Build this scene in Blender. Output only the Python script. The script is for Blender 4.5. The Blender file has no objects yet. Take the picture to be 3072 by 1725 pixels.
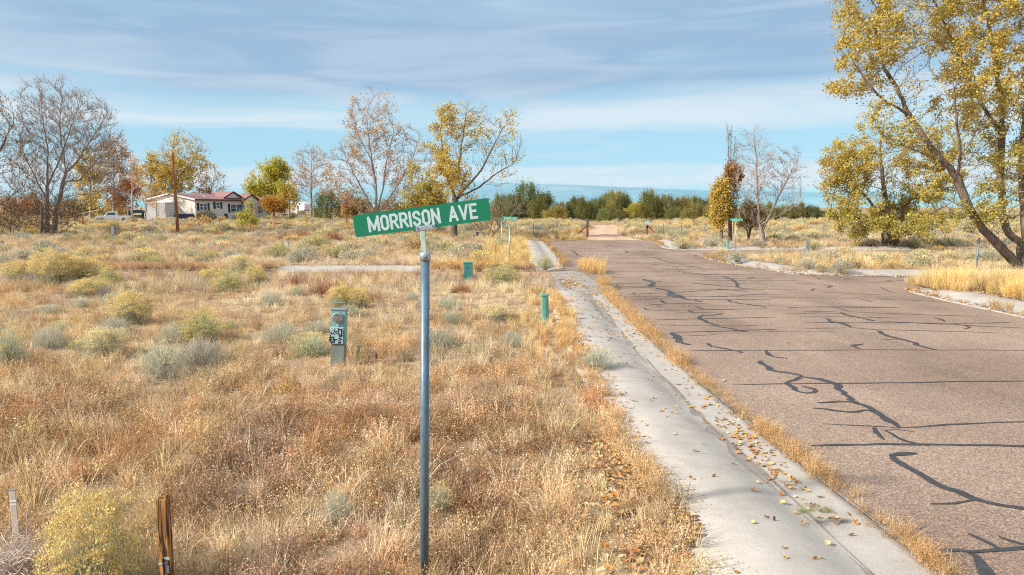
import bpy, math, random
import numpy as np
from mathutils import Vector, Matrix

SC = bpy.context.scene
COL = SC.collection
rng = np.random.default_rng(11)
rnd = random.Random(11)
R = math.radians

# ------------------------------------------------------------------ camera
CAM_Z, PITCH, FPX = 2.5, R(6.7), 2048.0          # eye height, downward tilt, focal length in 3072-px units
cam_d = bpy.data.cameras.new('camera'); cam = bpy.data.objects.new('camera', cam_d); COL.objects.link(cam)
cam.location = (0, 0, CAM_Z); cam.rotation_euler = (R(90) - PITCH, 0, 0)
cam_d.lens = 24; cam_d.sensor_width = 36; cam_d.clip_end = 9000; cam_d.clip_start = 0.05
SC.camera = cam

SC.cycles.use_denoising = False; SC.cycles.filter_width = 1.1      # keep the fine grass crisp

# ------------------------------------------------------------------ view, sun, sky
SC.view_settings.view_transform = 'Standard'; SC.view_settings.look = 'None'
SC.view_settings.exposure = 0.55; SC.view_settings.gamma = 1.0; SC.view_settings.use_curve_mapping = False
SUN_EL = R(32); SUN_DIR = Vector((-1.0, -0.42, 0)).normalized()
sun_d = bpy.data.lights.new('sun', 'SUN'); sun = bpy.data.objects.new('sun', sun_d); COL.objects.link(sun)
sun_d.energy = 4.7; sun_d.angle = R(2.5); sun_d.color = (1.0, 0.94, 0.85)
to_sun = Vector((SUN_DIR.x * math.cos(SUN_EL), SUN_DIR.y * math.cos(SUN_EL), math.sin(SUN_EL)))
sun.rotation_euler = to_sun.to_track_quat('Z', 'Y').to_euler()
sun.location = (-40, -30, 60)

W = bpy.data.worlds.new('World'); SC.world = W; W.use_nodes = True
nt = W.node_tree; nt.nodes.clear()
N = nt.nodes; L = nt.links


def nd(t, **k):
    n = N.new(t)
    for a, b in k.items():
        setattr(n, a, b)
    return n


def wmath(op, a, b=None, c=None):
    n = nd('ShaderNodeMath', operation=op)
    for i, v in enumerate((a, b, c)):
        if v is None:
            continue
        if isinstance(v, (int, float)):
            n.inputs[i].default_value = v
        else:
            L.new(v, n.inputs[i])
    return n.outputs[0]


def wmap(v, a, b, c=0.0, d=1.0, smooth=True):
    n = nd('ShaderNodeMapRange')
    if smooth:
        n.interpolation_type = 'SMOOTHSTEP'
    L.new(v, n.inputs[0])
    for i, x in enumerate((a, b, c, d)):
        n.inputs[i + 1].default_value = x
    return n.outputs[0]


def wmix(f, a, b):
    n = nd('ShaderNodeMix', data_type='RGBA')
    if isinstance(f, (int, float)):
        n.inputs[0].default_value = f
    else:
        L.new(f, n.inputs[0])
    for s, v in ((6, a), (7, b)):
        if isinstance(v, tuple):
            n.inputs[s].default_value = (*v, 1)
        else:
            L.new(v, n.inputs[s])
    return n.outputs[2]


sky = nd('ShaderNodeTexSky', sky_type='NISHITA', sun_disc=False)
sky.sun_elevation = SUN_EL; sky.sun_rotation = math.atan2(SUN_DIR.x, SUN_DIR.y)
sky.altitude = 2000; sky.air_density = 1.0; sky.dust_density = 0.3; sky.ozone_density = 1.5
tc = nd('ShaderNodeTexCoord'); sep = nd('ShaderNodeSeparateXYZ'); L.new(tc.outputs['Generated'], sep.inputs[0])
gx, gy, gz = sep.outputs
zc = wmath('MAXIMUM', gz, 0.0)
zz = wmath('ADD', zc, 0.045)
px_ = wmath('DIVIDE', gx, zz); py_ = wmath('DIVIDE', gy, zz)
cmb = nd('ShaderNodeCombineXYZ'); L.new(px_, cmb.inputs[0]); L.new(py_, cmb.inputs[1])


def cloud(scale, sx, sy, off, detail=5, rough=0.55, dist=0.4):
    m = nd('ShaderNodeMapping'); m.inputs['Scale'].default_value = (sx, sy, 1); m.inputs['Location'].default_value = off
    L.new(cmb.outputs[0], m.inputs[0])
    n = nd('ShaderNodeTexNoise'); n.inputs['Scale'].default_value = scale; n.inputs['Detail'].default_value = detail
    n.inputs['Roughness'].default_value = rough; n.inputs['Distortion'].default_value = dist
    L.new(m.outputs[0], n.inputs['Vector'])
    return n.outputs[0]


# clear sky: the Nishita sky, turned to the turquoise of the clear patches low over the horizon
SKYK = 0.10
clear = wmix(0.72, sky.outputs[0], (1.05, 4.3, 6.0))
# cloud: noise drawn out flat along the horizon, denser in broad bands
def band(sx, sz, off, detail=4, rough=0.5, dist=0.5):
    c = nd('ShaderNodeCombineXYZ'); L.new(wmath('MULTIPLY', gx, sx), c.inputs[0]); L.new(wmath('MULTIPLY', gy, sx), c.inputs[1]); L.new(wmath('ADD', wmath('MULTIPLY', gz, sz), off), c.inputs[2])
    n = nd('ShaderNodeTexNoise'); n.inputs['Scale'].default_value = 1.0; n.inputs['Detail'].default_value = detail; n.inputs['Roughness'].default_value = rough; n.inputs['Distortion'].default_value = dist
    L.new(c.outputs[0], n.inputs['Vector']); return n.outputs[0]


n1 = band(1.7, 13, 3.3); n2 = band(3.2, 25, 1.0, 5, .5, .8); n3 = band(1.1, 7, 8.0, 3); n4 = band(9, 110, 4.0, 4, .6, .5)
zw = wmath('ADD', zc, wmath('MULTIPLY', wmath('SUBTRACT', n1, 0.5), 0.10))
up = wmap(zw, 0.075, 0.130)                                  # continuous sheet above
low = wmath('MULTIPLY', wmap(zw, 0.018, 0.045), wmath('SUBTRACT', 1.0, wmap(zw, 0.058, 0.085)))
mid = wmap(n2, 0.38, 0.58)
dens = wmath('MAXIMUM', wmath('MULTIPLY', up, wmath('ADD', wmap(zc, .13, .22, 0.62, 0.90), wmath('MULTIPLY', mid, wmap(zc, .13, .22, 0.38, 0.10)))), wmath('MULTIPLY', low, wmath('ADD', 0.74, wmath('MULTIPLY', mid, 0.26))))
dens = wmath('MAXIMUM', dens, wmath('MULTIPLY', mid, wmath('MULTIPLY', wmap(zc, 0.012, 0.05), 0.55)))
dens = wmath('MAXIMUM', dens, wmath('MULTIPLY', wmap(zc, 0.016, 0.050), 0.42))
dens = wmath('MULTIPLY', dens, 0.95)
white = (4.9, 5.75, 6.3); grey = (2.5, 3.45, 4.8)
greyness = wmath('MULTIPLY', wmap(zw, 0.135, 0.195), wmath('ADD', 0.45, wmath('MULTIPLY', wmap(wmath('ADD', wmath('MULTIPLY', n3, 0.6), wmath('MULTIPLY', n2, 0.4)), 0.36, 0.58), 0.65)))
ccol = wmix(greyness, white, grey)
ccol = wmix(wmap(n2, 0.42, 0.70, 0.0, 0.34), ccol, white)
ccol = wmix(wmap(zc, 0.34, 0.75, 0.0, 0.85), ccol, (5.4, 5.5, 5.8))   # unseen sheet overhead turned neutral white so the fill light is less blue
base = wmix(dens, clear, ccol)
# far bank of cloud lying on the horizon to the right, its flat top a little wavy
bankn = band(2.5, 0, 2.0, 3)
bank_top = wmath('ADD', wmath('ADD', wmath('MULTIPLY', wmath('SUBTRACT', bankn, .5), 0.016), wmath('MULTIPLY', gx, -0.034)), 0.034)
bank = wmap(wmath('SUBTRACT', bank_top, zc), -0.0009, 0.0016)
streak = wmath('ADD', 0.45, wmath('MULTIPLY', wmap(n4, 0.35, 0.65), 0.55))
bank = wmath('MULTIPLY', wmath('MULTIPLY', bank, wmap(gx, -0.22, -0.06)), wmath('MULTIPLY', wmap(zc, -0.002, 0.020, 0.25, 0.95), streak))
base = wmix(bank, base, (2.25, 4.05, 5.1))
bg = nd('ShaderNodeBackground'); bg.inputs[1].default_value = SKYK
L.new(base, bg.inputs[0])
out = nd('ShaderNodeOutputWorld'); L.new(bg.outputs[0], out.inputs[0])


# ------------------------------------------------------------------ geometry of the place
def ray(x, y):
    """Direction of the photograph's line of sight through pixel (x, y) of the 3072 x 1725 frame."""
    u = (x - 1536) / FPX; v = (862.5 - y) / FPX
    return Vector((u, math.cos(PITCH) + v * math.sin(PITCH), -math.sin(PITCH) + v * math.cos(PITCH)))


def P(x, y, Y):
    d = ray(x, y); t = Y / d.y
    return Vector((d.x * t, Y, CAM_Z + d.z * t))


def sstep(a, b, x):
    t = np.clip((np.asarray(x, float) - a) / (b - a), 0, 1)
    return t * t * (3 - 2 * t)


_lat = np.random.default_rng(5).random((8, 64, 64))


def vn(x, y, s, k=0):
    """Value noise, 0..1."""
    x = np.asarray(x, float) / s + 17.3; y = np.asarray(y, float) / s + 5.7
    xi = np.floor(x).astype(int); yi = np.floor(y).astype(int)
    fx = x - xi; fy = y - yi; fx = fx * fx * (3 - 2 * fx); fy = fy * fy * (3 - 2 * fy)
    l = _lat[k % 8]
    a = l[xi % 64, yi % 64]; b = l[(xi + 1) % 64, yi % 64]; c = l[xi % 64, (yi + 1) % 64]; d = l[(xi + 1) % 64, (yi + 1) % 64]
    return (a * (1 - fx) + b * fx) * (1 - fy) + (c * (1 - fx) + d * fx) * fy


def H(x, y):
    x = np.asarray(x, float); y = np.asarray(y, float)
    h = 0.10 + 0.10 * (vn(x, y, 7, 1) - .5) * sstep(3, 12, abs(x - 5)) * sstep(0, 6, y)
    h = h - 0.24 * (1 - sstep(4.9, 7.2, y)) * sstep(0.7, -0.1, x)
    h = h + 0.30 * sstep(-8, -46, x) * sstep(52, 100, y)
    h = h - 0.10 * sstep(60, 115, y) * sstep(-20, 10, x)
    h = h + 9.0 * sstep(160, 420, y) * sstep(-.60, -.76, x / np.maximum(y, 1))
    return h


def G(x, y):
    """Point where the line of sight through (x, y) meets the ground."""
    d = ray(x, y); z = 0.1; t = 0
    for _ in range(12):
        t = (z - CAM_Z) / min(d.z, -0.004)
        t = min(t, 900)
        z = float(H(d.x * t, d.y * t))
    return Vector((d.x * t, d.y * t, z))


def gz0(x, y):
    d = ray(x, y); t = (0.0 - CAM_Z) / d.z
    return (d.x * t, d.y * t)


# ------------------------------------------------------------------ objects, names, meshes
def tag(o, label=None, cat=None, group=None, kind=None):
    if label: o['label'] = label
    if cat: o['category'] = cat
    if group: o['group'] = group
    if kind: o['kind'] = kind
    return o


def empty(name, loc, rz=0.0, label=None, cat=None, group=None, kind=None, rot=None):
    o = bpy.data.objects.new(name, None); COL.objects.link(o)
    o.location = loc; o.rotation_euler = rot if rot else (0, 0, rz); o.empty_display_size = 0.2
    return tag(o, label, cat, group, kind)


def npmesh(name, V, F4=None, F3=None, col=None, mats=(), mi4=None, mi3=None, smooth=False):
    me = bpy.data.meshes.new(name)
    V = np.ascontiguousarray(V, np.float32).reshape(-1, 3)
    F4 = np.zeros((0, 4), np.int32) if F4 is None else np.asarray(F4, np.int32).reshape(-1, 4)
    F3 = np.zeros((0, 3), np.int32) if F3 is None else np.asarray(F3, np.int32).reshape(-1, 3)
    me.vertices.add(len(V)); me.vertices.foreach_set('co', V.ravel())
    nl = F4.size + F3.size
    me.loops.add(nl); me.loops.foreach_set('vertex_index', np.concatenate([F4.ravel(), F3.ravel()]).astype(np.int32))
    npol = len(F4) + len(F3)
    me.polygons.add(npol)
    st = np.concatenate([np.arange(len(F4)) * 4, F4.size + np.arange(len(F3)) * 3]).astype(np.int32)
    me.polygons.foreach_set('loop_start', st)
    mi = np.zeros(npol, np.int32)
    if mi4 is not None: mi[:len(F4)] = mi4
    if mi3 is not None: mi[len(F4):] = mi3
    me.polygons.foreach_set('material_index', mi)
    me.polygons.foreach_set('use_smooth', np.full(npol, bool(smooth)))
    if col is not None:
        a = me.color_attributes.new('Col', 'FLOAT_COLOR', 'POINT')
        c = np.ones((len(V), 4), np.float32); c[:, :3] = col
        a.data.foreach_set('color', c.ravel())
    for m in mats:
        me.materials.append(m)
    me.update(calc_edges=True)
    return me


def link(name, me, parent=None, loc=None):
    o = bpy.data.objects.new(name, me); COL.objects.link(o)
    if parent: o.parent = parent
    if loc is not None: o.location = loc
    return o


class MB:
    """Collects simple shapes into one mesh."""
    def __init__(s): s.v = []; s.f = []; s.m = []; s.cur = 0
    def add(s, vs, fs):
        b = len(s.v); s.v += [tuple(v) for v in vs]; s.f += [tuple(i + b for i in f) for f in fs]; s.m += [s.cur] * len(fs)
        return s
    def box(s, c, d, M=None, taper=1.0):
        x, y, z = d[0] / 2, d[1] / 2, d[2] / 2; t = taper
        vs = [(-x, -y, -z), (x, -y, -z), (x, y, -z), (-x, y, -z), (-x * t, -y * t, z), (x * t, -y * t, z), (x * t, y * t, z), (-x * t, y * t, z)]
        vs = [Vector(v) for v in vs]
        if M is not None: vs = [M @ v for v in vs]
        vs = [v + Vector(c) for v in vs]
        return s.add(vs, [(0, 3, 2, 1), (4, 5, 6, 7), (0, 1, 5, 4), (1, 2, 6, 5), (2, 3, 7, 6), (3, 0, 4, 7)])
    def tube(s, pts, r, n=10, cap=True):
        pts = [Vector(p) for p in pts]; rs = r if isinstance(r, (list, tuple)) else [r] * len(pts)
        vs = []; fs = []
        for i, p in enumerate(pts):
            d = (pts[min(i + 1, len(pts) - 1)] - pts[max(i - 1, 0)]).normalized()
            a = d.cross(Vector((0.3, 1, 0.1)) if abs(d.y) < .9 else Vector((1, 0, 0))).normalized(); b = d.cross(a)
            for k in range(n):
                t = 2 * math.pi * k / n
                vs.append(p + (a * math.cos(t) + b * math.sin(t)) * rs[i])
        for i in range(len(pts) - 1):
            for k in range(n):
                fs.append((i * n + k, i * n + (k + 1) % n, (i + 1) * n + (k + 1) % n, (i + 1) * n + k))
        if cap:
            fs.append(tuple(range(n))[::-1]); fs.append(tuple((len(pts) - 1) * n + k for k in range(n)))
        return s.add(vs, fs)
    def prism(s, poly, a, b, axis='y'):
        """poly: list of 2D points; extruded from a to b along axis."""
        n = len(poly)
        def mk(p, t):
            return {'y': (p[0], t, p[1]), 'x': (t, p[0], p[1]), 'z': (p[0], p[1], t)}[axis]
        vs = [mk(p, a) for p in poly] + [mk(p, b) for p in poly]
        fs = [tuple(range(n)), tuple(range(2 * n - 1, n - 1, -1))]
        for i in range(n):
            fs.append((i, i + n, (i + 1) % n + n, (i + 1) % n))
        return s.add(vs, fs)
    def obj(s, name, mats, parent=None, loc=None, bevel=0, smooth=False, seg=2):
        me = bpy.data.meshes.new(name); me.from_pydata(s.v, [], s.f)
        if not isinstance(mats, (list, tuple)): mats = [mats]
        for m in mats: me.materials.append(m)
        me.polygons.foreach_set('material_index', s.m)
        import bmesh
        bm = bmesh.new(); bm.from_mesh(me); bmesh.ops.recalc_face_normals(bm, faces=bm.faces); bm.to_mesh(me); bm.free()
        o = link(name, me, parent, loc)
        if smooth:
            for p in me.polygons: p.use_smooth = len(p.vertices) == 4
        if bevel:
            md = o.modifiers.new('bevel', 'BEVEL'); md.width = bevel; md.segments = seg; md.limit_method = 'ANGLE'
        return o


# ------------------------------------------------------------------ materials
def mat(name, col, rough=0.8, metal=0.0, spec=0.4):
    m = bpy.data.materials.new(name); m.use_nodes = True
    b = m.node_tree.nodes['Principled BSDF']
    b.inputs['Base Color'].default_value = (*col, 1); b.inputs['Roughness'].default_value = rough
    b.inputs['Metallic'].default_value = metal; b.inputs['Specular IOR Level'].default_value = spec
    return m


def noisy(name, stops, scale=8, rough=0.85, detail=6, bump=0.0, bscale=None, metal=0, stretch=(1, 1, 1), spec=0.3, coord='Object', fine=None, dist=0.0, nrough=0.6):
    """Noise-driven colour ramp with optional bump and a fine speckle: fine = (scale, strength)."""
    m = mat(name, stops[0][1], rough, metal, spec); t = m.node_tree; b = t.nodes['Principled BSDF']
    c = t.nodes.new('ShaderNodeTexCoord'); mp = t.nodes.new('ShaderNodeMapping'); mp.inputs['Scale'].default_value = stretch
    t.links.new(c.outputs[coord], mp.inputs[0])
    n = t.nodes.new('ShaderNodeTexNoise'); n.inputs['Scale'].default_value = scale; n.inputs['Detail'].default_value = detail
    n.inputs['Roughness'].default_value = nrough; n.inputs['Distortion'].default_value = dist
    t.links.new(mp.outputs[0], n.inputs['Vector'])
    r = t.nodes.new('ShaderNodeValToRGB'); r.color_ramp.elements[0].position = stops[0][0]; r.color_ramp.elements[0].color = (*stops[0][1], 1)
    r.color_ramp.elements[1].position = stops[-1][0]; r.color_ramp.elements[1].color = (*stops[-1][1], 1)
    for p, cc in stops[1:-1]:
        e = r.color_ramp.elements.new(p); e.color = (*cc, 1)
    t.links.new(n.outputs[0], r.inputs[0]); src = r.outputs[0]
    if fine:
        f = t.nodes.new('ShaderNodeTexNoise'); f.inputs['Scale'].default_value = fine[0]; f.inputs['Detail'].default_value = 3
        f.inputs['Roughness'].default_value = 0.8
        t.links.new(mp.outputs[0], f.inputs['Vector'])
        mr = t.nodes.new('ShaderNodeMapRange'); mr.inputs[1].default_value = 0.3; mr.inputs[2].default_value = 0.7
        mr.inputs[3].default_value = 1 - fine[1]; mr.inputs[4].default_value = 1 + fine[1]
        t.links.new(f.outputs[0], mr.inputs[0])
        mx = t.nodes.new('ShaderNodeVectorMath'); mx.operation = 'SCALE'
        t.links.new(src, mx.inputs[0]); t.links.new(mr.outputs[0], mx.inputs['Scale']); src = mx.outputs[0]
    t.links.new(src, b.inputs['Base Color'])
    if bump:
        n2 = t.nodes.new('ShaderNodeTexNoise'); n2.inputs['Scale'].default_value = bscale or scale * 3; n2.inputs['Detail'].default_value = 5
        t.links.new(mp.outputs[0], n2.inputs['Vector'])
        bp = t.nodes.new('ShaderNodeBump'); bp.inputs['Strength'].default_value = 1.0; bp.inputs['Distance'].default_value = bump
        t.links.new(n2.outputs[0], bp.inputs['Height']); t.links.new(bp.outputs[0], b.inputs['Normal'])
    return m


def leafmat(name, mode, transl=0.25, rough=0.75):
    """Plant matter. Colour = vertex colour times a per-plant tint (mode 'inst': scattered plants, 'obj': object colour)."""
    m = mat(name, (0.3, 0.3, 0.2), rough, 0, 0.15); t = m.node_tree; b = t.nodes['Principled BSDF']
    a = t.nodes.new('ShaderNodeAttribute'); a.attribute_name = 'Col'
    if mode == 'inst':
        q = t.nodes.new('ShaderNodeAttribute'); q.attribute_type = 'INSTANCER'; q.attribute_name = 'tint'; qo = q.outputs['Color']
    else:
        q = t.nodes.new('ShaderNodeObjectInfo'); qo = q.outputs['Color']
    mx = t.nodes.new('ShaderNodeMix'); mx.data_type = 'RGBA'; mx.blend_type = 'MULTIPLY'; mx.inputs[0].default_value = 1
    t.links.new(a.outputs['Color'], mx.inputs[6]); t.links.new(qo, mx.inputs[7])
    t.links.new(mx.outputs[2], b.inputs['Base Color'])
    if transl:
        tr = t.nodes.new('ShaderNodeBsdfTranslucent'); t.links.new(mx.outputs[2], tr.inputs[0])
        ms = t.nodes.new('ShaderNodeMixShader'); ms.inputs[0].default_value = transl
        t.links.new(b.outputs[0], ms.inputs[1]); t.links.new(tr.outputs[0], ms.inputs[2])
        t.links.new(ms.outputs[0], t.nodes['Material Output'].inputs[0])
    return m


M_GRASS = leafmat('dry_grass', 'inst', 0.25)
M_PLANT = leafmat('plant', 'obj', 0.34)
M_LEAF = leafmat('leaf', 'obj', 0.45, 0.5)
M_BARK = noisy("bark_grey", [(0.3, (0.18, 0.135, 0.11)), (0.5, (0.31, 0.25, 0.22)), (0.7, (0.44, 0.37, 0.33))], 6, 0.95, 6, 0.03, 20, stretch=(2.2, 2.2, 0.35))
M_BARKD = noisy('bark_brown', [(0.3, (0.10, 0.07, 0.05)), (0.55, (0.21, 0.155, 0.12)), (0.75, (0.33, 0.26, 0.20))], 5, 0.95, 6, 0.04, 14, stretch=(2.5, 2.5, 0.3))
M_BARKP = noisy('bark_pale', [(0.3, (0.30, 0.25, 0.21)), (0.7, (0.55, 0.48, 0.42))], 5, 0.9, 5, 0.01, 14, stretch=(2, 2, 0.5))
M_SOIL = noisy('soil', [(0.3, (0.22, 0.14, 0.085)), (0.5, (0.36, 0.25, 0.15)), (0.72, (0.50, 0.38, 0.24))], 1.3, 0.95, 10, 0.02, 30, coord='Object', fine=(55, 0.4))


# vectorised strips, tubes and flakes -------------------------------------------------
def ribbons(Pt, Wd, side):
    """Pt (n,k,3) points along each blade, Wd (n,k) widths, side (n,3) -> V, F4."""
    n, k, _ = Pt.shape
    s = side[:, None, :] * Wd[:, :, None] * 0.5
    V = np.stack([Pt - s, Pt + s], 2).reshape(-1, 3)
    b = (np.arange(n) * k * 2)[:, None] + (np.arange(k - 1) * 2)[None, :]
    F = np.stack([b, b + 1, b + 3, b + 2], -1).reshape(-1, 4)
    return V, F


def tubes(Pt, Rd, s=3):
    n, k, _ = Pt.shape
    d = Pt[:, -1] - Pt[:, 0]; d /= np.linalg.norm(d, axis=1, keepdims=True) + 1e-9
    ref = np.where(np.abs(d[:, 1:2]) < .9, np.array([[0.1, 1.0, 0.05]]), np.array([[1.0, 0, 0]]))
    a = np.cross(d, ref); a /= np.linalg.norm(a, axis=1, keepdims=True) + 1e-9; b = np.cross(d, a)
    th = np.arange(s) * 2 * np.pi / s
    ring = a[:, None, :] * np.cos(th)[None, :, None] + b[:, None, :] * np.sin(th)[None, :, None]
    V = (Pt[:, :, None, :] + ring[:, None] * Rd[:, :, None, None]).reshape(-1, 3)
    base = (np.arange(n) * k * s)[:, None, None] + (np.arange(k - 1) * s)[None, :, None] + np.arange(s)[None, None, :]
    nx = (np.arange(n) * k * s)[:, None, None] + (np.arange(k - 1) * s)[None, :, None] + ((np.arange(s) + 1) % s)[None, None, :]
    F = np.stack([base, nx, nx + s, base + s], -1).reshape(-1, 4)
    return V, F


def unit(n, g=rng):
    v = g.normal(size=(n, 3)); return v / (np.linalg.norm(v, axis=1, keepdims=True) + 1e-9)


def flakes(C, size, asp=0.7, g=rng, bias=None, bend=0.25):
    """Leaf-like diamonds around centres C."""
    n = len(C); a = unit(n, g)
    if bias is not None:
        a = a * 0.75 + bias; a /= np.linalg.norm(a, axis=1, keepdims=True) + 1e-9
    b = np.cross(a, unit(n, g)); b /= np.linalg.norm(b, axis=1, keepdims=True) + 1e-9
    nn = np.cross(a, b)
    s = np.broadcast_to(np.asarray(size), (n,))[:, None]
    V = np.stack([C - a * s * .5, C + b * s * asp * .5 + nn * s * bend * .4, C + a * s * .5, C - b * s * asp * .5 + nn * s * bend * .4], 1).reshape(-1, 3)
    F = (np.arange(n) * 4)[:, None] + np.arange(4)[None]
    return V, F


class Acc:
    def __init__(s): s.V = []; s.F = []; s.C = []; s.M = []; s.n = 0
    def add(s, VF, col, mi=0):
        V, F = VF; s.V.append(V); s.F.append(F + s.n); s.n += len(V)
        c = np.asarray(col, float)
        if c.ndim == 1: c = np.broadcast_to(c, (len(V), 3))
        elif len(c) != len(V): c = np.repeat(c, len(V) // len(c), 0)
        s.C.append(c); s.M.append(np.full(len(F), mi))
        return s
    def mesh(s, name, mats):
        return npmesh(name, np.concatenate(s.V), np.concatenate(s.F), None, np.concatenate(s.C), mats, np.concatenate(s.M))


def scatter(name, label, pts, rz, scl, tint, idx, protos, tilt=None):
    """One object whose points carry instances of the prototype meshes."""
    n = len(pts); me = bpy.data.meshes.new(name); me.vertices.add(n)
    me.vertices.foreach_set('co', np.asarray(pts, np.float32).ravel())
    rot = np.zeros((n, 3), np.float32); rot[:, 2] = rz
    if tilt is not None: rot[:, :2] = tilt
    def attr(nm, ty, key, arr):
        a = me.attributes.new(nm, ty, 'POINT'); a.data.foreach_set(key, np.ascontiguousarray(arr).ravel())
    attr('rot', 'FLOAT_VECTOR', 'vector', rot)
    s3 = np.asarray(scl, np.float32)
    if s3.ndim == 1: s3 = np.repeat(s3[:, None], 3, 1)
    attr('scl', 'FLOAT_VECTOR', 'vector', s3.astype(np.float32))
    t4 = np.ones((n, 4), np.float32); t4[:, :3] = tint
    attr('tint', 'FLOAT_COLOR', 'color', t4)
    attr('idx', 'INT', 'value', np.asarray(idx, np.int32))
    me.update()
    pc = bpy.data.collections.new(name + '_kinds')
    for i, p in enumerate(protos):
        o = bpy.data.objects.new('%s_kind_%02d' % (name, i), p); pc.objects.link(o)
    g = bpy.data.node_groups.new(name, 'GeometryNodeTree')
    g.interface.new_socket('Geometry', in_out='INPUT', socket_type='NodeSocketGeometry')
    g.interface.new_socket('Geometry', in_out='OUTPUT', socket_type='NodeSocketGeometry')
    a = g.nodes.new('NodeGroupInput'); z = g.nodes.new('NodeGroupOutput')
    ci = g.nodes.new('GeometryNodeCollectionInfo'); ci.inputs['Collection'].default_value = pc
    ci.inputs['Separate Children'].default_value = True; ci.inputs['Reset Children'].default_value = True
    ip = g.nodes.new('GeometryNodeInstanceOnPoints'); ip.inputs['Pick Instance'].default_value = True
    def na(nm, ty):
        x = g.nodes.new('GeometryNodeInputNamedAttribute'); x.data_type = ty; x.inputs['Name'].default_value = nm
        return [o for o in x.outputs if o.enabled and o.name == 'Attribute'][0]
    er = g.nodes.new('FunctionNodeEulerToRotation')
    g.links.new(a.outputs[0], ip.inputs['Points']); g.links.new(ci.outputs[0], ip.inputs['Instance'])
    g.links.new(na('idx', 'INT'), ip.inputs['Instance Index'])
    g.links.new(na('rot', 'FLOAT_VECTOR'), er.inputs[0]); g.links.new(er.outputs[0], ip.inputs['Rotation'])
    g.links.new(na('scl', 'FLOAT_VECTOR'), ip.inputs['Scale'])
    g.links.new(ip.outputs[0], z.inputs[0])
    o = link(name, me); md = o.modifiers.new('scatter', 'NODES'); md.node_group = g
    tag(o, label, None, None, 'stuff')
    return o
# ================================================================== SETTING
from mathutils.geometry import tessellate_polygon


def inside(poly, x, y):
    x = np.asarray(x, float); y = np.asarray(y, float); r = np.zeros(x.shape, bool); n = len(poly); j = n - 1
    for i in range(n):
        xi, yi = poly[i]; xj, yj = poly[j]
        c = ((yi > y) != (yj > y)) & (x < (xj - xi) * (y - yi) / (yj - yi + 1e-12) + xi)
        r ^= c; j = i
    return r


def segdist(line, x, y):
    x = np.asarray(x, float); y = np.asarray(y, float); d = np.full(x.shape, 1e9)
    for (ax, ay), (bx, by) in zip(line[:-1], line[1:]):
        vx, vy = bx - ax, by - ay; t = np.clip(((x - ax) * vx + (y - ay) * vy) / (vx * vx + vy * vy + 1e-12), 0, 1)
        d = np.minimum(d, np.hypot(x - ax - t * vx, y - ay - t * vy))
    return d


# edges of the asphalt, in metres (camera stands at 0, 0; the road runs away along +y)
E_LEFT = [(3.12, 0.5), (3.02, 3.6), (2.93, 5.0), (2.85, 6.4), (2.76, 8.2), (2.70, 10.5), (2.68, 13.5), (2.72, 17.0), (2.72, 19.6)]
E_LN = [(-75, 26.5), (-12, 26.6), (-1.0, 26.7), (1.4, 27.0), (2.15, 27.9), (2.33, 30), (2.40, 38), (2.42, 46.4), (2.30, 51.4)]   # left, beyond the side street
E_RS = [(11.75, 0.5), (11.66, 15.3), (11.66, 18.1), (11.75, 19.8), (12.2, 20.9), (13.2, 21.5), (15, 21.7), (60, 21.8)]         # right, this side of the first side street
E_RM = [(60, 25.0), (18, 25.0), (13.5, 24.9), (11.3, 25.1), (10.5, 25.9), (10.1, 28.1), (9.65, 30.6), (9.5, 33.2), (9.62, 34.4), (10.2, 35.3), (11.6, 35.8), (16, 36.0), (60, 36.2)]
E_RN = [(60, 40.6), (14, 40.4), (11.6, 40.1), (10.5, 40.3), (9.5, 41.2), (9.35, 42.5), (9.8, 45.0), (10.4, 51.4)]
ROAD = E_LEFT + [(-75, 19.4)] + E_LN + [(6.3, 51.9), (9.2, 51.8)] + E_RN[::-1] + E_RM[::-1] + E_RS[::-1]
TRACK = [(5.7, 51.8), (6.2, 56), (7.0, 62), (8.2, 72), (10.2, 84), (11.0, 96), (14.2, 96), (13.2, 84), (11.0, 72), (9.6, 62), (9.3, 56), (9.9, 51.8)]
STRIPS = [(E_LEFT, 1.75, -1), (E_LN, 1.55, -1), (E_RS, 1.7, 1), (E_RM, 1.35, 1), (E_RN, 1.3, 1)]


def paved(x, y, m=0.0):
    r = inside(ROAD, x, y)
    for ln, w, s in STRIPS:
        r |= segdist(ln, x, y) < w - m
    return r


# --- ground: one sheet out to the horizon
def axis(lo, hi, dlo, dhi, fine, grow=1.12):
    a = list(np.arange(dlo, dhi + fine / 2, fine)); st = fine
    while a[-1] < hi: st *= grow; a.append(a[-1] + st)
    st = fine
    while a[0] > lo: st *= grow; a.insert(0, a[0] - st)
    return np.array(a)


xs = axis(-4500, 4500, -6, 20, 0.22, 1.09); ys = axis(-300, 6000, 1.5, 56, 0.3, 1.07)
XX, YY = np.meshgrid(xs, ys, indexing='ij')
ZZ = H(XX, YY) + 0.05 * (vn(XX, YY, 1.1, 2) - .5) * (np.hypot(XX, YY) < 90)
pm = inside(ROAD, XX, YY)
for ln, w, s in STRIPS:
    pm |= segdist(ln, XX, YY) < w - 0.28
ZZ = np.where((YY > 51) & (YY < 60) & (XX > 2) & (XX < 12), np.minimum(ZZ, ZZ * sstep(51, 59, YY) - .01), ZZ)
ZZ = np.where(pm, -0.16, ZZ)
tr_d = np.where(inside(TRACK, XX, YY), 1.0, 0.0)
ZZ = ZZ - 0.03 * tr_d
nx_, ny_ = XX.shape
I = (np.arange(nx_ - 1)[:, None] * ny_ + np.arange(ny_ - 1)[None]).ravel()
me = npmesh('ground', np.stack([XX, YY, ZZ], -1).reshape(-1, 3), np.stack([I, I + ny_, I + ny_ + 1, I + 1], -1), mats=[M_SOIL], smooth=True)
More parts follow.
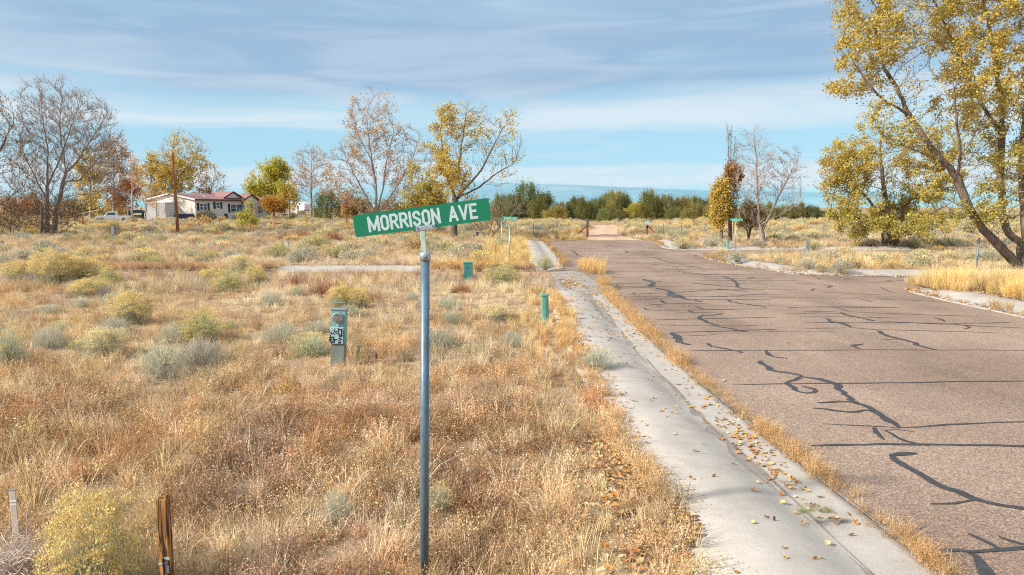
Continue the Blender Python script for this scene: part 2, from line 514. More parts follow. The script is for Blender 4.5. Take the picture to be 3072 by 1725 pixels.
tag(link('ground', me), kind='structure')

# --- dirt track beyond the end of the asphalt
M_DIRT = noisy('dirt', [(0.3, (0.42, 0.255, 0.16)), (0.55, (0.60, 0.41, 0.27)), (0.75, (0.70, 0.51, 0.36))], 0.9, 0.95, 8, 0.02, 18, fine=(30, 0.25))
tl, trr = TRACK[:6], TRACK[:5:-1]
V = []; F = []
for i in range(6):
    (ax, ay), (bx, by) = tl[i], trr[i]
    for k in range(9):
        f = k / 8; x = ax + (bx - ax) * f; y = ay + (by - ay) * f
        rut = -0.05 * (math.exp(-((f - .24) / .1) ** 2) + math.exp(-((f - .76) / .1) ** 2)) + 0.02
        V.append((x, y, float((H(x, y) + 0.02 + rut) * sstep(51.5, 58, y) + .012 * (1 - sstep(51.5, 58, y)))))
for i in range(5):
    for k in range(8):
        b = i * 9 + k; F.append((b, b + 1, b + 10, b + 9))
tag(link('dirt_track', npmesh('dirt_track', np.array(V), np.array(F), mats=[M_DIRT], smooth=True)), kind='structure')


# --- asphalt
def asphalt():
    m = mat('asphalt', (0.3, 0.24, 0.2), 0.92, 0, 0.25); t = m.node_tree; b = t.nodes['Principled BSDF']; n = t.nodes; l = t.links
    c = n.new('ShaderNodeTexCoord')
    def noise(s, d, r=0.6, sc=None):
        x = n.new('ShaderNodeTexNoise'); x.inputs['Scale'].default_value = s; x.inputs['Detail'].default_value = d; x.inputs['Roughness'].default_value = r
        if sc:
            mp = n.new('ShaderNodeMapping'); mp.inputs['Scale'].default_value = sc; l.new(c.outputs['Object'], mp.inputs[0]); l.new(mp.outputs[0], x.inputs['Vector'])
        else:
            l.new(c.outputs['Object'], x.inputs['Vector'])
        return x.outputs[0]
    big = noise(0.35, 5); r1 = n.new('ShaderNodeValToRGB')
    r1.color_ramp.elements[0].position = 0.3; r1.color_ramp.elements[0].color = (0.255, 0.180, 0.138, 1)
    r1.color_ramp.elements[1].position = 0.7; r1.color_ramp.elements[1].color = (0.385, 0.285, 0.22, 1)
    l.new(big, r1.inputs[0])
    v = n.new('ShaderNodeTexVoronoi'); v.inputs['Scale'].default_value = 80; l.new(c.outputs['Object'], v.inputs['Vector'])
    sp = n.new('ShaderNodeSeparateColor'); l.new(v.outputs['Color'], sp.inputs[0])
    r2 = n.new('ShaderNodeValToRGB'); e = r2.color_ramp.elements; e[0].position = 0.0; e[0].color = (0.5, 0.5, 0.54, 1); e[1].position = 1; e[1].color = (1.6, 1.52, 1.36, 1)
    x = e.new(0.28); x.color = (0.72, 0.72, 0.74, 1); x = e.new(0.8); x.color = (1.15, 1.12, 1.08, 1)
    l.new(sp.outputs[0], r2.inputs[0])
    mx = n.new('ShaderNodeMix'); mx.data_type = 'RGBA'; mx.blend_type = 'MULTIPLY'; mx.inputs[0].default_value = 1
    l.new(r1.outputs[0], mx.inputs[6]); l.new(r2.outputs[0], mx.inputs[7])
    # darker worn lanes and stains, drawn out along the road
    st = noise(0.5, 4, 0.6, (1.0, 0.18, 1)); r3 = n.new('ShaderNodeMapRange'); r3.inputs[1].default_value = 0.45; r3.inputs[2].default_value = 0.75; r3.inputs[3].default_value = 1.06; r3.inputs[4].default_value = 0.74
    l.new(st, r3.inputs[0]); m2 = n.new('ShaderNodeVectorMath'); m2.operation = 'SCALE'; l.new(mx.outputs[2], m2.inputs[0]); l.new(r3.outputs[0], m2.inputs['Scale'])
    l.new(m2.outputs[0], b.inputs['Base Color'])
    bp = n.new('ShaderNodeBump'); bp.inputs['Strength'].default_value = 0.8; bp.inputs['Distance'].default_value = 0.006
    l.new(v.outputs['Distance'], bp.inputs['Height']); l.new(bp.outputs[0], b.inputs['Normal'])
    return m


M_ASPH = asphalt()
# fine triangulated sheet with a little crown and unevenness
def sheet(name, poly, zf, m, kind='structure', parent=None):
    tri = tessellate_polygon([[Vector((x, y, 0)) for x, y in poly]])
    V = np.array([(x, y, zf(x, y)) for x, y in poly]); o = link(name, npmesh(name, V, None, np.array(tri), mats=[m]), parent)
    if kind: tag(o, kind=kind)
    return o


road = sheet('road', ROAD, lambda x, y: 0.0, M_ASPH)

# --- concrete pavement with rolled kerb and gutter, cast in slabs
def concrete():
    return noisy('concrete', [(0.25, (0.31, 0.275, 0.245)), (0.5, (0.42, 0.38, 0.335)), (0.75, (0.50, 0.455, 0.41))], 1.6, 0.9, 9, 0.0035, 60, fine=(70, 0.16), nrough=0.7)


M_CONC = concrete()


def resample(line, step):
    pts = [Vector((a, b, 0)) for a, b in line]; out = [pts[0].copy()]; seglen = [(pts[i + 1] - pts[i]).length for i in range(len(pts) - 1)]
    tot = sum(seglen); n = max(1, round(tot / step)); out = []
    for k in range(n + 1):
        d = tot * k / n; i = 0
        while i < len(seglen) - 1 and d > seglen[i]: d -= seglen[i]; i += 1
        out.append(pts[i].lerp(pts[i + 1], min(1, d / max(seglen[i], 1e-9))))
    return out


def smooth_line(l, it=2):
    for _ in range(it):
        q = [l[0]]
        for a, b in zip(l[:-1], l[1:]):
            q += [(a[0] * .75 + b[0] * .25, a[1] * .75 + b[1] * .25), (a[0] * .25 + b[0] * .75, a[1] * .25 + b[1] * .75)]
        q.append(l[-1]); l = q
    return l


def pavement(name, line, side, width, slab=1.5, near=None):
    """Slabs along a kerb line; profile runs from the asphalt edge outwards: gutter, rolled kerb, walk."""
    prof = [(-0.01, -0.06), (-0.01, 0.010), (0.12, 0.006), (0.40, -0.005), (0.50, -0.003), (0.56, 0.006), (0.64, 0.028), (0.73, 0.058), (0.82, 0.084), (0.91, 0.102), (1.00, 0.112), (1.10, 0.117), (width, 0.134), (width + 0.01, -0.06)]
    root = empty(name, (0, 0, 0), kind='structure')
    pts = resample(smooth_line(line, 1), slab / 4); n = len(pts)
    nor = []
    for i in range(n):
        d = (pts[min(i + 1, n - 1)] - pts[max(i - 1, 0)]).normalized(); nor.append(Vector((-d.y, d.x, 0)) * side)
    k = 4; i = 0; q = 0
    while i < n - 1:
        j = min(i + k, n - 1); c = (pts[i] + pts[j]) / 2
        if near and not near(c): i = j; continue
        V = []; F = []; dz = rnd.uniform(-.002, .002); tl_ = rnd.uniform(-.0015, .0015)
        rows = list(range(i, j + 1)); ln = len(prof)
        for r_, a in enumerate(rows):
            p = pts[a].copy()
            if a == i and i > 0: p += (pts[a + 1] - pts[a]).normalized() * 0.0022
            if a == j and j < n - 1: p -= (pts[a] - pts[a - 1]).normalized() * 0.0022
            for (u, z) in prof:
                w = p + nor[a] * u; V.append((w.x, w.y, z + (dz if z > 0 else 0) + tl_ * r_))
        for r_ in range(len(rows) - 1):
            for s_ in range(ln - 1):
                b = r_ * ln + s_; F.append((b, b + 1, b + ln + 1, b + ln) if side < 0 else (b, b + ln, b + ln + 1, b + 1))
        F3 = []
        for off, rev in ((0, False), ((len(rows) - 1) * ln, True)):
            bb = len(V)
            for s_ in range(ln): x_, y_, _z = V[off + s_]; V.append((x_, y_, _z)); V.append((x_, y_, -0.12))
            for s_ in range(ln - 1):
                b0 = bb + s_ * 2; F3.append((b0, b0 + 2, b0 + 3)); F3.append((b0, b0 + 3, b0 + 1))
        me = npmesh('slab', np.array(V), np.array(F), np.array(F3), mats=[M_CONC], smooth=True)
        link('slab', me, root)
        i = j; q += 1
    return root


pavement('pavement', E_LEFT, 1, 1.75, 1.5)
pavement('pavement', E_LN, 1, 1.55, 1.5, near=lambda c: c.x > -22)
pavement('pavement', E_RS, -1, 1.7, 1.5, near=lambda c: c.x < 30)
pavement('pavement', E_RM, -1, 1.35, 1.5, near=lambda c: c.x < 30)
pavement('pavement', E_RN, -1, 1.3, 1.5, near=lambda c: c.x < 24)
# concrete pan across the mouth of the left side street
pan = [(1.25, 19.62), (2.70, 19.62), (2.86, 22.2), (2.70, 25.8), (2.45, 26.9), (1.5, 26.6), (1.45, 22.5)]
M_CONCD = noisy('concrete_old', [(0.3, (0.26, 0.23, 0.205)), (0.7, (0.38, 0.345, 0.31))], 2.0, 0.92, 8, 0.004, 50, fine=(60, 0.2))
sheet('gutter_pan', pan, lambda x, y: 0.006, M_CONCD)

# --- black sealant run along the cracks of the asphalt
M_TAR = noisy('tar', [(0.3, (0.030, 0.030, 0.034)), (0.7, (0.062, 0.060, 0.064))], 14, 0.6, 4, 0.002, 60, spec=0.5)
A_ = lambda p: (p[0] * 1.19255, p[1] * 1.19255)
B_ = lambda p: (1500 + p[0] / 2.8925, 700 + p[1] / 2.8925)
C_ = lambda p: (2400 + p[0] / 3.6146, 650 + p[1] / 3.6146)
TAR = [
 (A_, .085, [(1925, 882), (1932, 893), (1950, 900), (1977, 903)]), (A_, .10, [(1915, 908), (1925, 925), (1950, 935), (1985, 940), (2020, 947), (2060, 955), (2095, 965), (2110, 985), (2150, 1010), (2185, 1030), (2220, 1050), (2262, 1076)]),
 (A_, .035, [(2262, 1076), (2310, 1074), (2400, 1067), (2500, 1063), (2640, 1060)]), (A_, .07, [(2010, 945), (1990, 960), (1975, 965), (2010, 985), (2045, 990), (2052, 980), (2015, 970)]),
 (A_, .05, [(2050, 1012), (2110, 1010), (2150, 1013), (2180, 1025)]), (A_, .05, [(2180, 1030), (2150, 1036), (2100, 1033), (2045, 1028)]),
 (A_, .09, [(2197, 1076), (2202, 1090), (2212, 1106)]), (A_, .07, [(2225, 1083), (2250, 1100), (2290, 1115), (2335, 1121)]), (A_, .03, [(2225, 1083), (2260, 1080), (2300, 1087)]),
 (A_, .045, [(2040, 1122), (2150, 1121), (2300, 1117), (2640, 1123)]), (A_, .085, [(2310, 1138), (2275, 1140), (2246, 1146), (2270, 1168), (2300, 1190), (2350, 1215), (2400, 1235), (2440, 1252), (2500, 1268), (2640, 1290)]),
 (A_, .04, [(2340, 1268), (2400, 1264), (2450, 1258)]), (A_, .045, [(2315, 1393), (2400, 1388), (2480, 1382), (2640, 1374)]), (A_, .06, [(2450, 1345), (2480, 1360), (2508, 1380)]), (A_, .08, [(2430, 1388), (2470, 1410), (2490, 1450), (2500, 1480)]),
 (A_, .05, [(2515, 1350), (2550, 1362), (2640, 1385)]), (A_, .035, [(1840, 967), (1960, 966), (2100, 964), (2300, 962), (2640, 958)]), (A_, .03, [(1730, 882), (1900, 882), (2130, 881), (2300, 880), (2640, 882)]),
 (A_, .03, [(1640, 1050), (1660, 1052)]), (A_, .028, [(2070, 1066), (2150, 1071), (2262, 1076)]),
 (B_, .15, [(1480, 868), (1530, 885), (1570, 930), (1600, 958), (1650, 968)]), (B_, .04, [(1470, 862), (1800, 855), (2420, 832)]), (B_, .035, [(1800, 857), (1870, 868), (1940, 873)]), (B_, .03, [(1560, 892), (1700, 888), (1890, 876)]),
 (B_, .07, [(1795, 953), (1830, 978), (1900, 995), (2000, 1010), (2110, 1030)]), (B_, .05, [(2110, 1032), (2060, 1042)]),
 (B_, .14, [(1240, 398), (1290, 415), (1345, 440), (1300, 465), (1260, 470)]), (B_, .05, [(1300, 466), (1130, 475), (860, 470)]), (B_, .14, [(1355, 475), (1440, 495), (1470, 515), (1560, 540), (1610, 552)]), (B_, .05, [(1610, 550), (1800, 550), (1990, 548), (2314, 524)]),
 (B_, .06, [(1080, 573), (1300, 572), (1610, 553)]), (B_, .09, [(1380, 575), (1405, 592), (1420, 605), (1455, 608)]), (B_, .04, [(1250, 625), (1500, 610), (1700, 605), (1810, 612)]), (B_, .06, [(1355, 625), (1385, 638), (1425, 638)]),
 (B_, .12, [(1262, 652), (1285, 665), (1312, 668)]), (B_, .035, [(1312, 668), (1700, 665), (2314, 655)]), (B_, .08, [(1705, 635), (1750, 655)]), (B_, .09, [(1635, 668), (1660, 680), (1692, 686)]), (B_, .035, [(1530, 690), (1750, 688), (1920, 692)]),
 (B_, .09, [(1925, 697), (1860, 708), (1725, 722), (1750, 745), (1800, 765), (1850, 790), (1912, 798)]), (B_, .035, [(1335, 752), (1500, 748), (1725, 742), (2400, 728)]), (B_, .10, [(1935, 372), (2000, 392), (2040, 420), (2075, 442), (2045, 468), (2082, 472)]),
 (B_, .09, [(625, 150), (660, 175), (690, 198), (750, 208), (800, 215), (850, 240), (890, 243)]), (B_, .08, [(1325, 205), (1400, 230), (1480, 255), (1610, 277)]), (B_, .04, [(855, 436), (1050, 436), (1240, 434)]), (B_, .04, [(800, 385), (1000, 385), (1200, 378), (1300, 372), (1470, 368)]),
 (B_, .07, [(1390, 370), (1470, 371)]), (B_, .04, [(1100, 530), (1500, 515), (1900, 490), (2314, 470)]), (B_, .1, [(1095, 532), (1130, 534)]), (B_, .1, [(1150, 513), (1165, 522)]), (B_, .07, [(1085, 147), (1110, 160), (1090, 170)]), (B_, .03, [(500, 190), (900, 180), (1300, 195), (1860, 190)]),
 (B_, .03, [(1290, 265), (1540, 285), (1845, 318)]), (B_, .06, [(1310, 270), (1430, 275)]), (B_, .06, [(1480, 280), (1540, 288)]), (B_, .07, [(1755, 325), (1800, 330)]), (B_, .07, [(1880, 350), (1912, 354)]), (B_, .06, [(2130, 390), (2160, 388), (2212, 380)]), (B_, .04, [(1880, 293), (2100, 322)]),
 (B_, .05, [(990, 255), (1040, 262)]), (B_, .06, [(970, 336), (1000, 338)]), (B_, .06, [(1575, 358), (1610, 362)]), (B_, .03, [(900, 548), (1400, 545)]), (B_, .035, [(2120, 500), (2190, 502)]), (B_, .06, [(1370, 412), (1410, 420)]), (B_, .025, [(1440, 825), (1530, 820)]),
 (C_, .10, [(260, 1105), (330, 1130), (380, 1140), (460, 1155), (520, 1180), (560, 1202)]), (C_, .06, [(560, 1202), (640, 1212), (760, 1218), (850, 1240)]), (C_, .10, [(850, 1240), (960, 1290), (1100, 1335), (1250, 1375), (1340, 1410), (1470, 1445)]),
 (C_, .08, [(410, 1033), (520, 1070), (620, 1095), (760, 1122), (850, 1134)]), (C_, .04, [(850, 1134), (1300, 1155), (1740, 1178), (2100, 1195), (2429, 1208)]), (C_, .07, [(1430, 1095), (1490, 1105), (1530, 1118), (1568, 1137)]), (C_, .06, [(1650, 1160), (1760, 1175), (1830, 1195), (1855, 1208), (1780, 1215)]),
 (C_, .035, [(0, 1032), (200, 1030), (410, 1033)]), (C_, .06, [(400, 988), (460, 1005), (540, 1025), (640, 1038)]), (C_, .035, [(640, 1038), (1100, 1055), (1700, 1078), (2090, 1080)]), (C_, .035, [(0, 880), (300, 882), (640, 888)]), (C_, .06, [(640, 888), (700, 902), (790, 924)]),
 (C_, .06, [(860, 888), (900, 895), (1060, 897)]), (C_, .04, [(1060, 900), (1400, 915), (1640, 935)]), (C_, .035, [(0, 1215), (250, 1212), (500, 1208)]), (C_, .035, [(760, 1220), (1300, 1238), (1750, 1245), (2170, 1263)]), (C_, .03, [(0, 1087), (350, 1085), (700, 1090), (1100, 1101)]),
 (C_, .08, [(690, 1378), (600, 1385), (570, 1400), (620, 1410), (660, 1438)]), (C_, .04, [(850, 1335), (1060, 1332)]), (C_, .09, [(110, 800), (150, 780), (175, 782)]), (C_, .08, [(250, 738), (300, 745), (345, 756), (300, 770)]), (C_, .05, [(180, 678), (230, 670)]), (C_, .06, [(0, 634), (400, 640), (850, 650), (1500, 662)]),
 (C_, .035, [(240, 820), (600, 835), (930, 850)]), (C_, .07, [(470, 665), (560, 675)]), (C_, .07, [(940, 692), (1020, 700)]), (C_, .1, [(1220, 665), (1280, 672)]), (C_, .035, [(600, 712), (800, 720), (1100, 690), (1400, 684)]), (C_, .03, [(860, 765), (1020, 832)]),
]
_rg = random.Random(77)
for i in range(46):      # the many fine cross cracks of the farther road
    yy = 13 + 37 * (i + _rg.random()) / 46; x0 = _rg.uniform(2.9, 7); x1 = min(9.2 if yy > 26 else 11.4, x0 + _rg.uniform(1.2, 6)); q = [(x0 + (x1 - x0) * k / 4, yy + _rg.uniform(-.12, .12)) for k in range(5)]
    TAR.append((None, _rg.choice((.022, .03, .045)), q))
    if _rg.random() < .45:
        a = _rg.choice(q); TAR.append((None, _rg.uniform(.06, .12), [a, (a[0] + _rg.uniform(-.1, .5), a[1] - _rg.uniform(.2, .6)), (a[0] + _rg.uniform(.2, 1.1), a[1] - _rg.uniform(.6, 1.6))]))
nz = 0
for fn, w, pl in TAR:
    w3 = []
    for p in pl:
        g0 = gz0(*fn(p)) if fn else p; w3.append((g0[0], g0[1]))
    w3 = smooth_line(w3, 1)
    pts = resample(w3, 0.10 if w > .04 else 0.22); n = len(pts)
    if n < 3: continue
    Pn = np.array([tuple(p) for p in pts]); Pn[:, :2] += np.stack([(vn(np.arange(n) * .1, np.full(n, nz * 5.0 + q), .16, 6 + q) - .5) * w * 1.1 for q in (0, 1)], 1); d = np.gradient(Pn, axis=0); nn = np.stack([-d[:, 1], d[:, 0]], 1); nn /= np.linalg.norm(nn, axis=1, keepdims=True) + 1e-9
    s_ = np.arange(n) * .1; jit = (vn(s_, s_ * 0 + w * 100 + nz, .22, 3) - .5) * w * .8
    dep = Pn[:, 1]; scale = 1.0
    wl = w * scale * .5 * (0.35 + 1.3 * vn(s_, s_ * 0 + nz * 3.1, .18, 4)) * np.minimum(1, np.minimum(np.arange(n) + 1, n - np.arange(n)) / 2.5)
    wr = w * scale * .5 * (0.35 + 1.3 * vn(s_, s_ * 0 + nz * 7.3 + 9, .18, 5)) * np.minimum(1, np.minimum(np.arange(n) + 1, n - np.arange(n)) / 2.5)
    z0 = 0.004 + (nz % 7) * 0.0004
    A1 = np.c_[Pn[:, :2] + nn * (jit + wl)[:, None], np.full(n, z0)]; A2 = np.c_[Pn[:, :2] + nn * (jit - wr)[:, None], np.full(n, z0)]
    V = np.stack([A1, A2], 1).reshape(-1, 3); b = np.arange(n - 1) * 2
    link('crack_seal', npmesh('crack_seal', V, np.stack([b, b + 1, b + 3, b + 2], -1), mats=[M_TAR]), road); nz += 1

# silt and tyre-blackened dirt lying in the flow line of the near gutter
M_SILT = noisy('silt', [(0.3, (0.17, 0.135, 0.11)), (0.7, (0.33, 0.28, 0.23))], 6, 0.95, 6, 0.002, 40, fine=(60, .3))
M_STAIN = noisy('stained_concrete', [(0.3, (0.25, 0.215, 0.185)), (0.5, (0.31, 0.27, 0.235)), (0.7, (0.36, 0.32, 0.28))], 3, 0.92, 8, 0.003, 50, fine=(60, .2))
for u0, wd_, k_ in ((.485, .055, 1), (.02, .08, 3), (.53, .36, 5)):
    pts = resample(smooth_line(E_LEFT, 1), .07); n = len(pts); Pn = np.array([tuple(p) for p in pts]); d = np.gradient(Pn, axis=0); nn = np.stack([-d[:, 1], d[:, 0]], 1); nn /= np.linalg.norm(nn, axis=1, keepdims=True)
    a_ = np.arange(n) * .07; c_ = u0 + (vn(a_, a_ * 0, .9, k_) - .5) * .05; w_ = wd_ * np.clip((vn(a_, a_ * 0 + 9, .35, k_ + 1) * 1.1 + vn(a_, a_ * 0 + 5, 1.7, k_ + 2) * 1.0 - .75), .0, 1) * .5
    zf = lambda u: np.interp(u, [0, .12, .40, .50, .56, .64, .73, .82], [.010, .006, -.005, -.003, .006, .028, .058, .084]) + (.0025 if k_ == 5 else .0055)
    Q = 9; fr_ = np.linspace(-1, 1, Q); V = np.stack([np.c_[Pn[:, :2] + nn * (c_ + w_ * f_)[:, None], zf(c_ + w_ * f_) + .001] for f_ in fr_], 1).reshape(-1, 3); b = np.arange(n - 1) * Q
    F = np.concatenate([np.stack([b + q_, b + Q + q_, b + Q + q_ + 1, b + q_ + 1], -1) for q_ in range(Q - 1)])
    tag(link('gutter_silt', npmesh('gutter_silt', V, F, mats=[M_STAIN if k_ == 5 else M_SILT])), 'thin line of silt in the gutter of the near walk', kind='stuff')
# ================================================================== GRASS AND GROUND PLANTS
def tuft(seed, n, h, rad, width, spread, curve, hv=0.35, seeds=0, seed_size=0.012, cv=0.16, k=4):
    g = np.random.default_rng(seed)
    az = g.uniform(0, 2 * np.pi, n); r0 = rad * np.sqrt(g.random(n)) * .6
    base = np.stack([np.cos(az) * r0, np.sin(az) * r0, np.full(n, -.02)], 1)
    az2 = az + g.normal(0, .8, n); lean = np.abs(g.normal(0, spread, n)); hh = h * (1 - hv + g.random(n) * 2 * hv) * np.cos(np.minimum(lean, 1.1))
    t = np.linspace(0, 1, k)
    out = (np.tan(np.minimum(lean, 1.15)) * hh)[:, None] * (t[None] * .5 + .5 * t[None] ** 2) + (curve * g.random(n) * h)[:, None] * t[None] ** 3
    drop = (curve * g.random(n) * h * .45)[:, None] * t[None] ** 3
    Pt = base[:, None, :] + np.stack([np.cos(az2)[:, None] * out, np.sin(az2)[:, None] * out, hh[:, None] * t[None] - drop], -1)
    wd = width * np.array([1, .9, .65, .12][:k] if k == 4 else np.linspace(1, .15, k))[None] * (0.7 + .6 * g.random(n))[:, None]
    fa = g.uniform(0, np.pi, n); side = np.stack([np.cos(fa), np.sin(fa), np.zeros(n)], 1)
    A = Acc(); V, F = ribbons(Pt, wd, side)
    bc = 1 + g.normal(0, cv, (n, 1)) + np.concatenate([g.normal(0, .03, (n, 1)), np.zeros((n, 1)), g.normal(0, .05, (n, 1))], 1)
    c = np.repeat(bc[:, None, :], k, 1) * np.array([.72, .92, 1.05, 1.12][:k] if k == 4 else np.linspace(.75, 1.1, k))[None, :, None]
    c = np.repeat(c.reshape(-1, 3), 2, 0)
    A.add((V, F), np.clip(c, .2, 1.8))
    if seeds:
        i = g.integers(0, n, seeds); u = g.uniform(.35, 1.0, seeds)
        kk = u * (k - 1); a = np.minimum(kk.astype(int), k - 2); f = (kk - a)[:, None]
        C = Pt[i, a] * (1 - f) + Pt[i, a + 1] * f + g.normal(0, seed_size * 1.3, (seeds, 3))
        A.add(flakes(C, seed_size * g.uniform(.6, 1.5, seeds), .8, g), np.repeat(1 + g.normal(0, .22, (seeds, 1)), 3, 1) * np.array([1.05, 1.0, .92]))
    return A.mesh('grass_tuft', [M_GRASS])


def thatch(seed, n=60, rad=.2, ln=.14, w=.004, fl=40):
    g = np.random.default_rng(seed); C = np.stack([g.normal(0, rad * .6, n), g.normal(0, rad * .6, n), g.uniform(0, .05, n)], 1)
    az = g.uniform(0, 2 * np.pi, n); el = g.normal(0.1, .25, n); d = np.stack([np.cos(az) * np.cos(el), np.sin(az) * np.cos(el), np.sin(el)], 1) * (ln * g.uniform(.5, 1.4, n))[:, None]
    Pt = np.stack([C - d * .5, C + np.array([0, 0, .01]), C + d * .5], 1); Pt[:, :, 2] = np.maximum(Pt[:, :, 2], .003)
    side = np.stack([-np.sin(az), np.cos(az), np.zeros(n)], 1)
    A = Acc(); A.add(ribbons(Pt, np.full((n, 3), w), side), np.repeat(np.repeat(.95 + g.normal(0, .2, (n, 1)), 6, 0), 3, 1))
    C2 = np.stack([g.normal(0, rad * .7, fl), g.normal(0, rad * .7, fl), g.uniform(0, .07, fl)], 1)
    A.add(flakes(C2, g.uniform(.008, .022, fl), .8, g), np.repeat(.8 + g.normal(0, .25, (fl, 1)), 3, 1) * np.array([1.0, .88, .8]))
    return A.mesh('thatch', [M_GRASS])


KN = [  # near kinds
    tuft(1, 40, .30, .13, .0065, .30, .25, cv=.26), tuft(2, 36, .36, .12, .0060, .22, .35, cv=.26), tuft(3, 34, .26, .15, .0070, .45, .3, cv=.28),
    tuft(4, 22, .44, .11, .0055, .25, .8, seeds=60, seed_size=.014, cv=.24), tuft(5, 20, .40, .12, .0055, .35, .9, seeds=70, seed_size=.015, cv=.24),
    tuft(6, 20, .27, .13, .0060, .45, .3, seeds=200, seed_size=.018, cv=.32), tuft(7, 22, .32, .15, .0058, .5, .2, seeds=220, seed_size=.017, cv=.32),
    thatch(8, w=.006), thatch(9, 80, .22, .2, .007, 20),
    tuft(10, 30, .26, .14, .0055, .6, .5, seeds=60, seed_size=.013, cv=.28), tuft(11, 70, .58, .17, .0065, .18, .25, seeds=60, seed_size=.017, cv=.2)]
KF = [  # coarser kinds for farther off
    tuft(21, 26, .34, .24, .012, .30, .3, k=3), tuft(22, 22, .42, .24, .012, .35, .4, k=3, seeds=30, seed_size=.03), tuft(23, 16, .28, .26, .012, .5, .2, k=3, seeds=70, seed_size=.034, cv=.22),
    tuft(24, 34, .62, .26, .013, .16, .2, k=3, seeds=14, seed_size=.04), tuft(25, 14, .24, .34, .015, .7, .2, k=3, seeds=40, seed_size=.04)]

STRAW = np.array((.66, .49, .275)); PALE = np.array((.82, .69, .48)); RUST = np.array((.56, .31, .145)); MAUVE = np.array((.56, .44, .37)); GOLD = np.array((.82, .58, .21)); GREY = np.array((.50, .47, .33)); BROWN = np.array((.52, .345, .20))


def mixc(a, b, t):
    return a * (1 - t[:, None]) + b * t[:, None]


def field_tint(x, y, g=rng):
    n = len(x); c = np.repeat(STRAW[None], n, 0)
    near = 1 - sstep(7, 12, y)
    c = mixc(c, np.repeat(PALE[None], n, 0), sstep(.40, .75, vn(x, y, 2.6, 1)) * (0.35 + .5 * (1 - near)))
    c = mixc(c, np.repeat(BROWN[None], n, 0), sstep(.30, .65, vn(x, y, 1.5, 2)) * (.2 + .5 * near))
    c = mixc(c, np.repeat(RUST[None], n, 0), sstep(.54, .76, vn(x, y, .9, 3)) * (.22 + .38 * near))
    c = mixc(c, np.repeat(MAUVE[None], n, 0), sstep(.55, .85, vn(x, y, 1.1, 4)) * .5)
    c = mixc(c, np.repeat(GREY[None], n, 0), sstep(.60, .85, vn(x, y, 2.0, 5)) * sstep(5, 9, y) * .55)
    gold = np.exp(-((x - 0.75) / .5) ** 2) * (y < 19.4) * sstep(9, 13, y) * .55 + ((segdist(E_LN, x, y) < 4.0) & (y > 27)) * .8 * sstep(-6, -1, x) + ((x > 10) & (y < 24.5)) * 1.0 + ((x > 9) & (y > 24.5) & (y < 44)) * .45 * vn(x, y, 2.2, 6)
    c = mixc(c, np.repeat(GOLD[None], n, 0), np.clip(gold, 0, .85))
    k = np.clip(g.normal(1.0, .27, n), .45, 1.7)
    c = c * k[:, None] * (1 + g.normal(0, .04, (n, 3)))
    odd = g.random(n); c = np.where((odd < .07)[:, None], PALE * 1.12, c); c = np.where((odd > .955)[:, None], RUST * .9, c)
    return np.clip(c, .03, .95)


def sample(y0, y1, dens, side_margin=2.0, xlim=None):
    """Uniform points of the given density over the visible wedge between depths y0 and y1."""
    hw = .77 * y1 + side_margin; n = rng.poisson(dens * (y1 - y0) * 2 * hw); y = rng.uniform(y0, y1, n); x = rng.uniform(-hw, hw, n)
    k = np.abs(x) < .77 * y + side_margin
    if xlim: k &= (x > xlim[0]) & (x < xlim[1])
    x, y = x[k], y[k]; k = ~paved(x, y, 0.10 + 0) & ~inside(TRACK, x, y)
    return x[k], y[k]


PX, PY, PI_, PS, PT = [], [], [], [], []
def put(x, y, idx, s, tint, dst):
    dst.append((x, y, idx, s, tint))


near_, far_ = [], []
for (y0, y1, dn) in ((2.3, 6, 120), (6, 10, 85), (10, 15, 55), (15, 21, 32)):
    x, y = sample(y0, y1, dn); n = len(x)
    clump = vn(x, y, .7, 0); k = rng.random(n) < .65 + .5 * clump; x, y = x[k], y[k]; n = len(x)
    w = np.array([14, 12, 12, 10, 8, 12, 12, 7, 6, 8, 1.2]); w = w / w.sum(); idx = rng.choice(len(KN), n, p=w)
    weedy = sstep(.45, .7, vn(x, y, 1.5, 2)); sw = rng.random(n) < weedy * .6; idx = np.where(sw, rng.choice([5, 6, 9], n), idx)
    edge = (np.abs(x - .75) < .45) & (y > 9) & (y < 19.4) & (rng.random(n) < .3); idx = np.where(edge, 10, idx); tight = (x > .55) & (x < 1.3) & (y < 19.4)
    s = rng.uniform(.45, .92, n) * (1 + .5 * (vn(x, y, 1.2, 6) - .5)) * np.where(y < 8, .95, .80)
    s = np.where(idx == 10, s * .8, s); s = np.where(tight, s * .68, s)
    right = (x > 12.5) & (y < 22); idx = np.where(right & (rng.random(n) < .8), 10, idx); s = np.where(right, s * .9, s)
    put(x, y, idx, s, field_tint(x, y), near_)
for (y0, y1, dn, sc) in ((21, 34, 14, 1.0), (34, 56, 7, 1.3), (56, 90, 3.0, 1.7), (90, 150, 1.1, 2.3)):
    x, y = sample(y0, y1, dn, 4); n = len(x)
    idx = rng.choice(5, n, p=[.33, .22, .2, .05, .2]); gold = ((x > 12.8) & (y < 25)) | ((segdist(E_LN, x, y) < 4.2) & (y > 27.5) & (x > -5)) | (((vn(x, y, 2.2, 6)) > .62) & (x > 9) & (y < 45))
    idx = np.where(gold & (rng.random(n) < .6), 3, idx)
    s = rng.uniform(.6, 1.0, n) * sc ** .7 * np.where(idx == 3, .75 / sc ** .3, .8)
    put(x, y, idx, s, field_tint(x, y), far_)
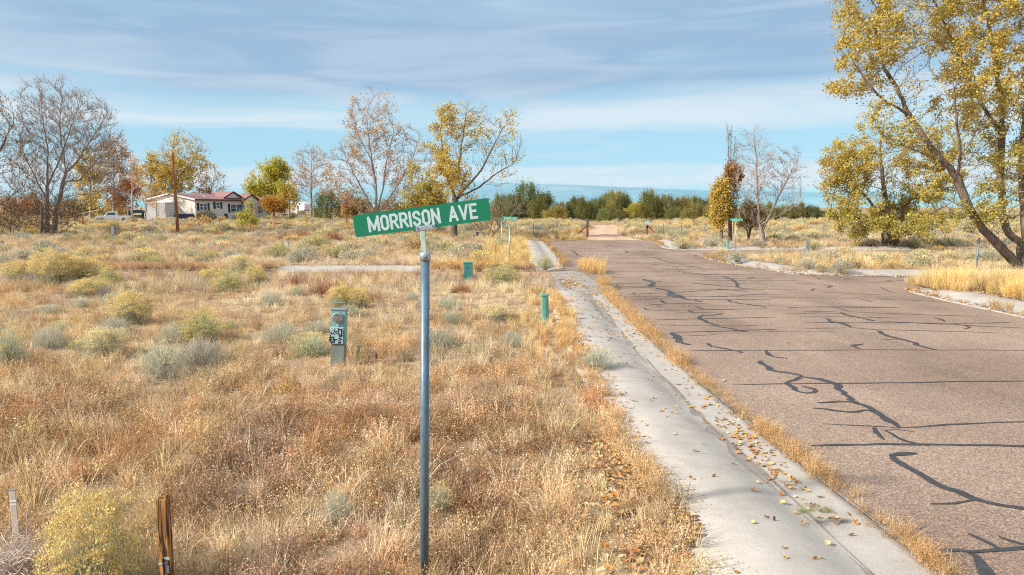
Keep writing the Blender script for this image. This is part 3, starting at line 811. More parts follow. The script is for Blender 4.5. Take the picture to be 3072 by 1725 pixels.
# extra tall golden grass at the right, along its kerb
x = rng.uniform(12.9, 21, 5200); y = rng.uniform(13, 24.3, 5200); k = ~paved(x, y, .12) & (x < .8 * y + 4); x, y = x[k], y[k]
put(x, y, np.full(len(x), 10), rng.uniform(.55, 1.0, len(x)), np.clip(mixc(np.repeat(GOLD[None], len(x), 0), np.repeat(STRAW[None], len(x), 0), vn(x, y, 1.2, 5) * .9) * rng.normal(1, .2, (len(x), 1)), 0, 1), near_)
x = rng.uniform(12.7, 24, 2300); y = rng.uniform(19.3, 21.9, 2300); put(x, y, rng.choice([10, 10, 1, 3], len(x)), rng.uniform(.5, 1.1, len(x)) * (.75 + .5 * vn(x, y, 1.1, 3)), np.clip(mixc(np.repeat(GOLD[None], len(x), 0), np.repeat(PALE[None] * .9, len(x), 0), vn(x, y, 1.4, 5) * .8) * rng.normal(1, .2, (len(x), 1)), 0, 1), near_)
# grass spilling on to the walk, and the weeds rooted in the joint between gutter and asphalt
n = 1100; y = rng.uniform(3.0, 19.3, n); x = 1.02 + np.abs(rng.normal(0, .12, n)) + .32 * (vn(y, y * 0, .7, 1) - .45); put(x, y, rng.choice([0, 2, 5, 6, 9], n, p=[.2, .2, .2, .2, .2]), rng.uniform(.35, .7, n), field_tint(x * 0 + .9, y) * np.array([1.0, .93, .88]), near_)
n = 4200; y = rng.uniform(4.2, 22, n); dens = sstep(.22, .50, vn(y, y * 0, .8, 2)) * np.where(y < 6.6, .40, 1) * sstep(4, 5, y) + .08; k = rng.random(n) < dens; y = y[k]; n = len(y)
x = np.interp(y, [p[1] for p in E_LEFT] + [22], [p[0] for p in E_LEFT] + [2.9]) + rng.normal(.02, .05, n)
put(x, y, rng.choice([2, 5, 6, 9, 3], n), rng.uniform(.3, .8, n) * (.48 + .022 * y), np.clip(mixc(np.repeat(STRAW[None], n, 0), np.repeat(np.array([[.50, .30, .14]]), n, 0), rng.random(n)) * rng.normal(1.05, .15, (n, 1)), 0, 1), near_)
# the same along the far and right kerbs
for ln, a, b in ((E_LN, 1.5, 3), (E_RM, 9, 30), (E_RN, 9, 20), (E_RS, 11, 14)):
    pts = resample(smooth_line(ln, 1), .06); q = np.array([(p.x, p.y) for p in pts]); q = q[(q[:, 0] < b) & (q[:, 0] > a)]
    k = rng.random(len(q)) < .75 * sstep(.5, .7, vn(q[:, 0] * 2, q[:, 1] * 2, 1.6, 3)) + .03; q = q[k] + rng.normal(0, .08, (k.sum(), 2)); n = len(q)
    put(q[:, 0], q[:, 1], rng.choice([2, 5, 6, 9], n), rng.uniform(.4, .9, n), np.clip(np.array([[.50, .33, .15]]) * rng.normal(1, .15, (n, 1)), 0, 1), near_)
# taller pale seed stalks standing out of the near grass
n = 380; y = rng.uniform(3.2, 12, n); x = rng.uniform(-.8, .12, n) * y; k = (x < .95) & (vn(x, y, 1.3, 7) > .42); x, y = x[k], y[k]; put(x, y, rng.choice([3, 4, 1], len(x)), rng.uniform(.5, .85, len(x)), np.clip(PALE * rng.normal(1.02, .1, (len(x), 1)), 0, .95), near_)
n = 900; y = rng.uniform(3.0, 9, n); x = rng.uniform(-.8, .15, n) * y; k = (x < .9) & (vn(x, y, .8, 6) > .55); x, y = x[k], y[k]; put(x, y, rng.choice([5, 6, 9], len(x)), rng.uniform(.6, .95, len(x)), np.clip(np.array([[.36, .22, .12]]) * rng.normal(1.0, .2, (len(x), 1)), 0, .95), near_)
# the left side street is half overgrown
n = 3400; y = 19.2 + 5.6 * rng.random(n) ** 1.5; x = rng.uniform(-24, 1.2, n); k = rng.random(n) < .35 + .9 * vn(x, y, 1.3, 2); x, y = x[k], y[k]; put(x, y, rng.choice([0, 1, 2, 4, 5, 9], len(x)), rng.uniform(.55, 1.0, len(x)), field_tint(x, y), near_)
n = 5200; y = 26.75 + rng.normal(0, .16, n) + 1.5 * (rng.random(n) < .5) * rng.random(n); x = rng.uniform(-24, .8, n); k = (vn(x, y * 0, 1.6, 5) > .72) | (x < -9.4) | (x > -3.2); k &= (rng.random(n) < .8); x, y = x[k], y[k]; put(x, y, rng.choice([2, 5, 6, 9], len(x)), rng.uniform(.5, .95, len(x)), field_tint(x, y) * np.array([.95, .85, .75]), near_)
# clump of pale grass rooted at the mouth of the side street
x = rng.normal(3.1, .22, 60); y = rng.normal(26.6, .7, 60); put(x, y, rng.choice([1, 3], 60), rng.uniform(.8, 1.4, 60), np.repeat(np.array([[.74, .50, .22]]), 60, 0), near_)


# --- fallen leaves
M_LITTER = leafmat('fallen_leaf', 'obj', 0.1, 0.7)
def litter():
    X, Y, S = [], [], []
    def a(x, y, s): X.append(x); Y.append(y); S.append(s)
    n = 1300; y = rng.uniform(3.2, 6.8, n); x = 1.28 - np.abs(rng.normal(0, .35, n)) - .1 + .25 * np.exp(-((y - 4.9) / .35) ** 2); a(x, y, rng.uniform(.03, .065, n))
    n = 500; y = rng.uniform(6.8, 19, n); a(1.2 + rng.normal(0, .12, n), y, rng.uniform(.03, .055, n))
    n = 150; y = rng.normal(6.9, .75, n); a(2.52 + rng.normal(0, .09, n), y, rng.uniform(.03, .06, n))
    n = 260; y = rng.uniform(5, 21, n); a(2.55 + rng.normal(0, .17, n), y, rng.uniform(.03, .055, n))
    n = 80; y = rng.uniform(3.5, 12, n); a(rng.uniform(1.2, 2.4, n), y, rng.uniform(.03, .055, n))
    n = 260; y = rng.uniform(12, 26, n); a(rng.uniform(1.5, 2.6, n), y, rng.uniform(.04, .07, n))
    n = 60; a(rng.uniform(3.2, 11, n), rng.uniform(6, 35, n), rng.uniform(.04, .06, n))
    n = 160; y = rng.normal(22.3, .8, n); a(1.9 + rng.normal(0, .2, n), y, rng.uniform(.05, .08, n))
    for ln, lo, hi, n in ((E_RS, 11, 20, 1500), (E_RM, 9.4, 22, 700), (E_LN, -14, 3, 1100)):
        pts = resample(smooth_line(ln, 1), .05); q = np.array([(p.x, p.y) for p in pts]); q = q[(q[:, 0] < hi) & (q[:, 0] > lo)]; i = rng.integers(0, len(q), n); q = q[i] + rng.normal(0, .10, (n, 2))
        off = np.where(rng.random(n) < .6, 1.45, .25)
        sgn = {'E_RS': (1, -.6)}.get('', (0, 0))
        X.append(q[:, 0] + (off if ln is E_RS else 0) * (q[:, 1] < 20)); Y.append(q[:, 1] + (off if ln is not E_RS else 0) * (1 if ln is E_LN else -.1) - (off * .8 if ln is E_RS else 0) * (q[:, 1] > 20)); S.append(rng.uniform(.05, .09, n))
    x = np.concatenate(X); y = np.concatenate(Y); s = np.concatenate(S)
    z = np.where(inside(ROAD, x, y), .012, np.where(paved(x, y, .0), .13, H(x, y) + .03))
    dl = np.minimum(np.minimum(segdist(E_LEFT, x, y), segdist(E_RS, x, y)), np.minimum(segdist(E_LN, x, y), segdist(E_RM, x, y)))
    z = np.where(paved(x, y, .0) & ~inside(ROAD, x, y), np.interp(dl, [0, .4, .55, .64, .73, .82, .91, 1.1, 1.7], [.010, .0, .008, .032, .062, .088, .106, .121, .138]), z)
    z = z + np.abs(rng.normal(0, .004, len(x)))
    C = np.stack([x, y, z + s * .04], 1); n = len(x)
    up = np.tile(np.array([[0, 0, 1.0]]), (n, 1)) + rng.normal(0, .38, (n, 3)); up /= np.linalg.norm(up, axis=1, keepdims=True)
    a1 = np.cross(up, unit(n)); a1 /= np.linalg.norm(a1, axis=1, keepdims=True); b1 = np.cross(up, a1); sz = s[:, None]
    V = np.stack([C - a1 * sz * .55 + up * sz * .18, C - a1 * sz * .1 + b1 * sz * .48 + up * sz * .22, C + a1 * sz * .62 + up * sz * .1, C - a1 * sz * .1 - b1 * sz * .48 + up * sz * .25, C + a1 * sz * .02], 1).reshape(-1, 3)
    b = (np.arange(n) * 5)[:, None]; F3 = np.concatenate([b + np.array([[4, 0, 3]]), b + np.array([[4, 3, 2]]), b + np.array([[4, 2, 1]]), b + np.array([[4, 1, 0]])])
    pal = np.array([(.56, .30, .09), (.48, .22, .07), (.60, .42, .20), (.34, .18, .09), (.60, .48, .30), (.44, .32, .14)]); c = pal[rng.integers(0, 6, n)] * rng.normal(1, .12, (n, 1))
    o = link('fallen_leaves', npmesh('fallen_leaves', V, None, F3, np.repeat(np.clip(c, 0, 1), 5, 0), [M_LITTER]))
    tag(o, 'orange and tan cottonwood leaves fallen on the walk and in the gutter', None, None, 'stuff')
litter()


# ================================================================== SHRUBS
def dome_pts(n, g, w, h, lump=.18, lo=0.0, flat=.75):
    """Points over a lumpy dome of width w and height h: returns points, outward normals."""
    az = g.uniform(0, 2 * np.pi, n); u = lo + (1 - lo) * g.random(n) ** .8
    el = np.arcsin(np.clip(u, 0, 1)); ph = g.uniform(0, 6.28, 6)
    r = 1 + lump * (np.sin(3 * az + ph[0]) * np.cos(3 * el + ph[1]) + .7 * np.sin(5 * az + ph[2]) * np.sin(4 * el + ph[3]) + .5 * np.sin(9 * az + ph[4]) * np.cos(7 * el + ph[5]))
    d = np.stack([np.cos(az) * np.cos(el), np.sin(az) * np.cos(el), np.sin(el)], 1)
    p = d * r[:, None] * np.array([w / 2, w / 2, h * .93])
    return p, d


def stems(A, g, P1, w, k=4, col=(.36, .36, .24), r0=.08, cv=.15, mi=0):
    n = len(P1); az = np.arctan2(P1[:, 1], P1[:, 0]) + g.normal(0, .4, n); rr = np.hypot(P1[:, 0], P1[:, 1])
    B = np.stack([np.cos(az) * rr * r0 * 2, np.sin(az) * rr * r0 * 2, np.full(n, -.03)], 1)
    t = np.linspace(0, 1, k)[None, :, None]; mid = B * .55 + P1 * .45 + np.stack([-(P1[:, 0] - B[:, 0]) * .12, -(P1[:, 1] - B[:, 1]) * .12, P1[:, 2] * .1], 1)
    Pt = (1 - t) ** 2 * B[:, None] + 2 * t * (1 - t) * mid[:, None] + t ** 2 * P1[:, None]
    Pt = Pt + g.normal(0, .012, Pt.shape) * np.linspace(0, 1, k)[None, :, None]
    fa = g.uniform(0, np.pi, n); side = np.stack([np.cos(fa), np.sin(fa), np.zeros(n)], 1)
    wd = w * np.linspace(1.2, .6, k)[None] * g.uniform(.7, 1.3, n)[:, None]
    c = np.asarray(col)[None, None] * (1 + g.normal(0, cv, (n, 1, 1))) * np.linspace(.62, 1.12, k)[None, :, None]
    A.add(ribbons(Pt, wd, side), np.clip(np.repeat(c.reshape(-1, 3), 2, 0), .02, 1), mi)
    return Pt


YEL = np.array((.84, .66, .30)); CREAM = np.array((.86, .72, .42)); OCH = np.array((.68, .42, .12))
def rabbit_near(seed, w=1.0, h=.75, ns=560, nc=430, fc=YEL, sc=(.47, .45, .30), cl=.042, cover=.40):
    g = np.random.default_rng(seed)
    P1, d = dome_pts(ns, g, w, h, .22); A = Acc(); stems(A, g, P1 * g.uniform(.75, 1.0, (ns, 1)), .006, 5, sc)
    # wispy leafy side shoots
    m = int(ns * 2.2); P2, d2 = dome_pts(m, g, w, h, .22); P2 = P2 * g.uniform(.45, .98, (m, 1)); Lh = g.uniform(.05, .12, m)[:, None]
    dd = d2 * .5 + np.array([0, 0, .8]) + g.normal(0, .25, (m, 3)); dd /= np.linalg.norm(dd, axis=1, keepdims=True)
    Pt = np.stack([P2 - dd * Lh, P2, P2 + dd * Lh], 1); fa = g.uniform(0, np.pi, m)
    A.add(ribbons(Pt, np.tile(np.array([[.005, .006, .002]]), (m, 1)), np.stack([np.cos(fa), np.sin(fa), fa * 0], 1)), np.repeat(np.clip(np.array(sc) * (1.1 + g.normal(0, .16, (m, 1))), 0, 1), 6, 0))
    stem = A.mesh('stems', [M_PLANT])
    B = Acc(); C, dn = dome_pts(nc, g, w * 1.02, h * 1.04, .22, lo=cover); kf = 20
    kk = C[:, 2] > -1; C = C[kk] * g.uniform(.93, 1.02, (kk.sum(), 1)); nc = len(C)
    Cc = np.repeat(C, kf, 0); off = g.normal(0, 1, (nc * kf, 3)) * np.array([cl, cl, cl * .62]); off[:, 2] = np.abs(off[:, 2]) * .9
    tone = np.repeat(1 + g.normal(0, .10, (nc, 1)), kf, 0) * (1 + g.normal(0, .08, (nc * kf, 1)))
    hue = np.repeat(g.random((nc, 1)), kf, 0)
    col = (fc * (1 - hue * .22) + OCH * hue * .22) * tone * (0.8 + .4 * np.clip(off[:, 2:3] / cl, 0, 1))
    B.add(flakes(Cc + off, g.uniform(.012, .028, nc * kf), .7, g, bias=np.array([[0, 0, .6]])), np.clip(col, .02, .95))
    return stem, B.mesh('flower_heads', [M_PLANT])


def shrub_far(seed, w=1.0, h=.7, n=1050, fc=YEL, sc=(.46, .44, .29), top=.45, fs=.042, fz=.35):
    """Coarser plant in one mesh: dome of stem and flower flakes."""
    g = np.random.default_rng(seed); A = Acc()
    P1, d = dome_pts(90, g, w, h, .16); stems(A, g, P1 * .92, .018, 3, np.array(sc) * .75)
    P, d = dome_pts(n, g, w, h, .16); k = g.uniform(.72, 1.0, (n, 1)); P = P * k
    isf = (P[:, 2] / h + g.normal(0, .16, n) > 1 - top)
    c = np.where(isf[:, None], fc * (1 + g.normal(0, .14, (n, 1))), np.array(sc) * (1 + g.normal(0, .18, (n, 1))))
    A.add(flakes(P, g.uniform(.6, 1.3, n) * fs, .75, g, bias=d * .2), np.clip(c, .02, .95))
    return A.mesh('shrub', [M_PLANT])


def sage_near(seed, w=1.0, h=.7, sc=(.54, .52, .40), n=2600, fs=.02):
    g = np.random.default_rng(seed); A = Acc(); P1, d = dome_pts(300, g, w, h, .16); stems(A, g, P1, .006, 4, np.array(sc) * .85)
    m = 900; P2, d2 = dome_pts(m, g, w, h, .16); P2 = P2 * g.uniform(.6, 1.0, (m, 1)); dd = d2 * .6 + np.array([0, 0, .8]) + g.normal(0, .25, (m, 3)); dd /= np.linalg.norm(dd, axis=1, keepdims=True); Lh = g.uniform(.04, .13, m)[:, None]
    fa = g.uniform(0, np.pi, m)
    A.add(ribbons(np.stack([P2 - dd * Lh, P2, P2 + dd * Lh * .8], 1), np.tile(np.array([[.005, .007, .002]]), (m, 1)), np.stack([np.cos(fa), np.sin(fa), fa * 0], 1)), np.repeat(np.clip(np.array(sc) * (1.05 + g.normal(0, .15, (m, 1))), 0, 1), 6, 0))
    st = A.mesh('stems', [M_PLANT]); B = Acc()
    P, d = dome_pts(n, g, w, h, .16); P = P * g.uniform(.7, 1.02, (n, 1))
    B.add(flakes(P, fs * g.uniform(.5, 1.3, n), .45, g, bias=d * .3 + np.array([[0, 0, .5]])), np.clip(np.array(sc) * (1.05 + g.normal(0, .15, (n, 1))), 0, 1))
    return st, B.mesh('foliage', [M_PLANT])


def weed_red(seed, w=1.0, h=.6, sc=(.42, .20, .11)):
    g = np.random.default_rng(seed); A = Acc(); P1, d = dome_pts(420, g, w, h, .22, lo=.1); stems(A, g, P1, .008, 4, sc, r0=.3, cv=.22)
    P, d = dome_pts(900, g, w, h, .22); P = P * g.uniform(.5, 1.02, (900, 1)); A.add(flakes(P, .022 * g.uniform(.5, 1.4, 900), .6, g), np.clip(np.array(sc) * (1.1 + g.normal(0, .2, (900, 1))), 0, 1))
    return A.mesh('shrub', [M_PLANT])


NEARP = {'gold': [rabbit_near(s) for s in (31, 32)], 'cream': [rabbit_near(33, fc=CREAM, sc=(.46, .45, .34), cover=.5)], 'sparse': [rabbit_near(34, nc=70, cover=.45, sc=(.50, .50, .36)), rabbit_near(35, nc=40, fc=CREAM, sc=(.52, .51, .40))],
         'sage': [sage_near(s) for s in (41, 42)], 'dead': [sage_near(43, sc=(.42, .38, .34), n=500)], 'green': [rabbit_near(36, nc=220, fc=np.array((.74, .62, .26)), sc=(.44, .44, .24), cover=.2)]}
FARP = {'gold': [shrub_far(s, top=.55) for s in (51, 52, 53)], 'cream': [shrub_far(s, fc=CREAM, top=.5) for s in (54, 55)], 'sage': [shrub_far(s, fc=np.array((.56, .54, .41)), sc=(.47, .46, .35), top=.3) for s in (56, 57, 58)],
        'sparse': [shrub_far(59, top=.2, sc=(.50, .49, .34)), shrub_far(60, top=.25, fc=CREAM, sc=(.52, .50, .39))], 'green': [shrub_far(61, fc=np.array((.66, .56, .24)), sc=(.44, .42, .20))],
        'red': [weed_red(62), weed_red(63)], 'dead': [shrub_far(64, fc=np.array((.40, .36, .31)), sc=(.30, .26, .22), top=.2)], 'ochre': [shrub_far(65, fc=OCH, sc=(.40, .30, .14), top=.6)]}
CATW = {'gold': ('rabbitbrush', 'golden-headed rabbitbrush'), 'cream': ('rabbitbrush', 'cream-headed rabbitbrush'), 'sage': ('sagebrush', 'grey-green sagebrush'), 'sparse': ('rabbitbrush', 'thin pale green rabbitbrush'), 'green': ('rabbitbrush', 'yellow-green rabbitbrush'), 'red': ('weed_clump', 'rust-red weed clump'), 'dead': ('dead_shrub', 'grey dead shrub'), 'ochre': ('rabbitbrush', 'ochre rabbitbrush')}
SHRUBS = []          # (x, y, radius) of every shrub placed, so that the filling keeps clear


def shrub(kind, loc, w, h, label, group, tone=(1, 1, 1), near=False):
    nm = CATW[kind][0]; rz = rnd.uniform(0, 6.28); sx = w; sz = h / .72
    if near:
        st, fl = rnd.choice(NEARP[kind])
        r = empty(nm, loc, rz, label, 'bush', group)
        for me, pn in ((st, 'stems'), (fl, 'flower_heads' if kind not in ('sage', 'dead') else 'foliage')):
            o = link(pn, me, r); o.color = (*tone, 1); tag(o, kind='stuff')
        r.scale = (sx, sx * rnd.uniform(.9, 1.1), sz)
    else:
        r = link(nm, rnd.choice(FARP[kind]), None, loc); r.rotation_euler[2] = rz; r.color = (*tone, 1); r.scale = (sx, sx * rnd.uniform(.85, 1.15), sz)
        tag(r, label, 'weed' if kind == 'red' else 'bush', group)
    SHRUBS.append((loc[0], loc[1], w / 2)); return r


def shp(kind, x, y, wpx, hpx, label, near=None, tone=(1, 1, 1), group='shrubs in the open lots'):
    g = G(x, y); d = math.hypot(g.x, g.y); pxm = FPX / g.y
    w = wpx / pxm; h = hpx / pxm
    if near is None: near = g.y < 24 and kind in NEARP
    return shrub(kind, (g.x, g.y, g.z - .02), w, h * 1.02, label, group, tone, near)


SH = [
 ('gold', 300, 1810, 310, 340, 'big rabbitbrush with yellow heads just left of the charred post'),
 ('sparse', 1016, 1575, 130, 120, 'wispy grey-green shrub low down left of the near sign pole'),
 ('sparse', 1318, 1535, 125, 95, 'pale grey-green shrub between near sign pole and thin lath stake'),
 ('ochre', 862, 1180, 90, 40, 'small ochre shrub below the graffitied meter pedestal'),
 ('gold', 66, 846, 96, 62, 'golden rabbitbrush at the left end of the biggest bush cluster'),
 ('gold', 165, 858, 125, 100, 'tallest golden rabbitbrush in the middle of the biggest bush cluster'),
 ('gold', 250, 852, 115, 82, 'golden rabbitbrush right of centre in the biggest bush cluster'),
 ('green', 328, 858, 75, 55, 'yellow-green rabbitbrush at the right end of the biggest bush cluster'),
 ('dead', 93, 850, 52, 36, 'grey dead mound in front of the biggest bush cluster'),
 ('gold', 270, 890, 132, 52, 'low golden rabbitbrush in front of the biggest bush cluster'),
 ('dead', 311, 893, 55, 42, 'grey dead twigs at the right foot of the low golden bush'),
 ('gold', 391, 975, 140, 98, 'olive and gold rabbitbrush between the big cluster and the cream mound'),
 ('cream', 311, 1068, 148, 80, 'rounded cream-headed rabbitbrush with grey-green stems on the left'),
 ('sparse', 484, 1130, 165, 108, 'broad grey-green shrub with yellowish tips right of the cream mound'),
 ('sparse', 28, 1100, 125, 130, 'tall green shrub with orange-yellow crown cut by the left edge'),
 ('sage', 149, 1045, 112, 78, 'grey-green sage between left edge bush and the cream mound'),
 ('sage', 340, 1002, 120, 60, 'pale sage just behind the cream mound'),
 ('sage', 520, 1030, 105, 70, 'tall wispy grey sage right of the olive and gold rabbitbrush'),
 ('green', 605, 1024, 135, 92, 'yellow-green rabbitbrush left of the grey-green mound by the meter'),
 ('sage', 845, 1032, 128, 80, 'grey-green rounded mound left of the graffitied meter pedestal'),
 ('cream', 719, 832, 92, 62, 'cream rabbitbrush with bare grey base beside the left side street'),
 ('gold', 629, 849, 74, 42, 'small yellow rabbitbrush left of the cream one with bare base'),
 ('green', 688, 874, 100, 62, 'yellowish rabbitbrush in front of the cream one with bare base'),
 ('gold', 768, 858, 66, 60, 'golden rabbitbrush right of the cream one with bare base'),
 ('gold', 1020, 925, 92, 68, 'bright golden rabbitbrush left half of the pair behind the meter'),
 ('gold', 1078, 926, 78, 64, 'golden rabbitbrush right half of the pair behind the meter'),
 ('sage', 814, 914, 74, 46, 'small round blue-grey sage left of the bright golden pair'),
 ('red', 992, 884, 170, 62, 'long rust-red weed thicket behind the bright golden pair'),
 ('red', 892, 862, 100, 50, 'brownish red weeds left of the long red thicket'),
 ('red', 1125, 905, 60, 38, 'red weeds at the right foot of the bright golden pair'),
 ('red', 1386, 876, 70, 34, 'red weed patch below the green utility box'),
 ('sage', 1240, 900, 60, 30, 'faint grey sage just left of the near sign pole'),
 ('green', 1507, 852, 120, 58, 'broad olive-green rabbitbrush right of the green utility box'),
 ('cream', 1494, 964, 96, 48, 'low cream-headed bush with lath stake in front of it'),
 ('sage', 1536, 1036, 88, 52, 'small round grey sage left of the green cable pedestal'),
 ('sparse', 1787, 1108, 128, 74, 'pale yellow-green bush spilling on to the near walk'),
 ('green', 1635, 806, 60, 44, 'dark olive bush at the corner of walk and left side street'),
 ('green', 950, 743, 92, 46, 'rounded yellow-green bush behind the left side street'),
 ('gold', 1154, 742, 80, 36, 'golden bush below the left half of the near sign'),
 ('ochre', 1253, 752, 98, 56, 'brown and gold bush just behind the near sign pole top'),
 ('red', 855, 718, 66, 26, 'left of three rust-red weed clumps beyond the side street'),
 ('red', 913, 714, 56, 24, 'middle of three rust-red weed clumps beyond the side street'),
 ('red', 1002, 722, 80, 40, 'right of three rust-red weed clumps, beside the near sign blade'),
 ('green', 830, 772, 100, 52, 'broad yellow-green bush beyond the side street, right of the meter'),
 ('green', 467, 801, 70, 42, 'round yellow-green bush standing alone at the far side of the street'),
 ('gold', 249, 773, 50, 34, 'small golden bush behind the biggest bush cluster'),
 ('gold', 304, 766, 64, 30, 'low spreading golden bush behind the biggest cluster, right one'),
 ('sparse', 169, 766, 84, 32, 'pale yellowish bush behind the biggest cluster, left one'),
 ('sage', 69, 780, 84, 40, 'grey sage behind the left end of the biggest cluster'),
 ('sage', 17, 800, 66, 44, 'dark sage at the left edge by the side street walk'),
 ('sparse', 570, 773, 70, 32, 'pale green bush left of the two small pedestals across the street'),
 ('green', 632, 783, 76, 38, 'yellowish bush in front of the two small pedestals across the street'),
 ('dead', 605, 793, 52, 26, 'grey dead bush at the kerb of the left side street'),
 ('gold', 194, 707, 64, 20, 'cream and gold mound right of the big bare tree'),
 ('gold', 390, 722, 80, 34, 'yellow mound right of the tall grey slab pedestal'),
 ('sage', 440, 725, 56, 34, 'grey mound right of the yellow one by the slab pedestal'),
 ('green', 484, 722, 50, 24, 'low green mound at the foot of the utility pole'),
 ('gold', 2049, 742, 76, 38, 'big golden bush on the kerb corner beyond the right side street'),
 ('gold', 2162, 776, 52, 40, 'yellow-green bush on the kerb nose between the right side streets'),
 ('sage', 2212, 784, 68, 40, 'grey-green bush beside the one on the kerb nose'),
 ('sparse', 2424, 808, 66, 44, 'pale green bush near the kerb, left of the grey one'),
 ('gold', 2466, 812, 44, 32, 'yellow bush between two pale ones near the right kerb'),
 ('sage', 2524, 815, 70, 44, 'round silver-grey bush near the right kerb'),
 ('sage', 2602, 782, 56, 30, 'grey bush below the right cottonwood with the short trunk'),
 ('ochre', 2677, 790, 52, 20, 'low orange-yellow bush right of the short cottonwood'),
 ('gold', 2853, 778, 80, 32, 'double golden bush left of the bare metal post'),
 ('ochre', 2815, 754, 48, 22, 'ochre bush below the small grey box on the right'),
 ('sage', 2728, 740, 56, 26, 'grey-green bush left of the small grey box on the right'),
 ('green', 2440, 752, 60, 36, 'dark olive bush right behind the grey slab pedestal on the right'),
]
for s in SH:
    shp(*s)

# --- more of them, zone by zone; inside one zone and colour nothing tells them apart
ZONES = [   # name
 ("on the near left lot", 9.5, 19, -16, -0.8, 22, ('sage', 'sage', 'sparse', 'sparse', 'sage'), (.45, 1.0)),
 # name for the label, y0, y1, x0, x1, count, kinds, sizes
 ('scattered between the left side street and the bare trees', 29, 56, -46, 1.0, 62, ('gold', 'sparse', 'sage', 'sage', 'green', 'sparse'), (.7, 1.5)),
 ('growing on the rise before the cream house', 56, 98, -72, -4, 74, ('gold', 'sage', 'sparse', 'ochre', 'cream', 'sage', 'red'), (.9, 2.2)),
 ('on the lot between the two right side streets', 26.5, 34.5, 11.5, 30, 22, ('gold', 'sage', 'sparse', 'sparse', 'cream'), (.7, 1.3)),
 ('on the right beyond the second side street', 42, 58, 11.5, 46, 40, ('gold', 'sage', 'sage', 'sparse', 'cream'), (.8, 1.6)),
 ('packed before the juniper row', 60, 112, -6, 64, 58, ('gold', 'gold', 'sage', 'cream', 'sage', 'sparse'), (1.2, 2.4)),
]
for zn, y0, y1, x0, x1, cnt, kinds, (s0, s1) in ZONES:
    made = 0; tries = 0
    while made < cnt and tries < cnt * 40:
        tries += 1; y = rnd.uniform(y0, y1); x = rnd.uniform(x0, x1)
        if abs(x) > .77 * y + 2 or bool(paved(np.array([x]), np.array([y]), -.25)[0]) or bool(inside(TRACK, np.array([x]), np.array([y]))[0]): continue
        if y > 52 and abs(x - np.interp(y, [52, 62, 72, 84, 96], [7.7, 8.3, 9.6, 11.7, 12.6])) < 3.0: continue
        w = rnd.uniform(s0, s1)
        if any((x - a) ** 2 + (y - b) ** 2 < (w * .42 + r * .8) ** 2 for a, b, r in SHRUBS): continue
        k = rnd.choice(kinds); t = rnd.uniform(.85, 1.12)
        shrub(k, (x, y, float(H(x, y)) - .03), w, w * rnd.uniform(.40, .56), '%s %s' % (CATW[k][1], zn), '%s %s' % (CATW[k][1], zn), (t, t * rnd.uniform(.96, 1.04), t * rnd.uniform(.92, 1.05)), near=y < 20)
        made += 1
# the rest, too many to count: one object
n = 7200; y = 24 + 96 * rng.random(n) ** .75; y[5200:] = 118 + 300 * rng.random(2000) ** 1.5; x = rng.uniform(-1, 1, n) * (.77 * y + 6)
k = ~paved(x, y, -.4) & ~((y > 50) & (np.abs(x - np.interp(y, [50, 62, 72, 84, 96, 150], [7.7, 8.3, 9.6, 11.7, 12.6, 12.6])) < np.where(y < 60, 2.6, 2.2))) & (rng.random(n) < np.where(x > 0, np.where(y > 56, .62, .22), np.where(y > 60, .42, .12)) + (y > 118))
x, y = x[k], y[k]; sh = np.array(SHRUBS); ok = np.ones(len(x), bool)
for a, b, r in SHRUBS: ok &= (x - a) ** 2 + (y - b) ** 2 > (r * .9 + .3) ** 2
x, y = x[ok], y[ok]; n = len(x)
fk = ['gold', 'cream', 'sage', 'sage', 'sparse', 'ochre', 'green', 'dead', 'red']; protos = []
for q in fk:
    me = FARP[q][0].copy(); me.materials.clear(); me.materials.append(M_GRASS); protos.append(me)
pi = rng.choice(len(fk), n, p=[.22, .16, .18, .17, .12, .06, .03, .03, .03]); w = rng.uniform(.6, 1.5, n) * np.where(y > 118, 1.7, np.where(y > 60, 1.25, .85)); t = rng.normal(1, .1, (n, 1)) * (1 + rng.normal(0, .04, (n, 3)))
scatter('sagebrush', 'sea of cream, gold and grey-green brush filling the lots', np.stack([x, y, H(x, y) - .03], 1), rng.uniform(0, 6.28, n), np.stack([w, w, w * rng.uniform(.55, .85, n) * np.where(y > 118, .6, 1)], 1), np.clip(t * np.array([1.06, .97, .84]), .5, 1.4), pi, protos)

def flush(name, label, lst, protos, z=None):
    x = np.concatenate([a[0] for a in lst]); y = np.concatenate([a[1] for a in lst]); idx = np.concatenate([a[2] for a in lst]); s = np.concatenate([a[3] for a in lst]); t = np.concatenate([a[4] for a in lst])
    keep = np.ones(len(x), bool)
    for a, b, r in SHRUBS:
        if b < 60: keep &= ((x - a) ** 2 + (y - b) ** 2 > (r * .72) ** 2) & ~((np.abs(x - a) < r * .9) & (y > b - .55 - r) & (y < b) & (rng.random(len(x)) < .5))
    x, y, idx, s, t = x[keep], y[keep], idx[keep], s[keep], t[keep]
    zz = np.where(paved(x, y, .26), .10 * (segdist(E_LEFT, x, y) > .9), H(x, y) - .02)
    n = len(x); s3 = np.stack([s, s, s * rng.uniform(.8, 1.15, n)], 1)
    return scatter(name, label, np.stack([x, y, zz], 1), rng.uniform(0, 6.28, n), s3, t, idx, protos, rng.normal(0, .10, (n, 2)))


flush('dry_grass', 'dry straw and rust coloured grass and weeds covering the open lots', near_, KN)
flush('dry_grass_far', 'pale dry grass of the lots further off', far_, KF)

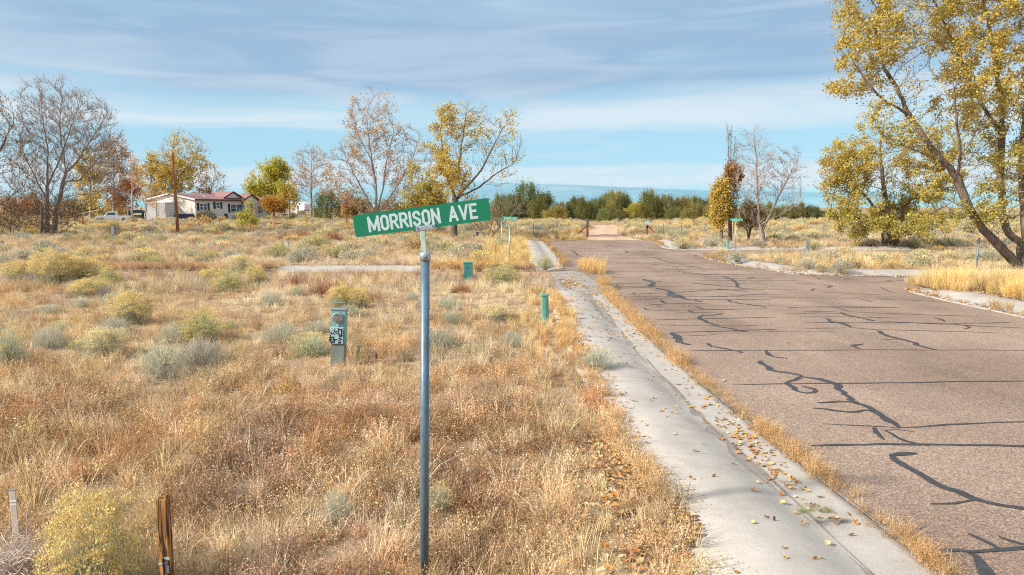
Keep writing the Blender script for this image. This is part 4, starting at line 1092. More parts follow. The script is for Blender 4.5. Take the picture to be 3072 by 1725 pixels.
# ================================================================== TREES
def grow(base, limbs, attr, step, di, dk, trop=(0, 0, .12), iters=90, seed=0, maxn=5200, jit=.07):
    """Space colonisation from given limbs towards the attraction points."""
    g = np.random.default_rng(seed); pos = [np.array(base, float)]; par = [-1]
    for li, lb in enumerate(limbs):
        pts = [np.array(p, float) for p in lb]
        arr = np.array(pos); st = int(np.argmin(((arr - pts[0]) ** 2).sum(1))); last = st
        prev = pos[st]
        for p in pts:
            dd = p - prev; n = max(1, int(round(np.linalg.norm(dd) / step)))
            if np.linalg.norm(dd) < step * .3: continue
            for q in range(1, n + 1):
                w = prev + dd * q / n + (g.normal(0, step * .06, 3) if q < n else 0); pos.append(w); par.append(last); last = len(pos) - 1
            prev = p
    A = np.array(attr); trop = np.array(trop); nch = {}
    for p_ in par: nch[p_] = nch.get(p_, 0) + 1
    pos_a = np.array(pos); near = np.full(len(A), -1); nd_ = np.full(len(A), 1e9)
    def upd(i0):
        nonlocal near, nd_
        new = np.array(pos[i0:])
        for c in range(0, len(new), 400):
            d = np.linalg.norm(A[:, None] - new[None, c:c + 400], axis=2); j = d.argmin(1); m = d[np.arange(len(A)), j]; b = m < nd_
            nd_[b] = m[b]; near[b] = i0 + c + j[b]
    upd(0)
    for it in range(iters):
        alive = nd_ > dk; A, near, nd_ = A[alive], near[alive], nd_[alive]
        if len(A) == 0 or len(pos) > maxn: break
        use = nd_ < di
        if not use.any():
            use = nd_ <= np.sort(nd_)[min(6, len(nd_) - 1)]
        idx = near[use]; P0 = np.array(pos); v = A[use] - P0[idx]; v /= np.linalg.norm(v, axis=1, keepdims=True) + 1e-9
        acc = np.zeros((len(P0), 3)); np.add.at(acc, idx, v); act = np.unique(idx)
        i0 = len(pos)
        haschild = np.zeros(len(pos), bool); haschild[np.array(par[1:])] = True; nbr = {}
        for i_, p_ in enumerate(par):
            if p_ >= 0: nbr.setdefault(p_, []).append(i_)
        for a in act:
            d = acc[a]; d = d / (np.linalg.norm(d) + 1e-9) + trop + g.normal(0, jit, 3); d /= np.linalg.norm(d) + 1e-9
            if par[a] >= 0:
                o = pos[a] - pos[par[a]]; o /= np.linalg.norm(o) + 1e-9; d = d + o * .8; d /= np.linalg.norm(d)
                if not haschild[a] and float(d @ o) < .45: continue
                if d[2] < -.25 and pos[a][2] - base[2] > 2.5: continue
            if nch.get(a, 0) >= 3: continue
            q = pos[a] + d * step
            if haschild[a] and ((P0[nbr[a]] - q) ** 2).sum(1).min() < (step * .45) ** 2: continue
            nch[a] = nch.get(a, 0) + 1;
            pos.append(q); par.append(a)
        if len(pos) == i0: break
        upd(i0)
    return np.array(pos), np.array(par)


def in_boxes(boxes, n, g, shell=.5):
    """boxes: (x0, x1, z0, z1, y centre, y radius, weight) ellipsoids."""
    w = np.array([b[6] * max(.2, (b[1] - b[0]) * (b[3] - b[2])) for b in boxes]); w = w / w.sum(); k = g.choice(len(boxes), n, p=w); B = np.array(boxes)[k]
    d = unit(n, g); r = g.random(n) ** shell
    return np.stack([(B[:, 0] + B[:, 1]) / 2 + d[:, 0] * r * (B[:, 1] - B[:, 0]) / 2, B[:, 4] + d[:, 1] * r * B[:, 5], (B[:, 2] + B[:, 3]) / 2 + d[:, 2] * r * (B[:, 3] - B[:, 2]) / 2], 1)


PAL = {
 'gold': np.array([(.72, .52, .10), (.64, .45, .09), (.54, .44, .10), (.46, .41, .10), (.56, .35, .09), (.80, .62, .20)]),
 'olive': np.array([(.50, .44, .11), (.42, .40, .11), (.34, .35, .10), (.60, .48, .13), (.30, .32, .10)]),
 'rust': np.array([(.48, .24, .09), (.55, .32, .10), (.40, .20, .09), (.52, .36, .12), (.36, .22, .12)]),
 'pink': np.array([(.60, .40, .22), (.54, .32, .17), (.66, .45, .20), (.50, .33, .23)]),
 'lime': np.array([(.62, .56, .06), (.52, .50, .06), (.42, .42, .07), (.66, .50, .08)]),
 'orange': np.array([(.66, .32, .05), (.60, .26, .05), (.56, .38, .07), (.42, .26, .07)]),
 'red': np.array([(.42, .16, .07), (.36, .13, .06), (.50, .24, .09)]),
 'brown': np.array([(.40, .27, .12), (.32, .21, .10), (.46, .32, .12), (.30, .26, .10)]),
}


def tree(name, label, group, x, Y, crowns, limbs=(), r0=.3, na=900, step=.35, di=2.2, dk=.7, trop=(0, 0, .12), bark=None, pal='gold', leaf=.09, nleaf=6000, leaf_fn=None,
         twigs=3, twl=.55, twr=.006, seed=1, low=None, depth=.8, extra=None, pal_fn=None, tip_r=.010, cat='tree', base=None, jit=.07, shell=.5, twig_sides=3, subtw=2):
    """crowns: (x0, x1, ytop, ybottom, weight[, depth shift]) in photograph pixels, set at depth Y."""
    g = np.random.default_rng(seed)
    bx = P(x, 620, Y).x; bz = float(H(bx, Y)) - .08; B = np.array([bx, Y, bz]) if base is None else np.array(base)
    cr = []
    for c in crowns:
        a = P(c[0], c[3], Y); b = P(c[1], c[2], Y); sh = c[5] if len(c) > 5 else 0
        cr.append((a.x, b.x, a.z, b.z, Y + sh, (b.x - a.x) / 2 * depth, c[4]))
    lb = [[np.array(P(p[0], p[1], Y + (p[2] if len(p) > 2 else 0))) for p in l] for l in limbs]
    pos, par = grow(B, lb, in_boxes(cr, na, g, shell), step, di, dk, trop, 110, seed, jit=jit)
    n = len(pos); cnt = np.zeros(n); ch = np.zeros(n, int)
    for i in range(n - 1, 0, -1):
        if ch[i] == 0: cnt[i] += 1
        cnt[par[i]] += cnt[i]; ch[par[i]] += 1
    cnt[cnt == 0] = 1; tot = cnt[0]; ex = math.log(tot) / math.log(r0 / tip_r); rad = tip_r * cnt ** (1 / ex)
    rad = np.maximum(rad * (.62 + .38 * (rad / r0) ** 2), tip_r * .7)
    # gentle flare at the foot
    z0 = pos[0, 2]; rad = rad * (1 + .35 * np.exp(-np.maximum(pos[:, 2] - z0, 0) / .35) * (np.arange(n) < 400))
    d = np.zeros((n, 3)); d[1:] = pos[1:] - pos[par[1:]]; d[0] = (0, 0, 1); d /= np.linalg.norm(d, axis=1, keepdims=True) + 1e-9
    # rings
    s = 7 if r0 > .2 else 5; th = np.arange(s) * 2 * np.pi / s
    def ring(c, dr, r):
        ref = np.array([[.13, 1.0, .07]]); a = np.cross(dr, ref); a /= np.linalg.norm(a, axis=1, keepdims=True) + 1e-9; b = np.cross(dr, a)
        rr = r[:, None] * (1 + .12 * np.sin(th * 3 + c[:, :1] * 3) * (r[:, None] > .08))
        return c[:, None] + (a[:, None] * np.cos(th)[None, :, None] + b[:, None] * np.sin(th)[None, :, None]) * rr[:, :, None]
    R1 = ring(pos, d, rad)
    # main child of each node continues its ring; others start their own
    main = np.full(n, -1)
    for i in range(1, n):
        p = par[i]
        if main[p] < 0 or rad[i] > rad[main[p]]: main[p] = i
    ids = np.arange(1, n); ismain = main[par[ids]] == ids; side_ids = ids[~ismain]
    R0 = ring(pos[par[side_ids]], d[side_ids], np.minimum(rad[side_ids] * 1.15, rad[par[side_ids]]))
    V = np.concatenate([R1.reshape(-1, 3), R0.reshape(-1, 3)]); start = np.zeros(n, int); start[ids] = par[ids] * s; start[side_ids] = n * s + np.arange(len(side_ids)) * s
    k = np.arange(s); k2 = (k + 1) % s
    F = np.stack([start[ids][:, None] + k, start[ids][:, None] + k2, ids[:, None] * s + k2, ids[:, None] * s + k], -1).reshape(-1, 4)
    root = empty(name, tuple(B), 0, label, cat, group)
    me = npmesh('trunk', V - B, F, mats=[bark or M_BARK], smooth=True); link('trunk', me, root)
    # twigs
    thin = np.where((rad < tip_r * 2.1) & (np.arange(n) > 3))[0]; tn = np.repeat(thin, twigs); m = len(tn)
    TP = None
    if m:
        dr = d[tn] * .9 + unit(m, g) * .58 + np.array([0, 0, .32 + trop[2]]); dr /= np.linalg.norm(dr, axis=1, keepdims=True); Lt = twl * g.uniform(.4, 1.15, m)
        p0 = pos[tn]; b1 = unit(m, g) * .12; q = [p0, p0 + dr * Lt[:, None] * .35 + b1 * Lt[:, None] * .4, p0 + dr * Lt[:, None] * .7, p0 + (dr + np.array([0, 0, .08])) * Lt[:, None]]
        TP = np.stack(q, 1); Vt, Ft = tubes(TP, np.stack([np.full(m, twr * 1.5), np.full(m, twr * 1.1), np.full(m, twr * .8), np.full(m, twr * .3)], 1), twig_sides)
        Vs = [Vt]; Fs = [Ft]
        if subtw:
            i2 = np.repeat(np.arange(m), subtw); u = g.uniform(.25, .95, len(i2)); kk = u * 3; a = np.minimum(kk.astype(int), 2); f = (kk - a)[:, None]; c0 = TP[i2, a] * (1 - f) + TP[i2, a + 1] * f
            d2 = dr[i2] * .8 + unit(len(i2), g) * .7; d2 /= np.linalg.norm(d2, axis=1, keepdims=True); L2 = (Lt[i2] * g.uniform(.25, .6, len(i2)))[:, None]
            T2 = np.stack([c0, c0 + d2 * L2 * .55 + unit(len(i2), g) * L2 * .08, c0 + d2 * L2], 1); V2, F2 = tubes(T2, np.tile(np.array([[twr * .8, twr * .6, twr * .25]]), (len(i2), 1)), 3)
            Vs.append(V2); Fs.append(F2 + len(Vt))
            ends = np.concatenate([TP[:, 2:].reshape(-1, 3), T2[:, 1:].reshape(-1, 3)])
        else:
            ends = TP[:, 1:].reshape(-1, 3)
        tw = npmesh('twigs', np.concatenate(Vs) - B, np.concatenate(Fs), mats=[bark or M_BARK]); tag(link('twigs', tw, root), kind='stuff')
    if nleaf:
        E = ends if m else pos
        fr = (E[:, 2] - B[2]) / (pos[:, 2].max() - B[2] + 1e-6)
        cl = vn(E[:, 0] + 40 + seed, E[:, 2] + E[:, 1] * .6 + 40, 1.15 if Y < 70 else 1.6, seed % 8)
        pr = .06 + 1.0 * sstep(.36, .62, cl)
        if leaf_fn is not None: pr = pr * leaf_fn(fr, E)
        pr = np.clip(pr, 0, None); pr = pr / pr.sum(); j = g.choice(len(E), nleaf, p=pr)
        C = E[j] + g.normal(0, leaf * 1.3, (nleaf, 3)); c = PAL[pal][g.integers(0, len(PAL[pal]), nleaf)]
        if pal_fn is not None:
            q = g.random(nleaf) < pal_fn(fr[j], C); p2 = PAL['olive']; c = np.where(q[:, None], p2[g.integers(0, len(p2), nleaf)], c)
        c = c * (1 + g.normal(0, .12, (nleaf, 1)))
        Vl, Fl = flakes(C, leaf * g.uniform(.7, 1.25, nleaf), .95, g, bend=.35)
        ml = npmesh('leaves', Vl - B, Fl, None, np.repeat(np.clip(c, .01, 1), 4, 0), [M_LEAF]); tag(link('leaves', ml, root), kind='stuff')
    return root


# ---- right foreground cottonwood, leaning limb and trunk partly out of the frame
Yb = 26.8
tree('cottonwood', 'huge golden cottonwood with a leaning limb at the right edge of the photo', 'cottonwood trees', 3075, Yb,
     [(2465, 2800, 40, 400, 1.2, -.5), (2480, 2950, -260, 140, 1.0, .5), (2700, 3330, -380, 300, 1.3), (2640, 3000, 180, 520, .9, -1.0), (2880, 3380, 150, 640, 1.1, .6), (2925, 3150, 430, 745, 1.1, -1.2), (2580, 2790, 330, 560, .45, .8), (2790, 2960, 640, 735, .25, -1.3), (3150, 3500, 0, 500, .7)],
     [[(3075, 800), (3078, 700, .2), (3072, 600, .4), (3066, 480, .5), (3080, 300, .6), (3110, 60, .4), (3120, -150, .3)],
      [(3050, 790, -.1), (2990, 732, -.4), (2943, 680, -.6), (2910, 630, -.7), (2890, 583, -.7), (2871, 533, -.6), (2833, 491, -.5), (2790, 440, -.4), (2764, 400, -.3), (2723, 341, -.2), (2690, 262, 0), (2652, 206, .2), (2625, 90, .3)],
      [(2723, 341, -.2), (2652, 300, -.5), (2600, 247, -.6), (2564, 194, -.7), (2530, 120, -.7)], [(2833, 491, -.5), (2799, 474, -.9), (2740, 450, -1.3), (2688, 429, -1.5), (2641, 400, -1.6)],
      [(3078, 745, .1), (3026, 699, .5), (3008, 644, .8), (3002, 533, 1.0), (3005, 400, 1.0), (3005, 294, .9), (2985, 180, .8), (2950, 0, .6), (2930, -150, .5)],
      [(3066, 480, .5), (3150, 380, .8), (3220, 250, 1.0), (3290, 80, 1)], [(2910, 630, -.7), (2840, 600, -1.4), (2780, 590, -1.7)], [(3005, 400, 1.0), (2930, 290, 1.4), (2870, 150, 1.6), (2800, 0, 1.6)], [(2871, 533, -.6), (2880, 450, -1.2), (2870, 370, -1.5), (2860, 250, -1.6)]],
     r0=.42, na=2600, step=.26, di=1.9, dk=.45, bark=M_BARKD, leaf=.080, nleaf=74000, twigs=2, twl=.42, twr=.0045, seed=3, tip_r=.011, depth=.8, subtw=2,
     pal_fn=lambda f, C: np.clip(.85 - 1.3 * f, 0.22, .85), leaf_fn=lambda f, E: 1.25 - .6 * sstep(.55, 1, f))
# ---- right: broad short-trunked cottonwood
tree('cottonwood', 'broad golden cottonwood with a short thick trunk left of the huge one', 'cottonwood trees', 2675, 42.7,
     [(2435, 2690, 415, 640, 1.2), (2540, 2800, 320, 650, 1.3, .6), (2700, 2930, 370, 690, 1.0), (2470, 2640, 600, 715, .9, -1.2), (2560, 2800, 640, 722, .8, -1.5), (2640, 2880, 560, 715, .6, 1)],
     [[(2675, 745), (2672, 715), (2668, 696)], [(2668, 700), (2640, 640, -.4), (2600, 590, -.6), (2540, 540, -.7), (2490, 480, -.6)], [(2668, 696), (2660, 620, .3), (2648, 540, .4), (2640, 450, .3), (2650, 380, .2)],
      [(2670, 696), (2700, 640, .2), (2730, 600, .3), (2790, 560, .4), (2840, 500, .4)], [(2672, 700), (2720, 660, -.6), (2790, 640, -.9), (2850, 610, -1)], [(2668, 700), (2620, 670, -.9), (2560, 650, -1.2), (2500, 650, -1.2)]],
     r0=.44, na=1700, step=.34, di=2.2, dk=.55, bark=M_BARKD, leaf=.10, nleaf=40000, twigs=2, twl=.5, twr=.006, seed=5, tip_r=.013, depth=.8, pal_fn=lambda f, C: np.clip(.65 - .6 * f, .25, .65), leaf_fn=lambda f, E: 1.3 - .7 * sstep(.5, 1, f))
# ---- right: bare ash tree
tree('bare_tree', 'leafless grey tree with forked trunk standing right of the columnar poplars', 'bare trees', 2290, 45,
     [(2195, 2330, 385, 620, 1.0), (2280, 2430, 440, 640, 1.0, .4), (2200, 2300, 520, 690, .5, -.8)],
     [[(2290, 740), (2285, 700), (2276, 640), (2272, 570), (2270, 480), (2262, 400)], [(2285, 695), (2312, 640, .1), (2340, 580, .2), (2372, 520, .3), (2400, 460, .3)], [(2278, 650), (2240, 600, -.3), (2215, 560, -.4)], [(2300, 665), (2350, 640, -.4), (2400, 610, -.5)]],
     r0=.19, na=1300, step=.25, di=1.7, dk=.36, bark=M_BARK, nleaf=260, leaf=.09, pal='brown', twigs=3, twl=.5, twr=.006, seed=7, tip_r=.010, trop=(0, 0, .2))
# ---- right: columnar poplars
tree('columnar_poplar', 'narrow yellow-green leafy poplar column, left of the two poplars', 'columnar poplars', 2165, 45.5, [(2140, 2180, 545, 700, 1)], [[(2165, 725), (2164, 650), (2160, 580)]], r0=.12, na=1100, step=.16, di=.9, dk=.13, pal='gold', leaf=.11, nleaf=9000, twl=.35, seed=8, trop=(0, 0, .6), bark=M_BARKD, shell=.6)
tree('columnar_poplar', 'tall thin brown poplar with bare spikes at its top, right of the two poplars', 'columnar poplars', 2190, 46.5, [(2172, 2216, 470, 700, 1), (2178, 2200, 385, 480, .5), (2205, 2215, 420, 500, .3)],
     [[(2190, 728), (2190, 650), (2188, 560), (2186, 470), (2182, 385)], [(2190, 560), (2200, 500), (2205, 430)], [(2188, 560), (2192, 470), (2194, 390)]], r0=.13, na=1200, step=.17, di=.9, dk=.14, pal='rust', leaf=.10, nleaf=7000, twl=.4, seed=9, trop=(0, 0, .7), bark=M_BARKD, leaf_fn=lambda f, E: (f < .68) * 1.0 + .01)
tree('small_tree', 'short brushy brown-leaved tree between the poplar and the forked bare tree', 'small trees', 2245, 47, [(2210, 2285, 618, 700, 1)], [[(2245, 720), (2240, 680)], [(2245, 718), (2255, 670)]], r0=.13, na=380, step=.22, di=1.2, dk=.3, pal='brown', leaf=.10, nleaf=2600, twl=.4, seed=10, bark=M_BARKD)

# ---- middle: cottonwood behind the near sign
tree('cottonwood', 'half-bare golden cottonwood rising behind the right end of the near sign', 'cottonwood trees', 1360, 53,
     [(1275, 1400, 330, 560, 1.2), (1320, 1480, 300, 480, 1.1, .8), (1400, 1580, 330, 560, 1.0), (1290, 1440, 440, 620, .8, -1), (1430, 1560, 480, 600, .4)],
     [[(1360, 725), (1361, 680), (1362, 630), (1366, 600)], [(1366, 600), (1350, 540), (1330, 470), (1320, 400), (1330, 340)], [(1366, 605), (1404, 555), (1442, 512), (1468, 462), (1500, 400), (1530, 350)], [(1380, 590), (1440, 560), (1490, 520), (1540, 490)], [(1358, 560), (1380, 480), (1390, 400), (1400, 330)], [(1362, 620), (1320, 580), (1290, 530)]],
     r0=.30, na=1500, step=.33, di=2.0, dk=.52, bark=M_BARKD, leaf=.12, nleaf=9500, twigs=2, twl=.5, twr=.007, seed=12, tip_r=.012, trop=(0, 0, .16),
     leaf_fn=lambda f, E: .10 + 1.3 * sstep(-2.6, -4.6, E[:, 0]) + .2 * (f > .75))
tree('small_cottonwood', 'low leafy yellow-olive cottonwood just above the middle of the near sign', 'small trees', 1270, 56, [(1210, 1300, 500, 640, 1), (1255, 1340, 540, 660, .8)], [[(1270, 705), (1268, 640), (1262, 570)]], r0=.16, na=600, step=.3, di=1.6, dk=.45, pal='gold', leaf=.13, nleaf=6500, twl=.5, seed=13, bark=M_BARKD, pal_fn=lambda f, C: .45 + 0 * f)
tree('cottonwood', 'tall many-stemmed sparse tree rising above the left half of the near sign', 'cottonwood trees', 1130, 62,
     [(1000, 1190, 390, 600, 1.2), (1035, 1200, 275, 480, .9), (1140, 1300, 380, 620, 1.2, .8), (968, 1100, 430, 640, 1.0, -.8), (1060, 1180, 560, 690, .4)],
     [[(1130, 705), (1130, 640), (1128, 560), (1115, 480), (1105, 400), (1100, 350)], [(1128, 650), (1100, 590), (1060, 520), (1030, 450)], [(1130, 640), (1150, 560), (1160, 480), (1180, 400)], [(1135, 640), (1190, 560), (1230, 490), (1260, 420)], [(1128, 680), (1060, 620), (1010, 590), (985, 560)], [(1115, 480), (1080, 420), (1060, 360)], [(1130, 660), (1170, 600), (1220, 570)]],
     r0=.34, na=1700, step=.36, di=2.2, dk=.52, bark=M_BARK, pal='pink', leaf=.13, nleaf=6200, twigs=3, twl=.6, twr=.008, seed=14, tip_r=.012, trop=(0, 0, .22))
tree('bare_shrub', 'dark leafless multi-stemmed shrub between the big trunk and the farther sign', 'small trees', 1462, 50, [(1395, 1540, 610, 700, 1), (1480, 1590, 600, 660, .5)], [[(1462, 728), (1450, 700), (1425, 670)], [(1463, 728), (1470, 690), (1480, 655)], [(1464, 728), (1490, 690), (1530, 650)]], r0=.11, na=520, step=.22, di=1.3, dk=.3, pal='brown', leaf=.09, nleaf=250, twigs=3, twl=.5, twr=.006, seed=15, bark=M_BARKD, trop=(0, 0, .1))

# ---- left: the big bare trees
tree('bare_tree', 'biggest leafless tree on the left with two tall trunks', 'bare trees', 155, 60,
     [(70, 260, 240, 520, 1.2), (150, 350, 280, 560, 1.2), (30, 180, 380, 640, .9), (120, 260, 470, 660, .4), (200, 350, 420, 620, .6)],
     [[(140, 705), (141, 640), (141, 561), (143, 447), (133, 390), (126, 340)], [(161, 705), (166, 652), (180, 591), (190, 538), (198, 515), (194, 480), (186, 440), (178, 371), (186, 300)], [(196, 520), (236, 481), (266, 428), (300, 380), (323, 340)], [(141, 600), (110, 540), (80, 480), (60, 430)], [(190, 545), (240, 540), (290, 480), (330, 430)], [(143, 560), (170, 500), (200, 420), (230, 330)], [(150, 640), (90, 600), (45, 560)]],
     r0=.36, na=2900, step=.34, di=2.3, dk=.5, bark=M_BARK, pal='rust', leaf=.12, nleaf=900, twigs=4, twl=.8, twr=.008, seed=16, tip_r=.012, trop=(0, 0, .34))
tree('sparse_tree', 'half-bare tree with rusty leaves cut off by the left edge', 'bare trees', -45, 57, [(-180, 105, 260, 560, 1.2), (-60, 110, 330, 640, 1.0), (-200, 40, 500, 690, .5)], [[(-45, 715), (-44, 640), (-30, 540), (0, 450), (40, 370)], [(-44, 640), (20, 600), (70, 560)], [(-30, 540), (-80, 400)], [(-44, 690), (30, 668), (90, 650)]],
     r0=.34, na=1500, step=.38, di=2.3, dk=.6, bark=M_BARKD, pal='rust', leaf=.13, nleaf=2600, twigs=3, twl=.6, twr=.008, seed=17, tip_r=.012, trop=(0, 0, .18))
for i, (lab, x, x0, x1, y0, s) in enumerate((('brown twiggy thicket at the foot of the biggest bare tree', 165, 95, 235, 585, 20), ('brown thicket of bare stems at the left edge below the rusty tree', 40, -30, 100, 600, 21))):
    tree('thicket', lab, 'thickets', x, 58.5, [(x0, x1, y0, 695, 1), (x0 + 10, x1 - 10, 640, 705, .8)], [[(x - 30, 712), (x - 38, 660)], [(x, 712), (x + 5, 640)], [(x + 30, 712), (x + 40, 670)], [(x - 12, 712), (x - 5, 650)], [(x + 16, 712), (x + 20, 650)]], r0=.10, na=560, step=.28, di=1.4, dk=.33, pal='pink', leaf=.11, nleaf=1000, twigs=3, twl=.6, twr=.009, seed=s, bark=M_BARKD, cat='thicket')
tree('dead_sapling', 'thin dark dead trunk standing before the brown thicket', 'small trees', 122, 57, [(95, 150, 560, 660, 1)], [[(122, 712), (124, 660), (126, 600)]], r0=.12, na=90, step=.3, di=1.8, dk=.5, nleaf=0, seed=22, bark=M_BARKD, twigs=2)

# ---- behind and beside the house
tree('poplar', 'bright yellow-orange poplar left of the white pickup, leftmost of the far poplars', 'far poplars', 272, 108, [(240, 300, 450, 640, 1)], [[(272, 655), (272, 560), (270, 470)]], r0=.2, na=420, step=.55, di=2.4, dk=.8, pal='gold', leaf=.26, nleaf=3000, twl=.8, twr=.015, seed=23, trop=(0, 0, .4), tip_r=.02, subtw=1)
tree('poplar', 'tall sparse poplar with golden top right behind the white pickup', 'far poplars', 342, 112, [(300, 385, 412, 640, 1), (310, 370, 540, 650, .6)], [[(342, 655), (342, 560), (340, 430)], [(342, 600), (365, 520), (380, 470)]], r0=.24, na=620, step=.55, di=2.6, dk=.85, pal='rust', leaf=.24, nleaf=2900, twl=.9, twr=.015, seed=24, trop=(0, 0, .4), tip_r=.02, subtw=1)
tree('poplar', 'slim poplar with a pale bare trunk left of the white container', 'far poplars', 398, 104, [(384, 418, 466, 600, 1)], [[(396, 655), (396, 600), (400, 480)]], r0=.14, na=260, step=.5, di=2.0, dk=.7, pal='pink', leaf=.22, nleaf=650, twl=.8, twr=.013, seed=25, trop=(0, 0, .5), tip_r=.02, bark=M_BARKP, subtw=1)
tree('poplar', 'slender pale trunk with few leaves at the corner of the white container', 'far poplars', 437, 103, [(420, 465, 560, 632, 1)], [[(437, 655), (437, 600), (436, 560)]], r0=.13, na=200, step=.5, di=2.0, dk=.6, pal='pink', leaf=.2, nleaf=300, twl=.7, twr=.013, seed=26, tip_r=.02, bark=M_BARKP, subtw=1)
tree('red_shrub_tree', 'rust-red leafy small tree left of the white container', 'far poplars', 378, 116, [(352, 405, 545, 650, 1)], [[(378, 660), (378, 600)]], r0=.15, na=350, step=.5, di=2.0, dk=.6, pal='red', leaf=.28, nleaf=2400, twl=.6, twr=.015, seed=27, tip_r=.02, subtw=1)
tree('poplar', 'largest golden poplar behind the left end of the cream house', 'far poplars', 515, 134, [(470, 575, 440, 650, 1.2), (480, 618, 395, 560, 1.0)], [[(515, 655), (515, 560), (520, 430)], [(515, 620), (560, 520), (595, 440)]], r0=.35, na=900, step=.6, di=2.8, dk=.85, pal='gold', leaf=.30, nleaf=7500, twl=1.0, twr=.018, seed=28, trop=(0, 0, .35), tip_r=.025, leaf_fn=lambda f, E: 1.2 - .85 * sstep(.55, .8, f), subtw=1)
tree('poplar', 'golden bushy poplar rising above the white container', 'far poplars', 455, 134, [(422, 490, 465, 650, 1)], [[(455, 655), (455, 560)]], r0=.26, na=500, step=.6, di=2.6, dk=.85, pal='gold', leaf=.30, nleaf=3600, twl=.9, twr=.016, seed=29, trop=(0, 0, .35), tip_r=.025, subtw=1)
tree('poplar', 'smaller orange-tinged tree behind the middle of the cream house', 'far poplars', 632, 140, [(590, 676, 495, 640, 1)], [[(632, 650), (632, 580)]], r0=.24, na=480, step=.6, di=2.6, dk=.85, pal='rust', leaf=.26, nleaf=1900, twl=1.0, twr=.016, seed=30, tip_r=.025, subtw=1)
tree('yellow_tree', 'bright lime-yellow tree right of the house roof', 'far poplars', 800, 130, [(738, 800, 520, 640, 1), (765, 830, 480, 620, 1.2), (800, 866, 478, 640, 1.2)], [[(800, 655), (798, 600), (795, 520)], [(800, 630), (840, 560), (850, 500)], [(800, 630), (765, 570)]], r0=.3, na=700, step=.6, di=2.6, dk=.8, pal='lime', leaf=.30, nleaf=9000, twl=.8, twr=.016, seed=31, tip_r=.025, subtw=1)
tree('sparse_tree', 'thin pinkish sparse tree above the camper trailer', 'far poplars', 933, 122, [(870, 990, 440, 620, 1)], [[(933, 655), (934, 560), (935, 460)]], r0=.24, na=700, step=.55, di=2.5, dk=.75, pal='pink', leaf=.20, nleaf=1700, twl=.9, twr=.015, seed=32, trop=(0, 0, .3), tip_r=.022, subtw=1)
tree('small_tree', 'yellow-orange small tree left of and above the camper trailer', 'far poplars', 868, 128, [(850, 890, 560, 640, 1)], [[(868, 655), (868, 600)]], r0=.16, na=250, step=.5, di=2.0, dk=.6, pal='gold', leaf=.28, nleaf=1600, twl=.7, seed=33, tip_r=.02, subtw=1)
tree('orange_tree', 'orange-leaved round tree at the right end of the house', 'far poplars', 822, 116, [(786, 858, 592, 645, 1)], [[(822, 655), (822, 625)]], r0=.16, na=350, step=.4, di=1.8, dk=.5, pal='orange', leaf=.24, nleaf=3600, twl=.5, seed=34, tip_r=.02, bark=M_BARKD, subtw=1)
tree('poplar_sapling', 'yellow-green leafy sapling standing in the brush before the house', 'small trees', 740, 76, [(722, 766, 640, 690, 1), (735, 752, 600, 650, .4)], [[(741, 697), (741, 660), (743, 610)]], r0=.06, na=240, step=.28, di=1.4, dk=.35, pal='lime', leaf=.17, nleaf=1500, twl=.4, seed=35, tip_r=.012, pal_fn=lambda f, C: .5 + 0 * f, subtw=1)
tree('dry_thistle', 'spiky brown dried plant left of the leafy sapling', 'small trees', 616, 74, [(598, 634, 660, 692, 1)], [[(616, 697), (610, 675)], [(616, 697), (625, 672)]], r0=.05, na=120, step=.25, di=1.2, dk=.3, pal='rust', leaf=.16, nleaf=300, twl=.3, seed=36, tip_r=.012, cat='plant', subtw=1)
for i, (x, x0, x1, y0, pal, lab) in enumerate(((1040, 1000, 1085, 590, 'rust', 'rusty brush oak low behind the yellow play frame'), (1190, 1140, 1245, 600, 'brown', 'brown brush oak low behind the many-stemmed tree'), (1295, 1240, 1350, 590, 'rust', 'rust-brown brush oak behind the big trunk near the sign'),
        (1420, 1380, 1470, 590, 'brown', 'brown brush oak left of the juniper row'), (235, 190, 275, 600, 'brown', 'brown brush oak below the bright orange poplar'), (320, 285, 360, 610, 'gold', 'golden brush behind the white pickup'), (1090, 1055, 1135, 595, 'brown', 'brown brush oak left of the many-stemmed trunk'), (60, 20, 110, 600, 'red', 'reddish brush on the far rise at the left'))):
    tree('brush_oak', lab, 'low brush trees', x, 118, [(x0, x1, y0, 665, 1)], [[(x, 665), (x, 640)]], r0=.14, na=320, step=.5, di=2.2, dk=.6, pal=pal, leaf=.30, nleaf=1500, twl=.7, twr=.015, seed=60 + i, tip_r=.02, bark=M_BARKD, subtw=1)


